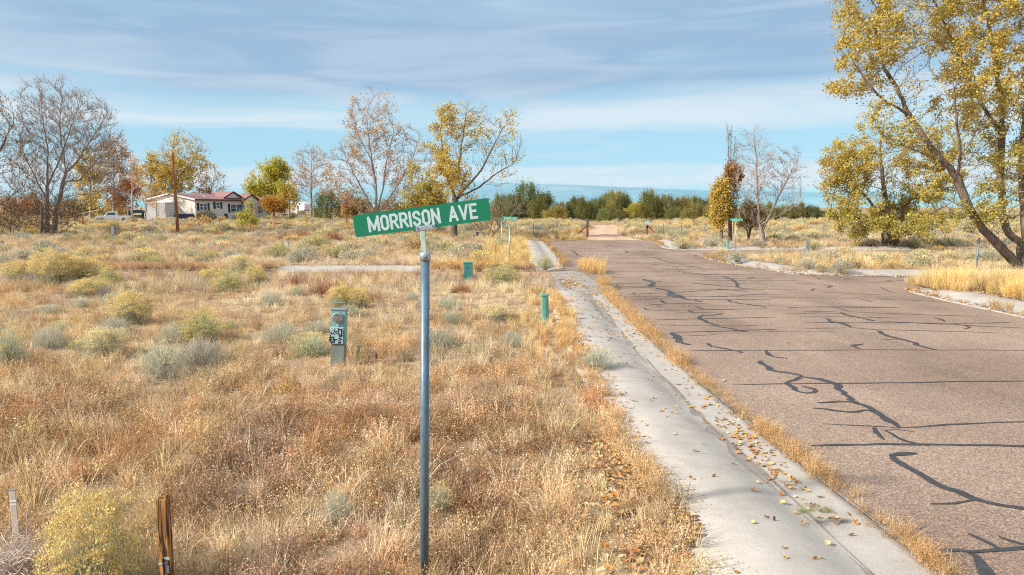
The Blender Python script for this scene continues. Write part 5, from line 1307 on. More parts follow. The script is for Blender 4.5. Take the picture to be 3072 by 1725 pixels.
# ---- junipers
def juniper_mesh(seed, w=1.0, h=1.0, n=9500, col=(.155, .165, .06)):
    g = np.random.default_rng(seed); A = Acc(); k = 110
    # leafy sprays: many small upright plumes over an uneven crown
    az = g.uniform(0, 6.28, k); u = g.random(k); zc_ = .07 + .84 * u; prof = np.sin(np.clip((1 - u) * 1.9 + .28, 0, 1.75)) ** .8; rr = prof * (.55 + .45 * g.random(k)) * .48
    C = np.stack([np.cos(az) * rr, np.sin(az) * rr, zc_], 1); i = g.integers(0, k, n); s = g.uniform(.045, .095, k)[i][:, None]
    off = g.normal(0, 1, (n, 3)) * s * np.array([[.55, .55, 1.5]]); Pp = C[i] + off
    c = np.array(col) * (1 + g.normal(0, .22, (k, 1)))[i] * (1 + g.normal(0, .2, (n, 1))); yl = g.random(k)[i][:, None]; c = c * (1 - .5 * yl) + np.array((.24, .22, .07)) * .5 * yl
    A.add(flakes(Pp, g.uniform(.022, .048, n), .55, g, bias=np.array([[0, 0, .9]])), np.clip(c, .01, 1))
    # a few upright tips
    tp = C[g.integers(0, k, 160)] + np.array([0, 0, .07]) + g.normal(0, .035, (160, 3)); A.add(flakes(tp, g.uniform(.05, .09, 160), .25, g, bias=np.array([[0, 0, 3.0]])), np.clip(np.array(col)[None] * (1.1 + g.normal(0, .2, (160, 1))), .01, 1))
    return A.mesh('foliage', [M_PLANT])


JM = [juniper_mesh(71), juniper_mesh(72), juniper_mesh(73, col=(.21, .20, .06)), juniper_mesh(74, col=(.125, .15, .07))]
TRK = MB(); TRK.tube([(0, 0, -.02), (.01, .01, .25), (0.02, 0, .55)], [.035, .03, .015], 6); jt = TRK.obj('trunk', M_BARKD); jtm = jt.data; bpy.data.objects.remove(jt)


def juniper(x, ytop, ybot, wpx, Y, label, m=None, tone=(1, 1, 1)):
    b = P(x, ybot, Y); gz = float(H(b.x, Y)); z1 = P(x, ytop, Y).z; h = z1 - gz; w = wpx / FPX * Y * 1.38; h *= rnd.uniform(.92, 1.22)
    r = empty('juniper', (b.x, Y, gz - .05), rnd.uniform(0, 6.28), label, 'juniper tree', 'junipers'); mi = rnd.randrange(4) if m is None else m
    q_ = rnd.uniform(.75, 1.45); o = link('foliage', JM[mi], r); o.color = (tone[0] * q_ * rnd.uniform(.95, 1.35), tone[1] * q_ * 1.08, tone[2] * q_, 1); tag(o, kind='stuff'); link('trunk', jtm, r); r.scale = (w * 1.08, w * 1.08, h * 1.03)


D_ = lambda x: 1400 + x / 3.214
JR = [(440, 425, 640, 150, 126), (580, 388, 670, 210, 128), (740, 435, 680, 210, 124), (860, 535, 680, 190, 118), (940, 490, 670, 130, 128), (1060, 458, 680, 150, 126), (1140, 515, 690, 150, 119), (1255, 510, 690, 150, 122), (1345, 495, 680, 120, 128), (1430, 460, 690, 140, 125), (1520, 478, 690, 130, 126),
      (1620, 525, 685, 165, 118), (1480, 600, 690, 150, 114), (1750, 425, 690, 175, 124), (1860, 450, 690, 150, 127), (1930, 465, 690, 130, 124), (2070, 480, 690, 190, 126), (2010, 560, 690, 160, 117), (2175, 520, 690, 140, 124), (2270, 545, 690, 150, 126), (2350, 555, 690, 140, 122), (1700, 560, 690, 110, 116), (1330, 585, 690, 110, 115), (2120, 590, 690, 100, 115)]
JL = sorted(JR)
ORD = ['leftmost', 'second from left', 'third from left', 'fourth from left', 'fifth from left', 'sixth from left', 'seventh from left', 'eighth from left', 'ninth from left', 'tenth from left', 'eleventh from left', 'twelfth from left', 'twelfth from right', 'eleventh from right', 'tenth from right', 'ninth from right', 'eighth from right', 'seventh from right', 'sixth from right', 'fifth from right', 'fourth from right', 'third from right', 'second from right', 'rightmost']
for i, (x, a, b, w, Y) in enumerate(JL):
    yel = x in (1620,); tall = 'tall' if a < 480 else ('low' if a > 540 else 'mid-sized')
    juniper(D_(x), 450 + a / 3.214, 450 + b / 3.214, w / 3.214, Y, '%s %s juniper, %s of the row beyond the dirt track' % (tall, 'yellowish' if yel else 'dark green', ORD[i]), 2 if yel or x in (740, 2070) else None, (1.5, 1.4, 1.0) if yel else (1, 1, 1))
BACK = sorted(random.Random(5).sample(range(1500, 2200, 10), 20))
for i, x in enumerate(BACK):
    juniper(x, 590 + (i * 37) % 31, 662, 40 + (i * 29) % 40, 138, 'back row juniper, %s from its %s' % (('%d%s' % (i % 10 + 1, {1: 'st', 2: 'nd', 3: 'rd'}.get(i % 10 + 1, 'th'))), 'left end' if i < 10 else 'middle going right'))
for x, a, b, w, lab in ((2295, 607, 668, 52, 'dark juniper behind the forked bare tree, left one'), (2350, 620, 668, 48, 'dark juniper behind the forked bare tree, right one'), (2392, 618, 668, 50, 'pointed dark juniper between the forked tree and the broad cottonwood'), (2435, 622, 670, 46, 'dark juniper just left of the broad cottonwood'),
        (2480, 634, 672, 50, 'low dark juniper behind the left skirt of the broad cottonwood'), (2760, 640, 680, 60, 'dark juniper behind the broad cottonwood, seen right of its trunk'), (2830, 636, 682, 70, 'dark juniper between the two right cottonwoods, left one'), (2900, 640, 682, 70, 'dark juniper between the two right cottonwoods, right one'), (2245, 612, 668, 44, 'dark juniper right of the poplar column'),
        (2540, 638, 672, 60, 'dark juniper behind the middle of the broad cottonwood'), (2650, 640, 675, 80, 'dark juniper hidden behind the broad cottonwood trunk'), (2990, 640, 684, 80, 'dark juniper behind the leaning limb of the huge cottonwood'), (982, 580, 655, 58, 'dense dark green conifer right of the camper trailer'), (217, 606, 640, 50, 'dark green juniper behind the biggest bare tree')):
    juniper(x, a, b, w, 120 if x != 982 else 112, lab, 3 if x == 982 else None)
for x, a, w, lab in ((2085, 607, 60, 'far round tree on the horizon left of the columnar poplars, left one'), (2125, 606, 40, 'far round tree on the horizon left of the columnar poplars, right one'), (100, 587, 30, 'tiny far tree on the ridge at the left'), (1255, 612, 90, 'far dark tree seen under the many-stemmed tree'), (700, 616, 60, 'far tree behind the house'), (560, 614, 80, 'far dark tree behind the container')):
    juniper(x, a, 640, w, 240, lab)
# ================================================================== MADE THINGS
M_GREEN = noisy('sign_green', [(0.3, (0.0, 0.15, 0.075)), (0.7, (0.002, 0.185, 0.095))], 5, 0.42, 4, spec=0.5, fine=(90, 0.05))
M_GREENF = noisy('sign_green_bright', [(0.3, (0.0, 0.34, 0.20)), (0.7, (0.01, 0.42, 0.26))], 5, 0.42, 4, spec=0.5)
M_SIGNW = noisy('sign_white', [(0.3, (0.42, 0.53, 0.54)), (0.7, (0.50, 0.61, 0.62))], 30, 0.5, 4)
M_GALV = noisy('galvanised', [(0.3, (0.085, 0.14, 0.18)), (0.55, (0.135, 0.205, 0.26)), (0.75, (0.20, 0.28, 0.34))], 22, 0.42, 6, 0.0006, 120, metal=0.35, stretch=(1, 1, .35), spec=0.5, fine=(160, 0.12))
M_ALU = noisy('cast_aluminium', [(0.3, (0.34, 0.36, 0.42)), (0.7, (0.50, 0.53, 0.60))], 30, 0.45, 5, 0.0008, 90, metal=0.5)
M_BRKT = noisy('weathered_green', [(0.35, (0.05, 0.20, 0.17)), (0.5, (0.30, 0.45, 0.38)), (0.7, (0.62, 0.66, 0.56))], 14, 0.6, 6, stretch=(1, 1, .4))
M_TEAL = noisy('pedestal_teal', [(0.25, (0.12, 0.24, 0.24)), (0.5, (0.20, 0.37, 0.37)), (0.8, (0.27, 0.46, 0.46))], 7, 0.5, 6, 0.0006, 60, stretch=(1, 1, .5), fine=(60, .08))
M_TEALD = noisy('pedestal_grey_green', [(0.3, (0.13, 0.16, 0.14)), (0.7, (0.21, 0.25, 0.23))], 6, 0.6, 6, stretch=(1.5, 1.5, .3))
M_TEALL = noisy('pedestal_light_blue', [(0.3, (0.30, 0.45, 0.47)), (0.7, (0.38, 0.54, 0.56))], 8, 0.5, 5)
M_CAB = noisy('cabinet_green', [(0.3, (0.10, 0.28, 0.22)), (0.7, (0.17, 0.38, 0.31))], 5, 0.5, 5, stretch=(1, 1, .4), fine=(50, .08))
M_CABT = noisy('cabinet_teal', [(0.3, (0.05, 0.20, 0.18)), (0.7, (0.08, 0.27, 0.24))], 5, 0.55, 5)
M_GREY = noisy('paint_grey', [(0.3, (0.17, 0.20, 0.22)), (0.7, (0.26, 0.30, 0.32))], 6, 0.6, 5)
M_BLK = noisy('black_paint', [(0.3, (0.012, 0.012, 0.018)), (0.7, (0.025, 0.025, 0.032))], 20, 0.4, 3, spec=0.4)
M_RUST = noisy('rust', [(0.3, (0.16, 0.055, 0.025)), (0.7, (0.30, 0.12, 0.05))], 10, 0.9, 6)
M_POLE = noisy('pole_wood', [(0.3, (0.17, 0.055, 0.02)), (0.5, (0.34, 0.13, 0.045)), (0.7, (0.46, 0.21, 0.09))], 4, 0.8, 6, 0.004, 12, stretch=(3, 3, .25))
M_LATH = noisy('lath', [(0.3, (0.42, 0.30, 0.19)), (0.7, (0.62, 0.50, 0.36))], 12, 0.85, 5, stretch=(4, 4, .3))
M_FIBRE = noisy('marker_beige', [(0.3, (0.52, 0.44, 0.37)), (0.7, (0.64, 0.56, 0.48))], 8, 0.55, 4, stretch=(3, 3, .4))
M_WHITE = noisy('white_paint', [(0.3, (0.70, 0.70, 0.70)), (0.7, (0.80, 0.80, 0.80))], 5, 0.45, 4)
M_GLASSD = noisy('window_glass', [(0.35, (0.02, 0.05, 0.08)), (0.65, (0.10, 0.16, 0.22))], 1.5, 0.08, 3, spec=0.8)
M_MESH = noisy('meter_blank', [(0.35, (0.09, 0.085, 0.075)), (0.65, (0.22, 0.21, 0.19))], 30, 0.35, 5, spec=0.6)


# weathered post: orange wood, charred black from the top down
def charred():
    m = noisy('charred_wood', [(0.30, (0.015, 0.012, 0.012)), (0.46, (0.05, 0.028, 0.016)), (0.53, (0.34, 0.15, 0.04)), (0.66, (0.56, 0.29, 0.09)), (0.8, (0.36, 0.16, 0.05))], 6.5, 0.75, 7, 0.004, 22, stretch=(5.5, 5.5, .55), dist=0.8)
    t = m.node_tree; b = t.nodes['Principled BSDF']; src = b.inputs['Base Color'].links[0].from_socket
    c = t.nodes.new('ShaderNodeTexCoord'); s = t.nodes.new('ShaderNodeSeparateXYZ'); t.links.new(c.outputs['Object'], s.inputs[0])
    mp = t.nodes.new('ShaderNodeMapping'); mp.inputs['Scale'].default_value = (30, 30, 4); t.links.new(c.outputs['Object'], mp.inputs[0])
    n = t.nodes.new('ShaderNodeTexNoise'); n.inputs['Scale'].default_value = 1; n.inputs['Detail'].default_value = 4; t.links.new(mp.outputs[0], n.inputs['Vector'])
    a = t.nodes.new('ShaderNodeMath'); a.operation = 'MULTIPLY_ADD'; t.links.new(n.outputs[0], a.inputs[0]); a.inputs[1].default_value = .34; t.links.new(s.outputs[2], a.inputs[2])
    r = t.nodes.new('ShaderNodeMapRange'); r.inputs[1].default_value = 1.12; r.inputs[2].default_value = 1.24; t.links.new(a.outputs[0], r.inputs[0])
    mx = t.nodes.new('ShaderNodeMix'); mx.data_type = 'RGBA'; t.links.new(r.outputs[0], mx.inputs[0]); t.links.new(src, mx.inputs[6]); mx.inputs[7].default_value = (.022, .018, .018, 1)
    t.links.new(mx.outputs[2], b.inputs['Base Color']); return m


M_CHAR = charred()

# ---- stroke lettering, narrow highway style; unit height, y up
GL = {'M': (.78, [[(0, 0), (0, 1)], [(.78, 0), (.78, 1)], [(0, 1), (.39, .12)], [(.78, 1), (.39, .12)]]),
      'O': (.50, [[(.16, 0), (.34, 0), (.50, .16), (.50, .84), (.34, 1), (.16, 1), (0, .84), (0, .16), (.16, 0)]]),
      'R': (.52, [[(0, 0), (0, 1)], [(0, 1), (.36, 1), (.50, .88), (.50, .62), (.36, .48), (0, .48)], [(.26, .48), (.54, 0)]]),
      'I': (.0, [[(0, 0), (0, 1)]]), 'S': (.50, [[(0, .2), (.10, .04), (.25, 0), (.40, .04), (.50, .2), (.46, .38), (.06, .62), (.01, .8), (.12, .96), (.26, 1), (.40, .96), (.49, .8)]]),
      'N': (.54, [[(0, 0), (0, 1)], [(.54, 0), (.54, 1)], [(0, 1), (.54, 0)]]), 'A': (.60, [[(0, 0), (.30, 1)], [(.60, 0), (.30, 1)], [(.12, .27), (.48, .27)]]),
      'V': (.60, [[(0, 1), (.30, 0)], [(.60, 1), (.30, 0)]]), 'E': (.46, [[(0, 0), (0, 1)], [(0, 1), (.46, 1)], [(0, .52), (.38, .52)], [(0, 0), (.46, 0)]]),
      'D': (.50, [[(0, 0), (0, 1)], [(0, 1), (.32, 1), (.50, .82), (.50, .18), (.32, 0), (0, 0)]]), 'K': (.52, [[(0, 0), (0, 1)], [(0, .38), (.50, 1)], [(.16, .55), (.54, 0)]]),
      'T': (.52, [[(.26, 0), (.26, 1)], [(0, 1), (.52, 1)]]), 'H': (.52, [[(0, 0), (0, 1)], [(.52, 0), (.52, 1)], [(0, .5), (.52, .5)]]), 'U': (.50, [[(0, 1), (0, .18), (.14, 0), (.36, 0), (.50, .18), (.50, 1)]]), 'Y': (.56, [[(0, 1), (.28, .5)], [(.56, 1), (.28, .5)], [(.28, .5), (.28, 0)]])}


def lettering(text, length, height, sw, y, gap=.30, space=.62):
    """Flat strokes in the x-z plane at depth y, centred on the origin; returns an MB."""
    mb = MB(); x = 0; strokes = []
    for chh in text:
        if chh == ' ': x += space; continue
        w, st = GL[chh]
        for s in st: strokes.append([(x + a, b) for a, b in s])
        x += w + gap
    tot = x - gap; kx = length / (tot + sw); lift = 0
    for s in strokes:
        lift += 1; yy = y - .00003 * lift; P2 = [Vector((a * kx, (b * (1 - sw) + sw / 2 - .5) * height)) for a, b in s]
        closed = s[0] == s[-1]; hw = sw * height / 2; L_, R_ = [], []; n = len(P2)
        for i, p in enumerate(P2):
            a = P2[i - 1] if i > 0 else (P2[-2] if closed else None); b = P2[i + 1] if i < n - 1 else (P2[1] if closed else None)
            d1 = (p - a).normalized() if a is not None else None; d2 = (b - p).normalized() if b is not None else None
            if d1 is None: d1 = d2
            if d2 is None: d2 = d1
            n1 = Vector((-d1.y, d1.x)); n2 = Vector((-d2.y, d2.x)); m = (n1 + n2); m = m.normalized() if m.length > .2 else n1; k = min(1 / max(.5, m.dot(n1)), 1.6)
            q = p.copy()
            if not closed and i == 0: q = p - d2 * hw
            if not closed and i == n - 1: q = p + d1 * hw
            # keep flat tops and bottoms on slanted strokes
            L_.append(q + m * hw * k); R_.append(q - m * hw * k)
        H2 = height / 2
        vs = [(min(max(p.x, -hw), length) - length / 2 + hw * .0, yy, min(max(p.y, -H2), H2)) for p in L_ + R_]
        mb.add(vs, [(i, i + 1, n + i + 1, n + i) for i in range(n - 1)])
    return mb


def rrect(w, h, r, n=5):
    pts = []
    for cx, cy, a0 in ((w / 2 - r, h / 2 - r, 0), (-w / 2 + r, h / 2 - r, 90), (-w / 2 + r, -h / 2 + r, 180), (w / 2 - r, -h / 2 + r, 270)):
        for i in range(n + 1):
            a = R(a0 + 90 * i / n); pts.append((cx + r * math.cos(a), cy + r * math.sin(a)))
    return pts


def street_sign(x, ybase_top, Y, w, h, text, label, lean=0.0, tilt=0.0, yaw=0.0, textlen=.72, detail=True, pole_r=.03, ccx=None, offx=0.0):
    """ybase_top: pixel height of the collar's top. Parts: pole, collar, bracket, blade, lettering, bolts."""
    top = P(x, ybase_top, Y); gz_ = float(H(top.x, Y)); hgt = top.z - gz_
    r = empty('street_sign', (top.x - hgt * math.tan(lean), Y, gz_), label=label, cat='street sign', group='green street name signs', rot=(0, lean, 0))
    m = MB(); m.tube([(0, 0, -.3), (0, 0, hgt - .04)], pole_r, 20); m.obj('pole', M_GALV if detail else M_ALU, r, smooth=True)
    m = MB(); m.tube([(0, 0, hgt - .048), (0, 0, hgt), (0, 0, hgt + .004)], [pole_r * 1.22, pole_r * 1.22, pole_r * 1.1], 20); c = m.obj('collar', M_ALU, r, smooth=True)
    if detail:
        m = MB(); m.tube([(.012, -pole_r * 1.2 - .003, hgt - .028), (.012, -pole_r * 1.2 + .004, hgt - .028)], .005, 8); m.obj('bolt', M_BLK, c)
    e = MB(); M3 = Matrix.Rotation(-tilt, 3, 'Y'); lift = .155
    e.box((-.012, 0, hgt + lift / 2), (.034, .014, lift), Matrix.Rotation(-.07, 3, 'Y')); st = e.obj('bracket_stem', M_BRKT, r, bevel=.003)
    b = empty('blade_holder', (0, 0, 0)); bpy.data.objects.remove(b)
    def rot(o, off):
        o.rotation_euler = (0, -tilt, yaw); o.location = off
    blade_c = Vector((offx, 0, hgt + lift + h / 2 + .004))
    m = MB(); m.prism(rrect(w, h, h * .12), -.0016, .0016, 'y'); bl = m.obj('blade', M_GREEN if detail else M_GREENF, r, bevel=0); rot(bl, blade_c)
    lt = lettering(text, w * textlen, h * .70, .165, -.0022).obj('lettering', M_SIGNW, bl)
    lt.location = (w * .012, 0, 0)
    if detail:
        m = MB(); hx = -offx * .7
        m.box((hx, -.006, -h / 2 + .006), (.128, .009, .030)); hh = m.obj('bracket_bar', M_ALU, bl, bevel=.003)
        for dx in (-.05, .05):
            m = MB(); m.tube([(hx + dx, -.0155, -h / 2 + .008), (hx + dx, -.010, -h / 2 + .008)], .0045, 8); m.obj('bolt', M_BLK, hh)
    return r


# near sign
street_sign(1275.5, 759, 4.52, .905, .147, 'MORRISON AVE', 'green MORRISON AVE street sign tilted on a blue-grey pole in the foreground', lean=R(1.0), tilt=R(8.3), offx=-.022, textlen=.80)
street_sign(1528.5, 671, 30.5, .68, .15, 'DAKOTA AVE', 'green DAKOTA AVE street sign on a grey pole beside the left walk', detail=False, tilt=R(-1.5), offx=0.03, textlen=.78)
street_sign(1505, 668, 46, .72, .15, 'DAKOTA AVE', 'edge-on green street sign just left of the DAKOTA AVE sign', detail=False, yaw=R(74), offx=-.05)
street_sign(2207, 671, 41, .68, .15, 'THUNDER AVE', 'small green street sign on a thin pole before the columnar poplars', detail=False, offx=.0, textlen=.8)


# ---- meter pedestals
def pedestal(x, ytop, Y, w, label, lean=0.0, meter=True, graffiti=False, mt=None, door=True, conduit=False, d=.15, yb=None):
    t = P(x, ytop, Y); g = float(H(t.x, Y)); h = t.z - g; mt = mt or M_TEAL
    r = empty('meter_pedestal', (t.x, Y, g), label=label, cat='utility pedestal', group='utility pedestals in the lots', rot=(0, lean, 0))
    w2 = w * .92; hb = h * .42
    m = MB(); m.box((0, 0, hb / 2 - .1), (w2, d, hb + .2)); m.obj('lower_cabinet', M_TEALD if mt is M_TEAL else mt, r, bevel=.004)
    m = MB(); m.box((0, .002, (h + hb) / 2 + .001), (w, d, h - hb - .01)); m.obj('upper_cabinet', mt, r, bevel=.004)
    m = MB(); m.box((0, 0, h + .006), (w * 1.06, d * 1.12, .014)); m.obj('cap', M_GREY, r, bevel=.003)
    if meter:
        cz = h - w * .53; rr = w * .37
        m = MB(); m.tube([(0, -d / 2 - .045, cz), (0, -d / 2 - .040, cz), (0, -d / 2 + .01, cz)], [rr * .93, rr, rr * 1.02], 24); ring = m.obj('meter_ring', M_ALU, r, smooth=True)
        m = MB(); m.tube([(0, -d / 2 - .049, cz), (0, -d / 2 - .044, cz)], rr * .86, 24); m.obj('meter_cover', M_MESH, ring)
        m = MB()
        for a in (20, 110):
            m.box((0, -d / 2 - .051, cz), (rr * 1.7, .003, rr * .07), Matrix.Rotation(R(a), 3, 'Y'))
        m.obj('cross_bar', M_ALU, ring)
        m = MB(); m.box((.0, -d / 2 - .012, cz - rr * 1.42), (w * .05, .02, rr * .28)); m.obj('hasp', M_WHITE, r, bevel=.002)
    if door:
        z0, z1 = hb + .005, h - w * 1.20
        if z1 > z0 + .05:
            dm = MB(); dm.box((-w * .06, -d / 2 - .012, (z0 + z1) / 2), (w * .92, .024, z1 - z0)); dd = dm.obj('door', M_TEALL if graffiti else mt, r, bevel=.004)
            if graffiti:
                gm = MB(); W_, H_ = w * .92, z1 - z0; rg = random.Random(4); k = 0
                def stroke(pts, tw):
                    nonlocal k
                    for (a, b), (c, e) in zip(pts[:-1], pts[1:]):
                        k += 1; yy = -d / 2 - .0245 - .00004 * k; p = Vector((-w * .06 + (a - .5) * W_, yy, z0 + b * H_)); q = Vector((-w * .06 + (c - .5) * W_, yy, z0 + e * H_)); dv = (q - p); n = Vector((-dv.z, 0, dv.x)).normalized() * tw / 2; ex = dv.normalized() * tw * .4
                        gm.add([p - ex + n, q + ex + n * .8, q + ex - n * .8, p - ex - n], [(0, 1, 2, 3)])
                T = w * .075
                for pts, tw in (([(.62, .93), (.70, .86), (.90, .88)], T * 1.3), ([(.72, .90), (.66, .80), (.50, .76), (.44, .70), (.52, .62), (.62, .60)], T), ([(.88, .90), (.90, .76), (.88, .62), (.92, .50), (.74, .46), (.72, .52)], T * 1.5), ([(.66, .80), (.66, .62), (.78, .56)], T),
                                ([(.08, .70), (.10, .60), (.30, .62)], T * 1.2), ([(.28, .62), (.38, .55)], T), ([(.04, .52), (.06, .44)], T), ([(.02, .36), (.30, .40), (.30, .30)], T * 1.3), ([(.10, .38), (.06, .20), (.14, .08), (.34, .10), (.36, .22), (.24, .24), (.50, .25)], T * 1.5), ([(.02, .24), (.08, .12)], T * 2),
                                ([(.66, .34), (.88, .38)], T * .8), ([(.64, .22), (.92, .26), (.74, .32)], T * .9), ([(.64, .10), (.84, .14), (.80, .06), (.70, .04), (.66, .10)], T), ([(.20, .84), (.36, .82), (.30, .70), (.40, .74)], T * .7), ([(.34, .93), (.42, .88)], T * .6)):
                    stroke(pts, tw)
                gm.obj('graffiti', M_BLK, dd)
        m = MB(); m.box((0, -d / 2 - .004, hb + h * .0 + .3 * 0 + (h - w * 1.17)), (w * .98, .010, .006)); m.obj('seam_lip', mt, r)
    if conduit:
        m = MB(); m.tube([(w * .72, .03, -.1), (w * .72, .03, h * .55)], .03, 8); m.obj('conduit', M_GREY, r, smooth=True)
    return r


pedestal(1010, 928, 10.15, .215, 'tall blue-green meter pedestal with black graffiti on its door', lean=R(2.6), graffiti=True)
pedestal(1438, 736, 34, .24, 'grey meter pedestal with side conduit below the end of the near sign', mt=M_GREY, conduit=True, door=False)
pedestal(338, 680, 55, .25, 'tall grey slab pedestal between the bare tree and the utility pole', mt=M_GREY, meter=False, door=False, lean=R(1))
pedestal(703, 735, 41, .25, 'dark meter pedestal right of a tiny teal box beyond the side street', mt=M_GREY)
pedestal(2423, 722, 37, .18, 'tall grey slab pedestal on the right lot before a dark bush', mt=M_GREY, meter=False, door=False, lean=R(-1))
pedestal(1433, 696, 54, .26, 'far grey meter pedestal by the dark leafless shrub', mt=M_GREY)
pedestal(3, 724, 44, .26, 'small grey pedestal cut by the left edge of the photo', mt=M_GREY, meter=False, door=False)


def cable_pedestal(x, ytop, Y, w, label, lean=0.0, mt=None, group='utility pedestals in the lots'):
    t = P(x, ytop, Y); g = float(H(t.x, Y)); h = t.z - g
    r = empty('cable_pedestal', (t.x, Y, g), label=label, cat='utility pedestal', group=group, rot=(0, lean, 0)); mt = mt or M_CAB
    m = MB(); m.prism(rrect(w, w * .85, w * .28), -.15, h * .97, 'z'); b = m.obj('body', mt, r)
    m = MB(); m.prism(rrect(w * 1.12, w * .97, w * .3), h * .93, h, 'z'); m.obj('cap', mt, r, bevel=.006)
    if Y < 20:
        m = MB(); m.box((w * .1, -w * .43, h * .48), (.006, .01, h * .84)); m.obj('seam', M_CABT, b)
        m = MB(); m.box((w * .30, -w * .43, h * .48), (.006, .01, h * .84)); m.obj('seam', M_CABT, b)
        m = MB(); m.box((w * .2, -w * .45, h * .12), (.02, .012, .03)); m.obj('lock', M_ALU, b)
    return r


cable_pedestal(1637, 882, 14.2, .155, 'green cylindrical cable pedestal leaning beside the near walk', lean=R(-2.5))
cable_pedestal(863, 726, 40, .19, 'small pale teal pedestal left of the golden bush beyond the side street', mt=M_TEALL)
cable_pedestal(664, 739, 40, .14, 'tiny teal box left of the dark meter beyond the side street', mt=M_CAB)
cable_pedestal(2184, 721, 41, .16, 'small green pedestal left of the right-hand street sign', mt=M_CAB)
cable_pedestal(323, 698, 54, .10, 'dark stub post left of the tall grey slab pedestal', mt=M_GREY)
cable_pedestal(1421, 704, 52, .13, 'brown stub post left of the far grey meter pedestal', mt=M_RUST)


def cabinet(x, ytop, Y, w, d, label, mt, hh=None):
    t = P(x, ytop, Y); g = float(H(t.x, Y)); h = t.z - g; r = empty('utility_box', (t.x, Y, g), .06, label, 'utility box', 'utility pedestals in the lots')
    m = MB(); m.box((0, 0, h / 2 - .08), (w, d, h + .1)); b = m.obj('body', mt, r, bevel=.008)
    m = MB(); m.box((0, 0, h - .02), (w * 1.04, d * 1.06, .03)); m.obj('lid', mt, r, bevel=.005)
    m = MB(); m.box((-w * .1, -d / 2 - .006, h * .72), (.035, .014, .03)); m.obj('lock', M_BLK, b)


cabinet(1404, 786, 22.6, .30, .26, 'square dark teal utility box in the grass left of the near walk', M_CABT)
cabinet(2829, 724, 43, .17, .15, 'small grey box on the right lot beside an ochre bush', M_GREY)
cabinet(2599, 716, 48, .17, .15, 'little pale grey box left of the broad cottonwood trunk', M_TEALL)
g = G(577, 703); r = empty('well_cap', (g.x, g.y, g.z), 0, 'low grey metal tub in the grass right of the utility pole', 'tub')
m = MB(); m.tube([(0, 0, 0), (0, 0, .22)], [.22, .20], 12); m.obj('body', M_GREY, r); m = MB(); m.tube([(0, 0, .22), (0, 0, .27)], [.28, .26], 12); m.obj('lid', M_TEALL, r)

# ---- charred post with metal bands, marker post, stakes
t = P(488, 1490, 3.8); g = float(H(t.x, 3.8)); h = t.z - g; r = empty('wooden_post', (t.x, 3.8, g), R(3), 'charred orange wooden post with metal bands at the bottom left', 'post')
m = MB(); w = .058
prof = [(-w / 2, -w / 2), (w / 2, -w / 2), (w / 2, w / 2), (-w / 2, w / 2)]
m.prism(prof, -.3, h - .006, 'z'); po = m.obj('post', M_CHAR, r, bevel=.004)
po.data.materials[0] = M_CHAR
m = MB(); rg = random.Random(2)
for i in range(14): m.box((rg.uniform(-w / 2 + .01, w / 2 - .01), rg.uniform(-w / 2 + .01, w / 2 - .01), h - .006 + rg.uniform(.0, .006)), (rg.uniform(.01, .02), rg.uniform(.01, .02), rg.uniform(.008, .018)))
m.obj('splinters', M_CHAR, r)
for z, x0, x1 in ((h - .365, .002, .032), (h - .395, -.032, .012), (h - .50, -.032, .032)):
    m = MB(); m.box(((x0 + x1) / 2, -w / 2 - .003, z - .0), (x1 - x0, .004, .016 if z != h - .395 else .012)); m.obj('metal_band', M_TEALL, r, bevel=.001)
m = MB(); m.box((.014, -w / 2 - .004, h - .43), (.026, .004, .05)); m.obj('metal_plate', M_ALU, r, bevel=.002)
m = MB(); m.tube([(.0, -w / 2 - .012, h - .36), (.002, -w / 2 - .012, h - .55)], .006, 6); m.obj('wire', M_BLK, r)

t = P(37, 1470, 4.9); g = float(H(t.x, 4.9)); h = t.z - g; r = empty('marker_post', (t.x, 4.9, g), R(8), 'flat beige marker post with two pale bands at the left edge', 'marker post')
m = MB(); m.box((0, 0, h / 2 - .1), (.044, .012, h + .2)); m.obj('post', M_FIBRE, r, bevel=.003)
for dz in (.085, .112): m = MB(); m.box((0, -.0065, h - dz), (.0445, .003, .012)); m.obj('reflective_band', M_WHITE, r)
m = MB(); m.box((0, 0, h + .003), (.05, .018, .006)); m.obj('cap', M_GREY, r)


def stake(x, ytop, Y, w, label, mt, lean=0.0, name='survey_stake', band=True):
    t = P(x, ytop, Y); g = float(H(t.x, Y)); h = t.z - g; r = empty(name, (t.x, Y, g), label=label, cat='stake', rot=(0, lean, .2))
    m = MB(); m.box((0, 0, h / 2 - .05), (w, w * .5, h + .1)); m.obj('stake', mt, r, bevel=.0015)
    if band: m = MB(); m.box((0, 0, h - .07), (w * 1.2, w * .7, .03)); m.obj('ribbon', M_WHITE, r)


stake(1403, 1388, 6.0, .018, 'thin pale lath stake in the grass right of the near sign pole', M_LATH, R(1.2))
stake(1480, 918, 13.6, .014, 'thin lath stake in front of the low cream-headed bush', M_LATH, 0, band=False)
stake(1073, 1034, 10.6, .050, 'short mossy split stake right of the graffitied meter pedestal', noisy('mossy', [(.3, (.08, .09, .05)), (.5, (.24, .24, .16)), (.7, (.42, .42, .34))], 20, .9, 6, .002, stretch=(3, 3, .5)), R(4), 'wooden_stake', False)
stake(1128, 1060, 10.4, .022, 'tiny rusty stake right of the mossy split stake', M_RUST, R(1), 'metal_stake', False)

# bare sign post on the right
t = P(2936, 714, 26.0); g = float(H(t.x, 26)); h = t.z - g; r = empty('bare_post', (t.x, 26, g), label='bare metal post without a sign before the leaning cottonwood limb', cat='post', rot=(0, R(1.2), 0))
m = MB(); m.tube([(0, 0, -.2), (0, 0, h)], .032, 12); m.obj('post', M_GALV, r, smooth=True); m = MB(); m.tube([(0, 0, h), (0, 0, h + .03)], [.036, .03], 12); m.obj('cap', M_ALU, r)

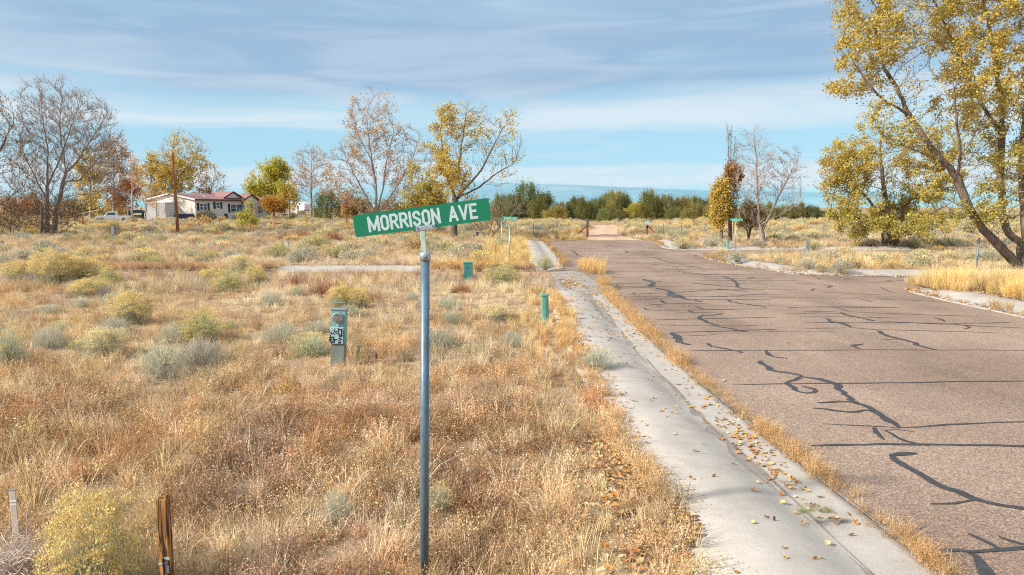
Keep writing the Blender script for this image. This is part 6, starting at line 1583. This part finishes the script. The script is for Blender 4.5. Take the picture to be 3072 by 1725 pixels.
# ---- utility pole
t = P(530, 458, 63); g = float(H(t.x, 63)); h = t.z - g; r = empty('utility_pole', (P(534, 700, 63).x, 63, g), label='tall bare orange-brown wooden utility pole before the cream house', cat='utility pole', rot=(0, R(-.7), 0))
m = MB(); m.tube([(0, 0, -.5), (0, 0, h * .5), (0, 0, h)], [.145, .125, .10], 14); m.obj('pole', M_POLE, r, smooth=True)
m = MB(); m.box((-.03, -.143, 1.42), (.05, .012, .26)); m.obj('tag', M_WHITE, r)

# ---- low rust-brown rail
g0 = P(813, 679, 76); g = float(H(g0.x, 76)); t = P(813, 666, 76); h = t.z - g; r = empty('rail', (P(840, 670, 76).x, 76, g), 0, 'low rust-brown hitching rail with two posts before the camper', 'rail'); wd = (867 - 813) / FPX * 76
for s_ in (-1, 1): m = MB(); m.tube([(s_ * wd / 2, 0, -.1), (s_ * wd / 2, 0, h)], .07, 8); m.obj('post', M_RUST, r)
m = MB(); m.tube([(-wd / 2, -.02, h * .80), (wd / 2, -.02, h * .80)], .055, 8); m.obj('crossbar', M_RUST, r)


# ---- wire fences with steel posts and braced timber ends
def fence(pxs, Y, label, endx, brace, box=False, pts=None):
    xs_ = [P(a, 690, Y).x for a in pxs]; ex = P(endx, 690, Y).x; allx = sorted(xs_ + [ex]); r = empty('wire_fence', (allx[0], Y, float(H(allx[0], Y))), 0, label, 'fence', 'wire fences at the end of the road'); o = Vector(r.location)
    def gz_(x): return float(H(x, Y)) - o.z
    for a in xs_:
        m = MB(); m.box((a - o.x, 0, gz_(a) + .5), (.045, .035, 1.2)); m.obj('post', M_RUST if rnd.random() < .5 else M_GREY, r)
    z = gz_(ex); m = MB(); m.tube([(ex - o.x, 0, z - .1), (ex - o.x, 0, z + 1.22)], [.11, .10], 10); m.obj('end_post', M_POLE, r)
    m = MB(); m.tube([(ex - o.x, -.05, z + .95), (ex - o.x + brace, -.05, z + .05)], .06, 8); m.obj('brace', M_POLE, r)
    for hz_ in (.35, .65, .95):
        m = MB(); q = []
        for a in np.linspace(allx[0], allx[-1], 14): q.append((a - o.x, 0, gz_(float(a)) + hz_ + .0))
        m.tube(q, .006, 3); m.obj('wire', M_GREY, r)
    return r, o, ex, z


fence([1659, 1707, 1600, 1548], 57, 'wire fence with braced timber post left of the dirt track', 1762, -.95)
fr, fo, fx, fz = fence([1991, 2045, 2115, 2200, 2270, 2352, 2470, 2580], 57, 'wire fence with braced timber post right of the dirt track', 1940, .95)
r = empty('notice_board', (fx, 56.86, float(H(fx, 57))), 0, 'small white-blue notice plate on the timber post right of the track', 'notice')
m = MB(); m.box((0, -.02, 1.12), (.34, .03, .30)); m.obj('plate', M_SIGNW, r, bevel=.01); m = MB(); m.box((.0, -.03, .78), (.16, .03, .16)); m.obj('lower_plate', M_BLK, r)
r = empty('post_cap', (P(1762, 690, 57).x, 56.95, float(H(P(1762, 690, 57).x, 57)) + 1.22), 0, 'grey metal bucket cap on the timber post left of the track', 'cap')
m = MB(); m.tube([(0, .05, 0), (0, .05, .17)], [.15, .13], 12); m.obj('cap', M_GREY, r)
fence([341, 460, 577, 660], 76, 'line of thin steel fence posts before the cream house', 250, .5)
fence([999, 960, 920], 78, 'thin steel fence posts left of the near sign blade', 1040, .5)
# ================================================================== HOUSE, CAMPER, PICKUP AND YARD THINGS
M_SIDING = noisy('siding_cream', [(0.3, (0.70, 0.64, 0.56)), (0.7, (0.78, 0.72, 0.64))], 0.8, 0.7, 4, stretch=(1, 1, 6))
M_ROOF = noisy('roof_brown', [(0.3, (0.27, 0.135, 0.125)), (0.7, (0.37, 0.20, 0.185))], 0.9, 0.55, 5, stretch=(1, 1, 1), fine=(9, .1))
M_TRIM = noisy('trim_brown', [(0.3, (0.07, 0.03, 0.03)), (0.7, (0.11, 0.05, 0.045))], 3, 0.6, 3)
M_SHUT = noisy('shutter_dark', [(0.3, (0.012, 0.03, 0.045)), (0.7, (0.02, 0.045, 0.06))], 4, 0.6, 3)
M_STEEL = noisy('container_white', [(0.3, (0.60, 0.58, 0.56)), (0.7, (0.74, 0.72, 0.70))], 1.2, 0.55, 6, stretch=(1, 1, .3), fine=(8, .07))
M_CAMP = noisy('camper_white', [(0.3, (0.66, 0.64, 0.62)), (0.7, (0.78, 0.76, 0.74))], 0.8, 0.35, 4, stretch=(1, 1, .4))
M_NAVY = noisy('navy_cover', [(0.3, (0.006, 0.010, 0.025)), (0.7, (0.014, 0.022, 0.05))], 3, 0.6, 4)
M_DECK = noisy('deck_wood', [(0.3, (0.30, 0.19, 0.14)), (0.7, (0.48, 0.34, 0.27))], 3, 0.85, 5)
M_TYRE = noisy('tyre', [(0.3, (0.015, 0.015, 0.015)), (0.7, (0.03, 0.03, 0.03))], 9, 0.9, 3)
M_YEL = noisy('yellow_paint', [(0.3, (0.60, 0.33, 0.04)), (0.7, (0.72, 0.42, 0.07))], 4, 0.5, 3)
M_PINK = noisy('cloth_pale', [(0.3, (0.60, 0.52, 0.45)), (0.7, (0.72, 0.65, 0.58))], 4, 0.8, 3)

U = Vector((.344, .939, 0)).normalized(); Vb = Vector((-U.y, U.x, 0)); A0 = P(587, 646, 105); A0.z = float(H(A0.x, A0.y)) - .05
hang = math.atan2(U.y, U.x)
house = empty('house', tuple(A0), hang, 'cream single-storey house with brown roof, dark shutters and twin front gables', 'house')
# local axes: x along the front to the right, y to the back; the front wall is y = 0
LEN, DEP = 17.0, 9.2; WH = P(586, 598, 105).z - A0.z; RH = P(528, 581, 105 + DEP / 2 * Vb.y).z - A0.z


def local_u(px):
    best = min(range(0, 2000), key=lambda i: abs(px - (1536 + FPX * (A0.x + U.x * i * .01) / ((A0.y + U.y * i * .01) * math.cos(PITCH) - (1.2 - CAM_Z) * math.sin(PITCH))))); return best * .01


def local_z(px, py):
    u = local_u(px); return P(px, py, A0.y + U.y * u).z - A0.z


mb = MB(); mb.box((LEN / 2, DEP / 2, WH / 2 - .3), (LEN, DEP, WH + .6)); mb.obj('wall', M_SIDING, house)
for s_, nm in ((0, 'gable_wall'), (1, 'gable_wall')):
    mb = MB(); xx = -.002 if s_ == 0 else LEN + .002; mb.prism([(0, WH), (DEP, WH), (DEP / 2, RH - .12)], xx - .05, xx + .05, 'x'); mb.obj(nm, M_SIDING, house)
sb = []
for i in range(int((WH) / .2)):          # lap siding shows on the lit gable wall
    z = .1 + i * .2; mb = MB(); mb.box((-.012, DEP / 2, z), (.03, DEP, .155), Matrix.Rotation(R(-4), 3, 'Y')); sb.append(mb.obj('siding_board', M_SIDING, house))
ov = .45; sl = (RH - WH) / (DEP / 2); z_e = WH - ov * sl
rf = MB(); th_ = .12
for side in (0, 1):
    y0, y1 = (-ov, DEP / 2) if side == 0 else (DEP + ov, DEP / 2)
    rf.add([(-ov, y0, z_e), (LEN + ov, y0, z_e), (LEN + ov, y1, RH), (-ov, y1, RH), (-ov, y0, z_e + th_), (LEN + ov, y0, z_e + th_), (LEN + ov, y1, RH + th_), (-ov, y1, RH + th_)],
           [(0, 1, 2, 3), (4, 7, 6, 5), (0, 4, 5, 1), (1, 5, 6, 2), (2, 6, 7, 3), (3, 7, 4, 0)])
roof = rf.obj('roof', M_ROOF, house)
m = MB(); m.box((LEN / 2, -ov - .012, z_e + .03), (LEN + 2 * ov, .02, .22)); m.obj('fascia', M_TRIM, house)
for side in (-1, 1):
    m = MB(); a = Vector((-ov - .015, DEP / 2 + side * (DEP / 2 + ov), z_e + .03)); b = Vector((-ov - .015, DEP / 2, RH + .03)); c = (a + b) / 2; ang = math.atan2(b.z - a.z, b.y - a.y)
    m.box(c, (.03, (b - a).length, .2), Matrix.Rotation(ang, 3, 'X')); m.obj('bargeboard', M_SIDING, house)
m = MB(); m.tube([(3.6, 1.6, WH + 1.6 * sl), (3.6, 1.6, WH + 1.6 * sl + .45)], .09, 8); m.obj('vent_pipe', M_WHITE, roof)
m = MB(); m.tube([(.2, DEP / 2 + .8, RH + .1), (.2, DEP / 2 + .8, RH + .9)], .04, 6); m.tube([(.2, DEP / 2 + .75, RH + .9), (.1, DEP / 2 + .6, RH + .95)], [.35, .05], 12); m.obj('satellite_dish', M_GREY, roof)


def cross_gable(u0, u1, y_front, z_base, rise, nm='front_gable', wall_to=None):
    uc = (u0 + u1) / 2; zt = z_base + rise; yb = min(DEP / 2, max(.3, (zt - WH) / sl)); yb0 = (z_base - WH) / sl
    m = MB(); m.prism([(u0 + .15, z_base), (u1 - .15, z_base), (uc, zt - .08)], y_front + .05, y_front + .12, 'y')
    if wall_to is not None: m.box((uc, y_front + .2, (z_base + wall_to) / 2), (u1 - u0 - .5, .3, z_base - wall_to))
    g = m.obj(nm, M_SIDING, house)
    m = MB(); o = .2
    for s_ in (-1, 1):
        ue = uc + s_ * ((u1 - u0) / 2 + o); ze = z_base - rise * o / ((u1 - u0) / 2)
        m.add([(ue, y_front - .15, ze), (uc, y_front - .15, zt), (uc, yb + .1, zt), (ue, yb0 - .1, ze), (ue, y_front - .15, ze + .1), (uc, y_front - .15, zt + .1), (uc, yb + .1, zt + .1), (ue, yb0 - .1, ze + .1)],
              [(0, 1, 2, 3), (4, 7, 6, 5), (0, 4, 5, 1), (3, 2, 6, 7), (0, 3, 7, 4), (1, 5, 6, 2)])
    m.obj('gable_roof', M_ROOF, g)
    m = MB()
    for s_ in (-1, 1):
        a = Vector((uc + s_ * ((u1 - u0) / 2 + o), y_front - .17, z_base - rise * o / ((u1 - u0) / 2) + .05)); b = Vector((uc, y_front - .17, zt + .05)); ang = math.atan2(b.z - a.z, b.x - a.x)
        m.box((a + b) / 2, ((b - a).length, .03, .2), Matrix.Rotation(-ang, 3, 'Y'))
    m.obj('gable_trim', M_TRIM, g)


ua, ub = local_u(681), local_u(735); cross_gable(ua, ub, .45, WH + .32, .95)
ua, ub = local_u(722), local_u(768); cross_gable(ua, ub, -.75, WH - .05, .95, wall_to=-.3)


def window(x0, x1, y0, y1, cols, shutters=(1, 1), yf=0.0):
    u0, u1 = local_u(x0), local_u(x1); z1 = local_z((x0 + x1) / 2, y0); z0 = local_z((x0 + x1) / 2, y1); w = u1 - u0; h = z1 - z0; uc = (u0 + u1) / 2; zc_ = (z0 + z1) / 2
    m = MB(); t = .07
    m.box((uc, yf - .03, z1), (w + .14, .07, .14)); m.box((uc, yf - .03, z0), (w + .14, .07, .14))
    for k in range(cols + 1): m.box((u0 + w * k / cols, yf - .03, zc_), (.13, .066, h - .14))
    m.box((uc, yf - .03, zc_), (w - .1, .06, .08)); f = m.obj('window', M_WHITE, house)
    m = MB(); m.box((uc, yf - .012, zc_), (w, .02, h)); m.obj('pane', M_GLASSD, f)
    for s_, on in ((-1, shutters[0]), (1, shutters[1])):
        if on: m = MB(); m.box((uc + s_ * (w / 2 + .32), yf - .03, zc_), (.40, .06, h + .1)); m.obj('shutter', M_SHUT, house)


window(600, 622, 610, 631, 2); window(649, 660.5, 607, 625, 1); window(692.5, 726, 612.5, 636, 2, (1, 0)); window(773, 788, 616, 640, 1, (1, 0)); window(741, 750, 612, 628, 1, (0, 0), -.76)

# ---- container
cA = P(498, 646, 104.6); cA.z = float(H(cA.x, cA.y)); cz = P(498, 608, 104.6).z - cA.z
lft = Vector((-.93, .37, 0)).normalized(); dpt = Vector((.37, .93, 0)).normalized()
ct = empty('shipping_container', tuple(cA), math.atan2(lft.y, lft.x) + math.pi, 'white ribbed metal container at the left end of the cream house', 'container')
# local: x runs right (so the body lies at -x), y runs away
Lc, Dc = 4.1, 3.2
m = MB(); m.box((-Lc / 2, Dc / 2, cz / 2 - .2), (Lc - .06, Dc - .06, cz + .3)); m.obj('wall', M_STEEL, ct)
for i in range(20): m = MB(); m.prism([(-Lc + .1 + i * (Lc - .2) / 19.5, -.0), (-Lc + .15 + i * (Lc - .2) / 19.5, -.05), (-Lc + .22 + i * (Lc - .2) / 19.5, -.05), (-Lc + .27 + i * (Lc - .2) / 19.5, 0)], -.2, cz - .12, 'z'); m.obj('rib', M_STEEL, ct)
for i in range(12): m = MB(); m.prism([(-.0, .1 + i * .26), (.05, .15 + i * .26), (.05, .22 + i * .26), (0, .27 + i * .26)], -.2, cz - .12, 'z'); m.obj('rib', M_STEEL, ct)
m = MB(); m.box((-Lc / 2, Dc / 2, cz), (Lc + .14, Dc + .14, .14)); m.obj('roof', M_STEEL, ct)
m = MB(); m.box((-1.55, -.09, .8), (.10, .05, 1.5)); m.obj('gas_pipe', M_GREY, ct)


# ---- pickup
def wheel(m_parent, x, y, r=.38, w=.26, mt=None):
    m = MB(); m.tube([(x, y - w / 2, r), (x, y + w / 2, r)], r, 16); o = m.obj('wheel', M_TYRE, m_parent); m = MB(); m.tube([(x, y - w / 2 - .01, r), (x, y - w / 2 + .05, r)], r * .55, 12); m.obj('rim', M_ALU, o)


def car_at(x, Y, rz, name, label, cat):
    b = P(x, 650, Y); return empty(name, (b.x, Y, float(H(b.x, Y))), rz, label, cat)


pk = car_at(342, 98, R(200), 'pickup_truck', 'white pickup truck parked below the poplars', 'pickup truck')     # local +x is the nose
m = MB(); m.prism([(2.6, .45), (2.65, .85), (2.5, 1.05), (1.35, 1.15), (-.55, 1.15), (-.6, 1.12), (-2.6, 1.12), (-2.65, .5)], -.95, .95, 'y'); m.obj('body', M_WHITE, pk, bevel=.05)
m = MB(); m.prism([(1.35, 1.13), (.75, 1.78), (.55, 1.84), (-.35, 1.84), (-.5, 1.78), (-.58, 1.13)], -.85, .85, 'y'); cb = m.obj('cab', M_WHITE, pk, bevel=.05)
for s_ in (-1, 1): m = MB(); m.prism([(1.1, 1.2), (.72, 1.68), (-.3, 1.70), (-.38, 1.2)], s_ * .856, s_ * .87, 'y'); m.obj('side_window', M_GLASSD, cb)
m = MB(); m.add([(1.34, -.75, 1.18), (1.34, .75, 1.18), (.80, .68, 1.76), (.80, -.68, 1.76)], [(0, 1, 2, 3)]); m.obj('windscreen', M_GLASSD, cb)
m = MB(); m.box((-1.6, 0, 1.125), (1.9, 1.6, .02)); m.obj('bed_floor', M_GREY, pk)
for x in (1.7, -1.65):
    for y in (-.86, .86): wheel(pk, x, y)
pk.scale = (.82, .82, .82)
for y in (-.7, .7): m = MB(); m.box((2.62, y, .82), (.05, .3, .18)); m.obj('headlight', M_GLASSD, pk)

# ---- fifth-wheel camper: side faces the camera's left, nose to the right
cp = car_at(895, 140, R(-36), 'camper_trailer', 'white fifth-wheel camper trailer with rounded nose beside the orange tree', 'camper')
sc = (P(905, 606, 140).z - cp.location.z) / 3.55
m = MB(); m.prism([(-6.5, .75), (1.2, .75), (1.3, 1.55), (3.6, 1.55), (3.95, 1.9), (3.9, 2.7), (3.4, 3.25), (2.4, 3.5), (-6.4, 3.5), (-6.5, 3.3)], -1.2, 1.2, 'y'); m.obj('body', M_CAMP, cp, bevel=.22, seg=3)
m = MB(); m.box((1.55, -1.215, 2.35), (.7, .04, .85)); w_ = m.obj('window', M_GLASSD, cp)
m = MB(); m.tube([(-5.5, -1.3, 3.1), (.3, -1.3, 3.1)], .09, 8); m.obj('awning', M_GREY, cp)
m = MB(); m.prism([(1.0, 1.25), (2.2, 1.3), (3.2, 1.7), (3.1, 1.78), (2.2, 1.45), (1.0, 1.4)], -1.225, -1.205, 'y'); m.obj('stripe', M_GREY, cp)
m = MB(); m.box((3.2, 0, 1.60), (1.2, 2.1, .1)); m.obj('nose_trim', M_GREY, cp)
for x in (-3.4, -2.5): wheel(cp, x, -1.1, .4, .25)
m = MB(); m.box((-1.6, -1.1, .4), (5.4, .05, .75)); m.obj('skirt', M_DECK, cp)
for y in (-.8, .8): m = MB(); m.tube([(1.6, y, 0), (1.6, y, .8)], .06, 8); m.obj('landing_leg', M_GREY, cp)
cp.scale = (sc, sc, sc)

# ---- the rest of the yard
tr = car_at(554, 103.2, R(10), 'covered_trailer', 'low navy-covered trailer parked against the gable wall', 'trailer')
m = MB(); m.prism([(-1.3, .45), (1.35, .45), (1.2, 1.05), (1.0, 1.15), (-1.2, 1.15), (-1.35, 1.0)], -.7, .7, 'y'); m.obj('cover', M_NAVY, tr, bevel=.08); m = MB(); m.tube([(-1.3, 0, .5), (-3.0, 0, .35)], .05, 6); m.obj('drawbar', M_RUST, tr)
for y in (-.75, .75): wheel(tr, 0, y, .33, .2)
sh = car_at(413, 107, R(12), 'open_shelter', 'small dark open-fronted shelter between pickup and container', 'shelter')
for x in (-.95, .95): m = MB(); m.box((x, 0, .65), (.34, 1.2, 1.4)); m.obj('side_wall', M_SHUT, sh)
m = MB(); m.prism([(-1.25, 1.25), (1.25, 1.25), (1.1, 1.55), (.3, 1.75), (-.9, 1.65)], -.75, .75, 'y'); m.obj('roof', M_SHUT, sh); m = MB(); m.box((0, .3, .7), (1.2, .3, .5)); m.obj('hay_bale', M_DECK, sh)
yf = car_at(1024, 112, R(10), 'play_frame', 'yellow metal frame standing right of the dark conifer', 'play frame')
for x in (-.55, .55): m = MB(); m.tube([(x, -.3, -.1), (x, 0, 2.0)], .07, 6); m.tube([(x, .4, -.1), (x, 0, 2.0)], .07, 6); m.obj('leg', M_YEL, yf)
m = MB(); m.tube([(-.9, 0, 2.0), (.95, 0, 2.0)], .08, 6); m.obj('crossbar', M_YEL, yf)
tb = car_at(659, 106, R(60), 'picnic_table', 'pale picnic table on the patio before the house', 'table')
m = MB(); m.box((0, 0, .75), (1.7, .8, .07)); m.obj('table_top', M_PINK, tb)
for x in (-.7, .7):
    for y in (-.3, .3): m = MB(); m.box((x, y, .33), (.09, .09, .78)); m.obj('leg', M_PINK, tb)


def chair(x, Y, rz, label):
    c = car_at(x, Y, rz, 'patio_chair', label, 'chair'); c['group'] = 'patio chairs'
    m = MB(); m.box((0, 0, .45), (.5, .5, .06)); m.obj('seat', M_SHUT, c); m = MB(); m.box((0, .24, .8), (.5, .05, .7)); m.obj('backrest', M_SHUT, c)
    for a in (-.2, .2):
        for b in (-.2, .2): m = MB(); m.box((a, b, .2), (.05, .05, .46)); m.obj('leg', M_SHUT, c)


chair(678, 108, R(20), 'dark patio chair right of the picnic table'); chair(649, 105, R(100), 'dark patio chair left of the picnic table'); chair(722, 112, R(-40), 'dark patio chair right of the fire bowl')
fb = car_at(707, 109, 0, 'fire_bowl', 'pale round bowl on a dark stand before the wide window', 'fire bowl')
m = MB(); m.tube([(0, 0, .55), (0, 0, .75), (0, 0, .9)], [.3, .55, .6], 14); m.obj('bowl', M_PINK, fb); m = MB(); m.tube([(0, 0, -.05), (0, 0, .55)], [.35, .12], 8); m.obj('stand', M_SHUT, fb)
tag(link('patio', MB().box((0, 0, 0), (.01, .01, .01)).obj('x', M_DECK).data), kind='structure').scale = (0, 0, 0)
for o in list(bpy.data.objects):
    if o.name == 'x' or o.name.startswith('patio') and not o.name.startswith('patio_'): bpy.data.objects.remove(o)
# round dark shrub and small spruce by the house and camper
b = P(620, 650, 103); shrub('green', (b.x, 103, float(H(b.x, 103)) - .05), 3.1, 2.1, 'round dark red-green bush below the left windows of the house', 'bushes by the house', (.26, .24, .16))
b = P(601, 650, 102.5); shrub('ochre', (b.x, 102.5, float(H(b.x, 102.5)) - .05), 1.6, 1.7, 'small red-brown bush at the corner of the house', 'bushes by the house', (.42, .22, .2))
b = P(882, 650, 112); shrub('green', (b.x, 112, float(H(b.x, 112)) - .05), 1.8, 1.6, 'small dark green spruce-like bush before the camper', 'bushes by the house', (.14, .30, .26))
# leaning pipe gate left of the pickup
gt = car_at(272, 100, R(12), 'pipe_gate', 'pale pipe gate frame left of the white pickup', 'gate')
for x in (-.9, .9): m = MB(); m.tube([(x, 0, -.1), (x, 0, 1.5 + x * .2)], .05, 6); m.obj('post', M_PINK, gt)
m = MB(); m.tube([(-1.6, 0, 1.15), (.95, 0, 1.68)], .045, 6); m.obj('rail', M_PINK, gt)

# ---- pale curled tumbleweed at the bottom left corner
def curls(loc, n, rad, label, col, w=.0035):
    g = np.random.default_rng(99); A = Acc(); az = g.uniform(0, 6.28, n); P0 = np.stack([np.cos(az), np.sin(az), np.zeros(n)], 1) * rad * g.random((n, 1)) * .6; k = 9
    d = unit(n, g); d[:, 2] = np.abs(d[:, 2]) * .6 + .2; b2 = unit(n, g); t = np.linspace(0, 1, k)[None, :, None]; curl = g.uniform(1.5, 4.0, n)[:, None, None]; L_ = g.uniform(.5, 1.1, n)[:, None, None] * rad
    Pt = P0[:, None] + d[:, None] * (np.sin(t * curl) / curl) * L_ * 1.6 + b2[:, None] * ((1 - np.cos(t * curl)) / curl) * L_ * 1.2; Pt[:, :, 2] = np.abs(Pt[:, :, 2])
    A.add(tubes(Pt, np.full((n, k), w) * np.linspace(1, .5, k)[None], 4), np.repeat(np.clip(np.array(col) * (1 + g.normal(0, .12, (n, 1))), 0, 1), k * 4, 0))
    o = link('tumbleweed', A.mesh('tumbleweed', [M_PLANT]), None, loc); tag(o, label, 'tumbleweed')
g = P(40, 1690, 4.35); curls((g.x, 4.35, g.z - .05), 240, .34, 'pale tangled tumbleweed curled up at the bottom left corner', (.72, .62, .55))
g = G(705, 1110); curls((g.x, g.y, g.z), 40, .5, 'dark upright dry sticks right of the broad grey-green shrub', (.36, .27, .16))
g = G(1985, 1245)
# weeds growing through a joint of the walk
gx2, gy2 = gz0(2440, 1563); n = 26; scx = rng.uniform(-.17, .12, n) + gx2; scy = rng.normal(0, .015, n) + gy2 - .08
scatter('joint_weeds', 'small green-brown weeds in a joint of the near walk', np.stack([scx, scy, np.full(n, .115)], 1), rng.uniform(0, 6.28, n), rng.uniform(.12, .22, n), np.tile(np.array([[.34, .34, .18]]), (n, 1)), rng.choice([5, 7, 9], n), KN)

# ================================================================== LABELS THAT SINGLE OUT ONE SHRUB
LM = [(0, 'the left edge'), (155, 'the biggest bare tree'), (338, 'the grey slab pedestal'), (534, 'the utility pole'), (700, 'the dark meter pedestal'), (863, 'the pale teal pedestal'), (1130, 'the many-stemmed tree'), (1276, 'the near sign pole'), (1529, 'the DAKOTA AVE sign'),
      (1762, 'the left gate post'), (1945, 'the right gate post'), (2190, 'the poplars'), (2290, 'the forked bare tree'), (2423, 'the right slab pedestal'), (2675, 'the broad cottonwood'), (2936, 'the bare metal post'), (3072, 'the right edge')]
SHORT = {'on the near left lot': 'on the near left lot', 'scattered between the left side street and the bare trees': 'beyond the left side street', 'growing on the rise before the cream house': 'on the rise before the house', 'on the lot between the two right side streets': 'on the near right lot',
         'on the right beyond the second side street': 'past the second right side street', 'packed before the juniper row': 'before the junipers'}
import collections
zs = [o for o in COL.objects if o.get('group') and any(o['group'].endswith(z[0]) for z in ZONES)]
byl = collections.defaultdict(list)
for o in zs:
    zn = next(z[0] for z in ZONES if o['group'].endswith(z[0])); kd = o['group'][:-len(zn) - 1]; v = Vector(o.location); v.z -= CAM_Z
    px = 1536 + FPX * v.x / (v.y * math.cos(PITCH) - v.z * math.sin(PITCH)); nm = min(LM, key=lambda a: abs(a[0] - px)); w = o.scale.x
    sz = 'small' if w < 1.05 else ('large' if w > 1.6 else 'mid-sized')
    byl[(sz, kd.replace('rabbitbrush', 'bush').replace('sagebrush', 'sage'), SHORT[zn], nm[1])].append((px, v.y, o))
for (sz, kd, zn, nm), l in byl.items():
    l.sort(key=lambda a: a[1])
    for i, (px, y, o) in enumerate(l):
        nth = '' if len(l) == 1 else (('nearer ', 'farther ')[i] if len(l) == 2 else ('nearest ' if i == 0 else ('farthest ' if i == len(l) - 1 else ('second nearest ', 'third nearest ', 'fourth nearest ', 'fifth nearest ')[min(i - 1, 3)])))
        lb = '%s%s %s %s, by %s' % (nth, sz, kd, zn, nm); lb = lb if len(lb.split()) <= 16 else lb.replace('thin pale green', 'thin green').replace('second right', 'far').replace('the ', '', 1); o['label'] = lb
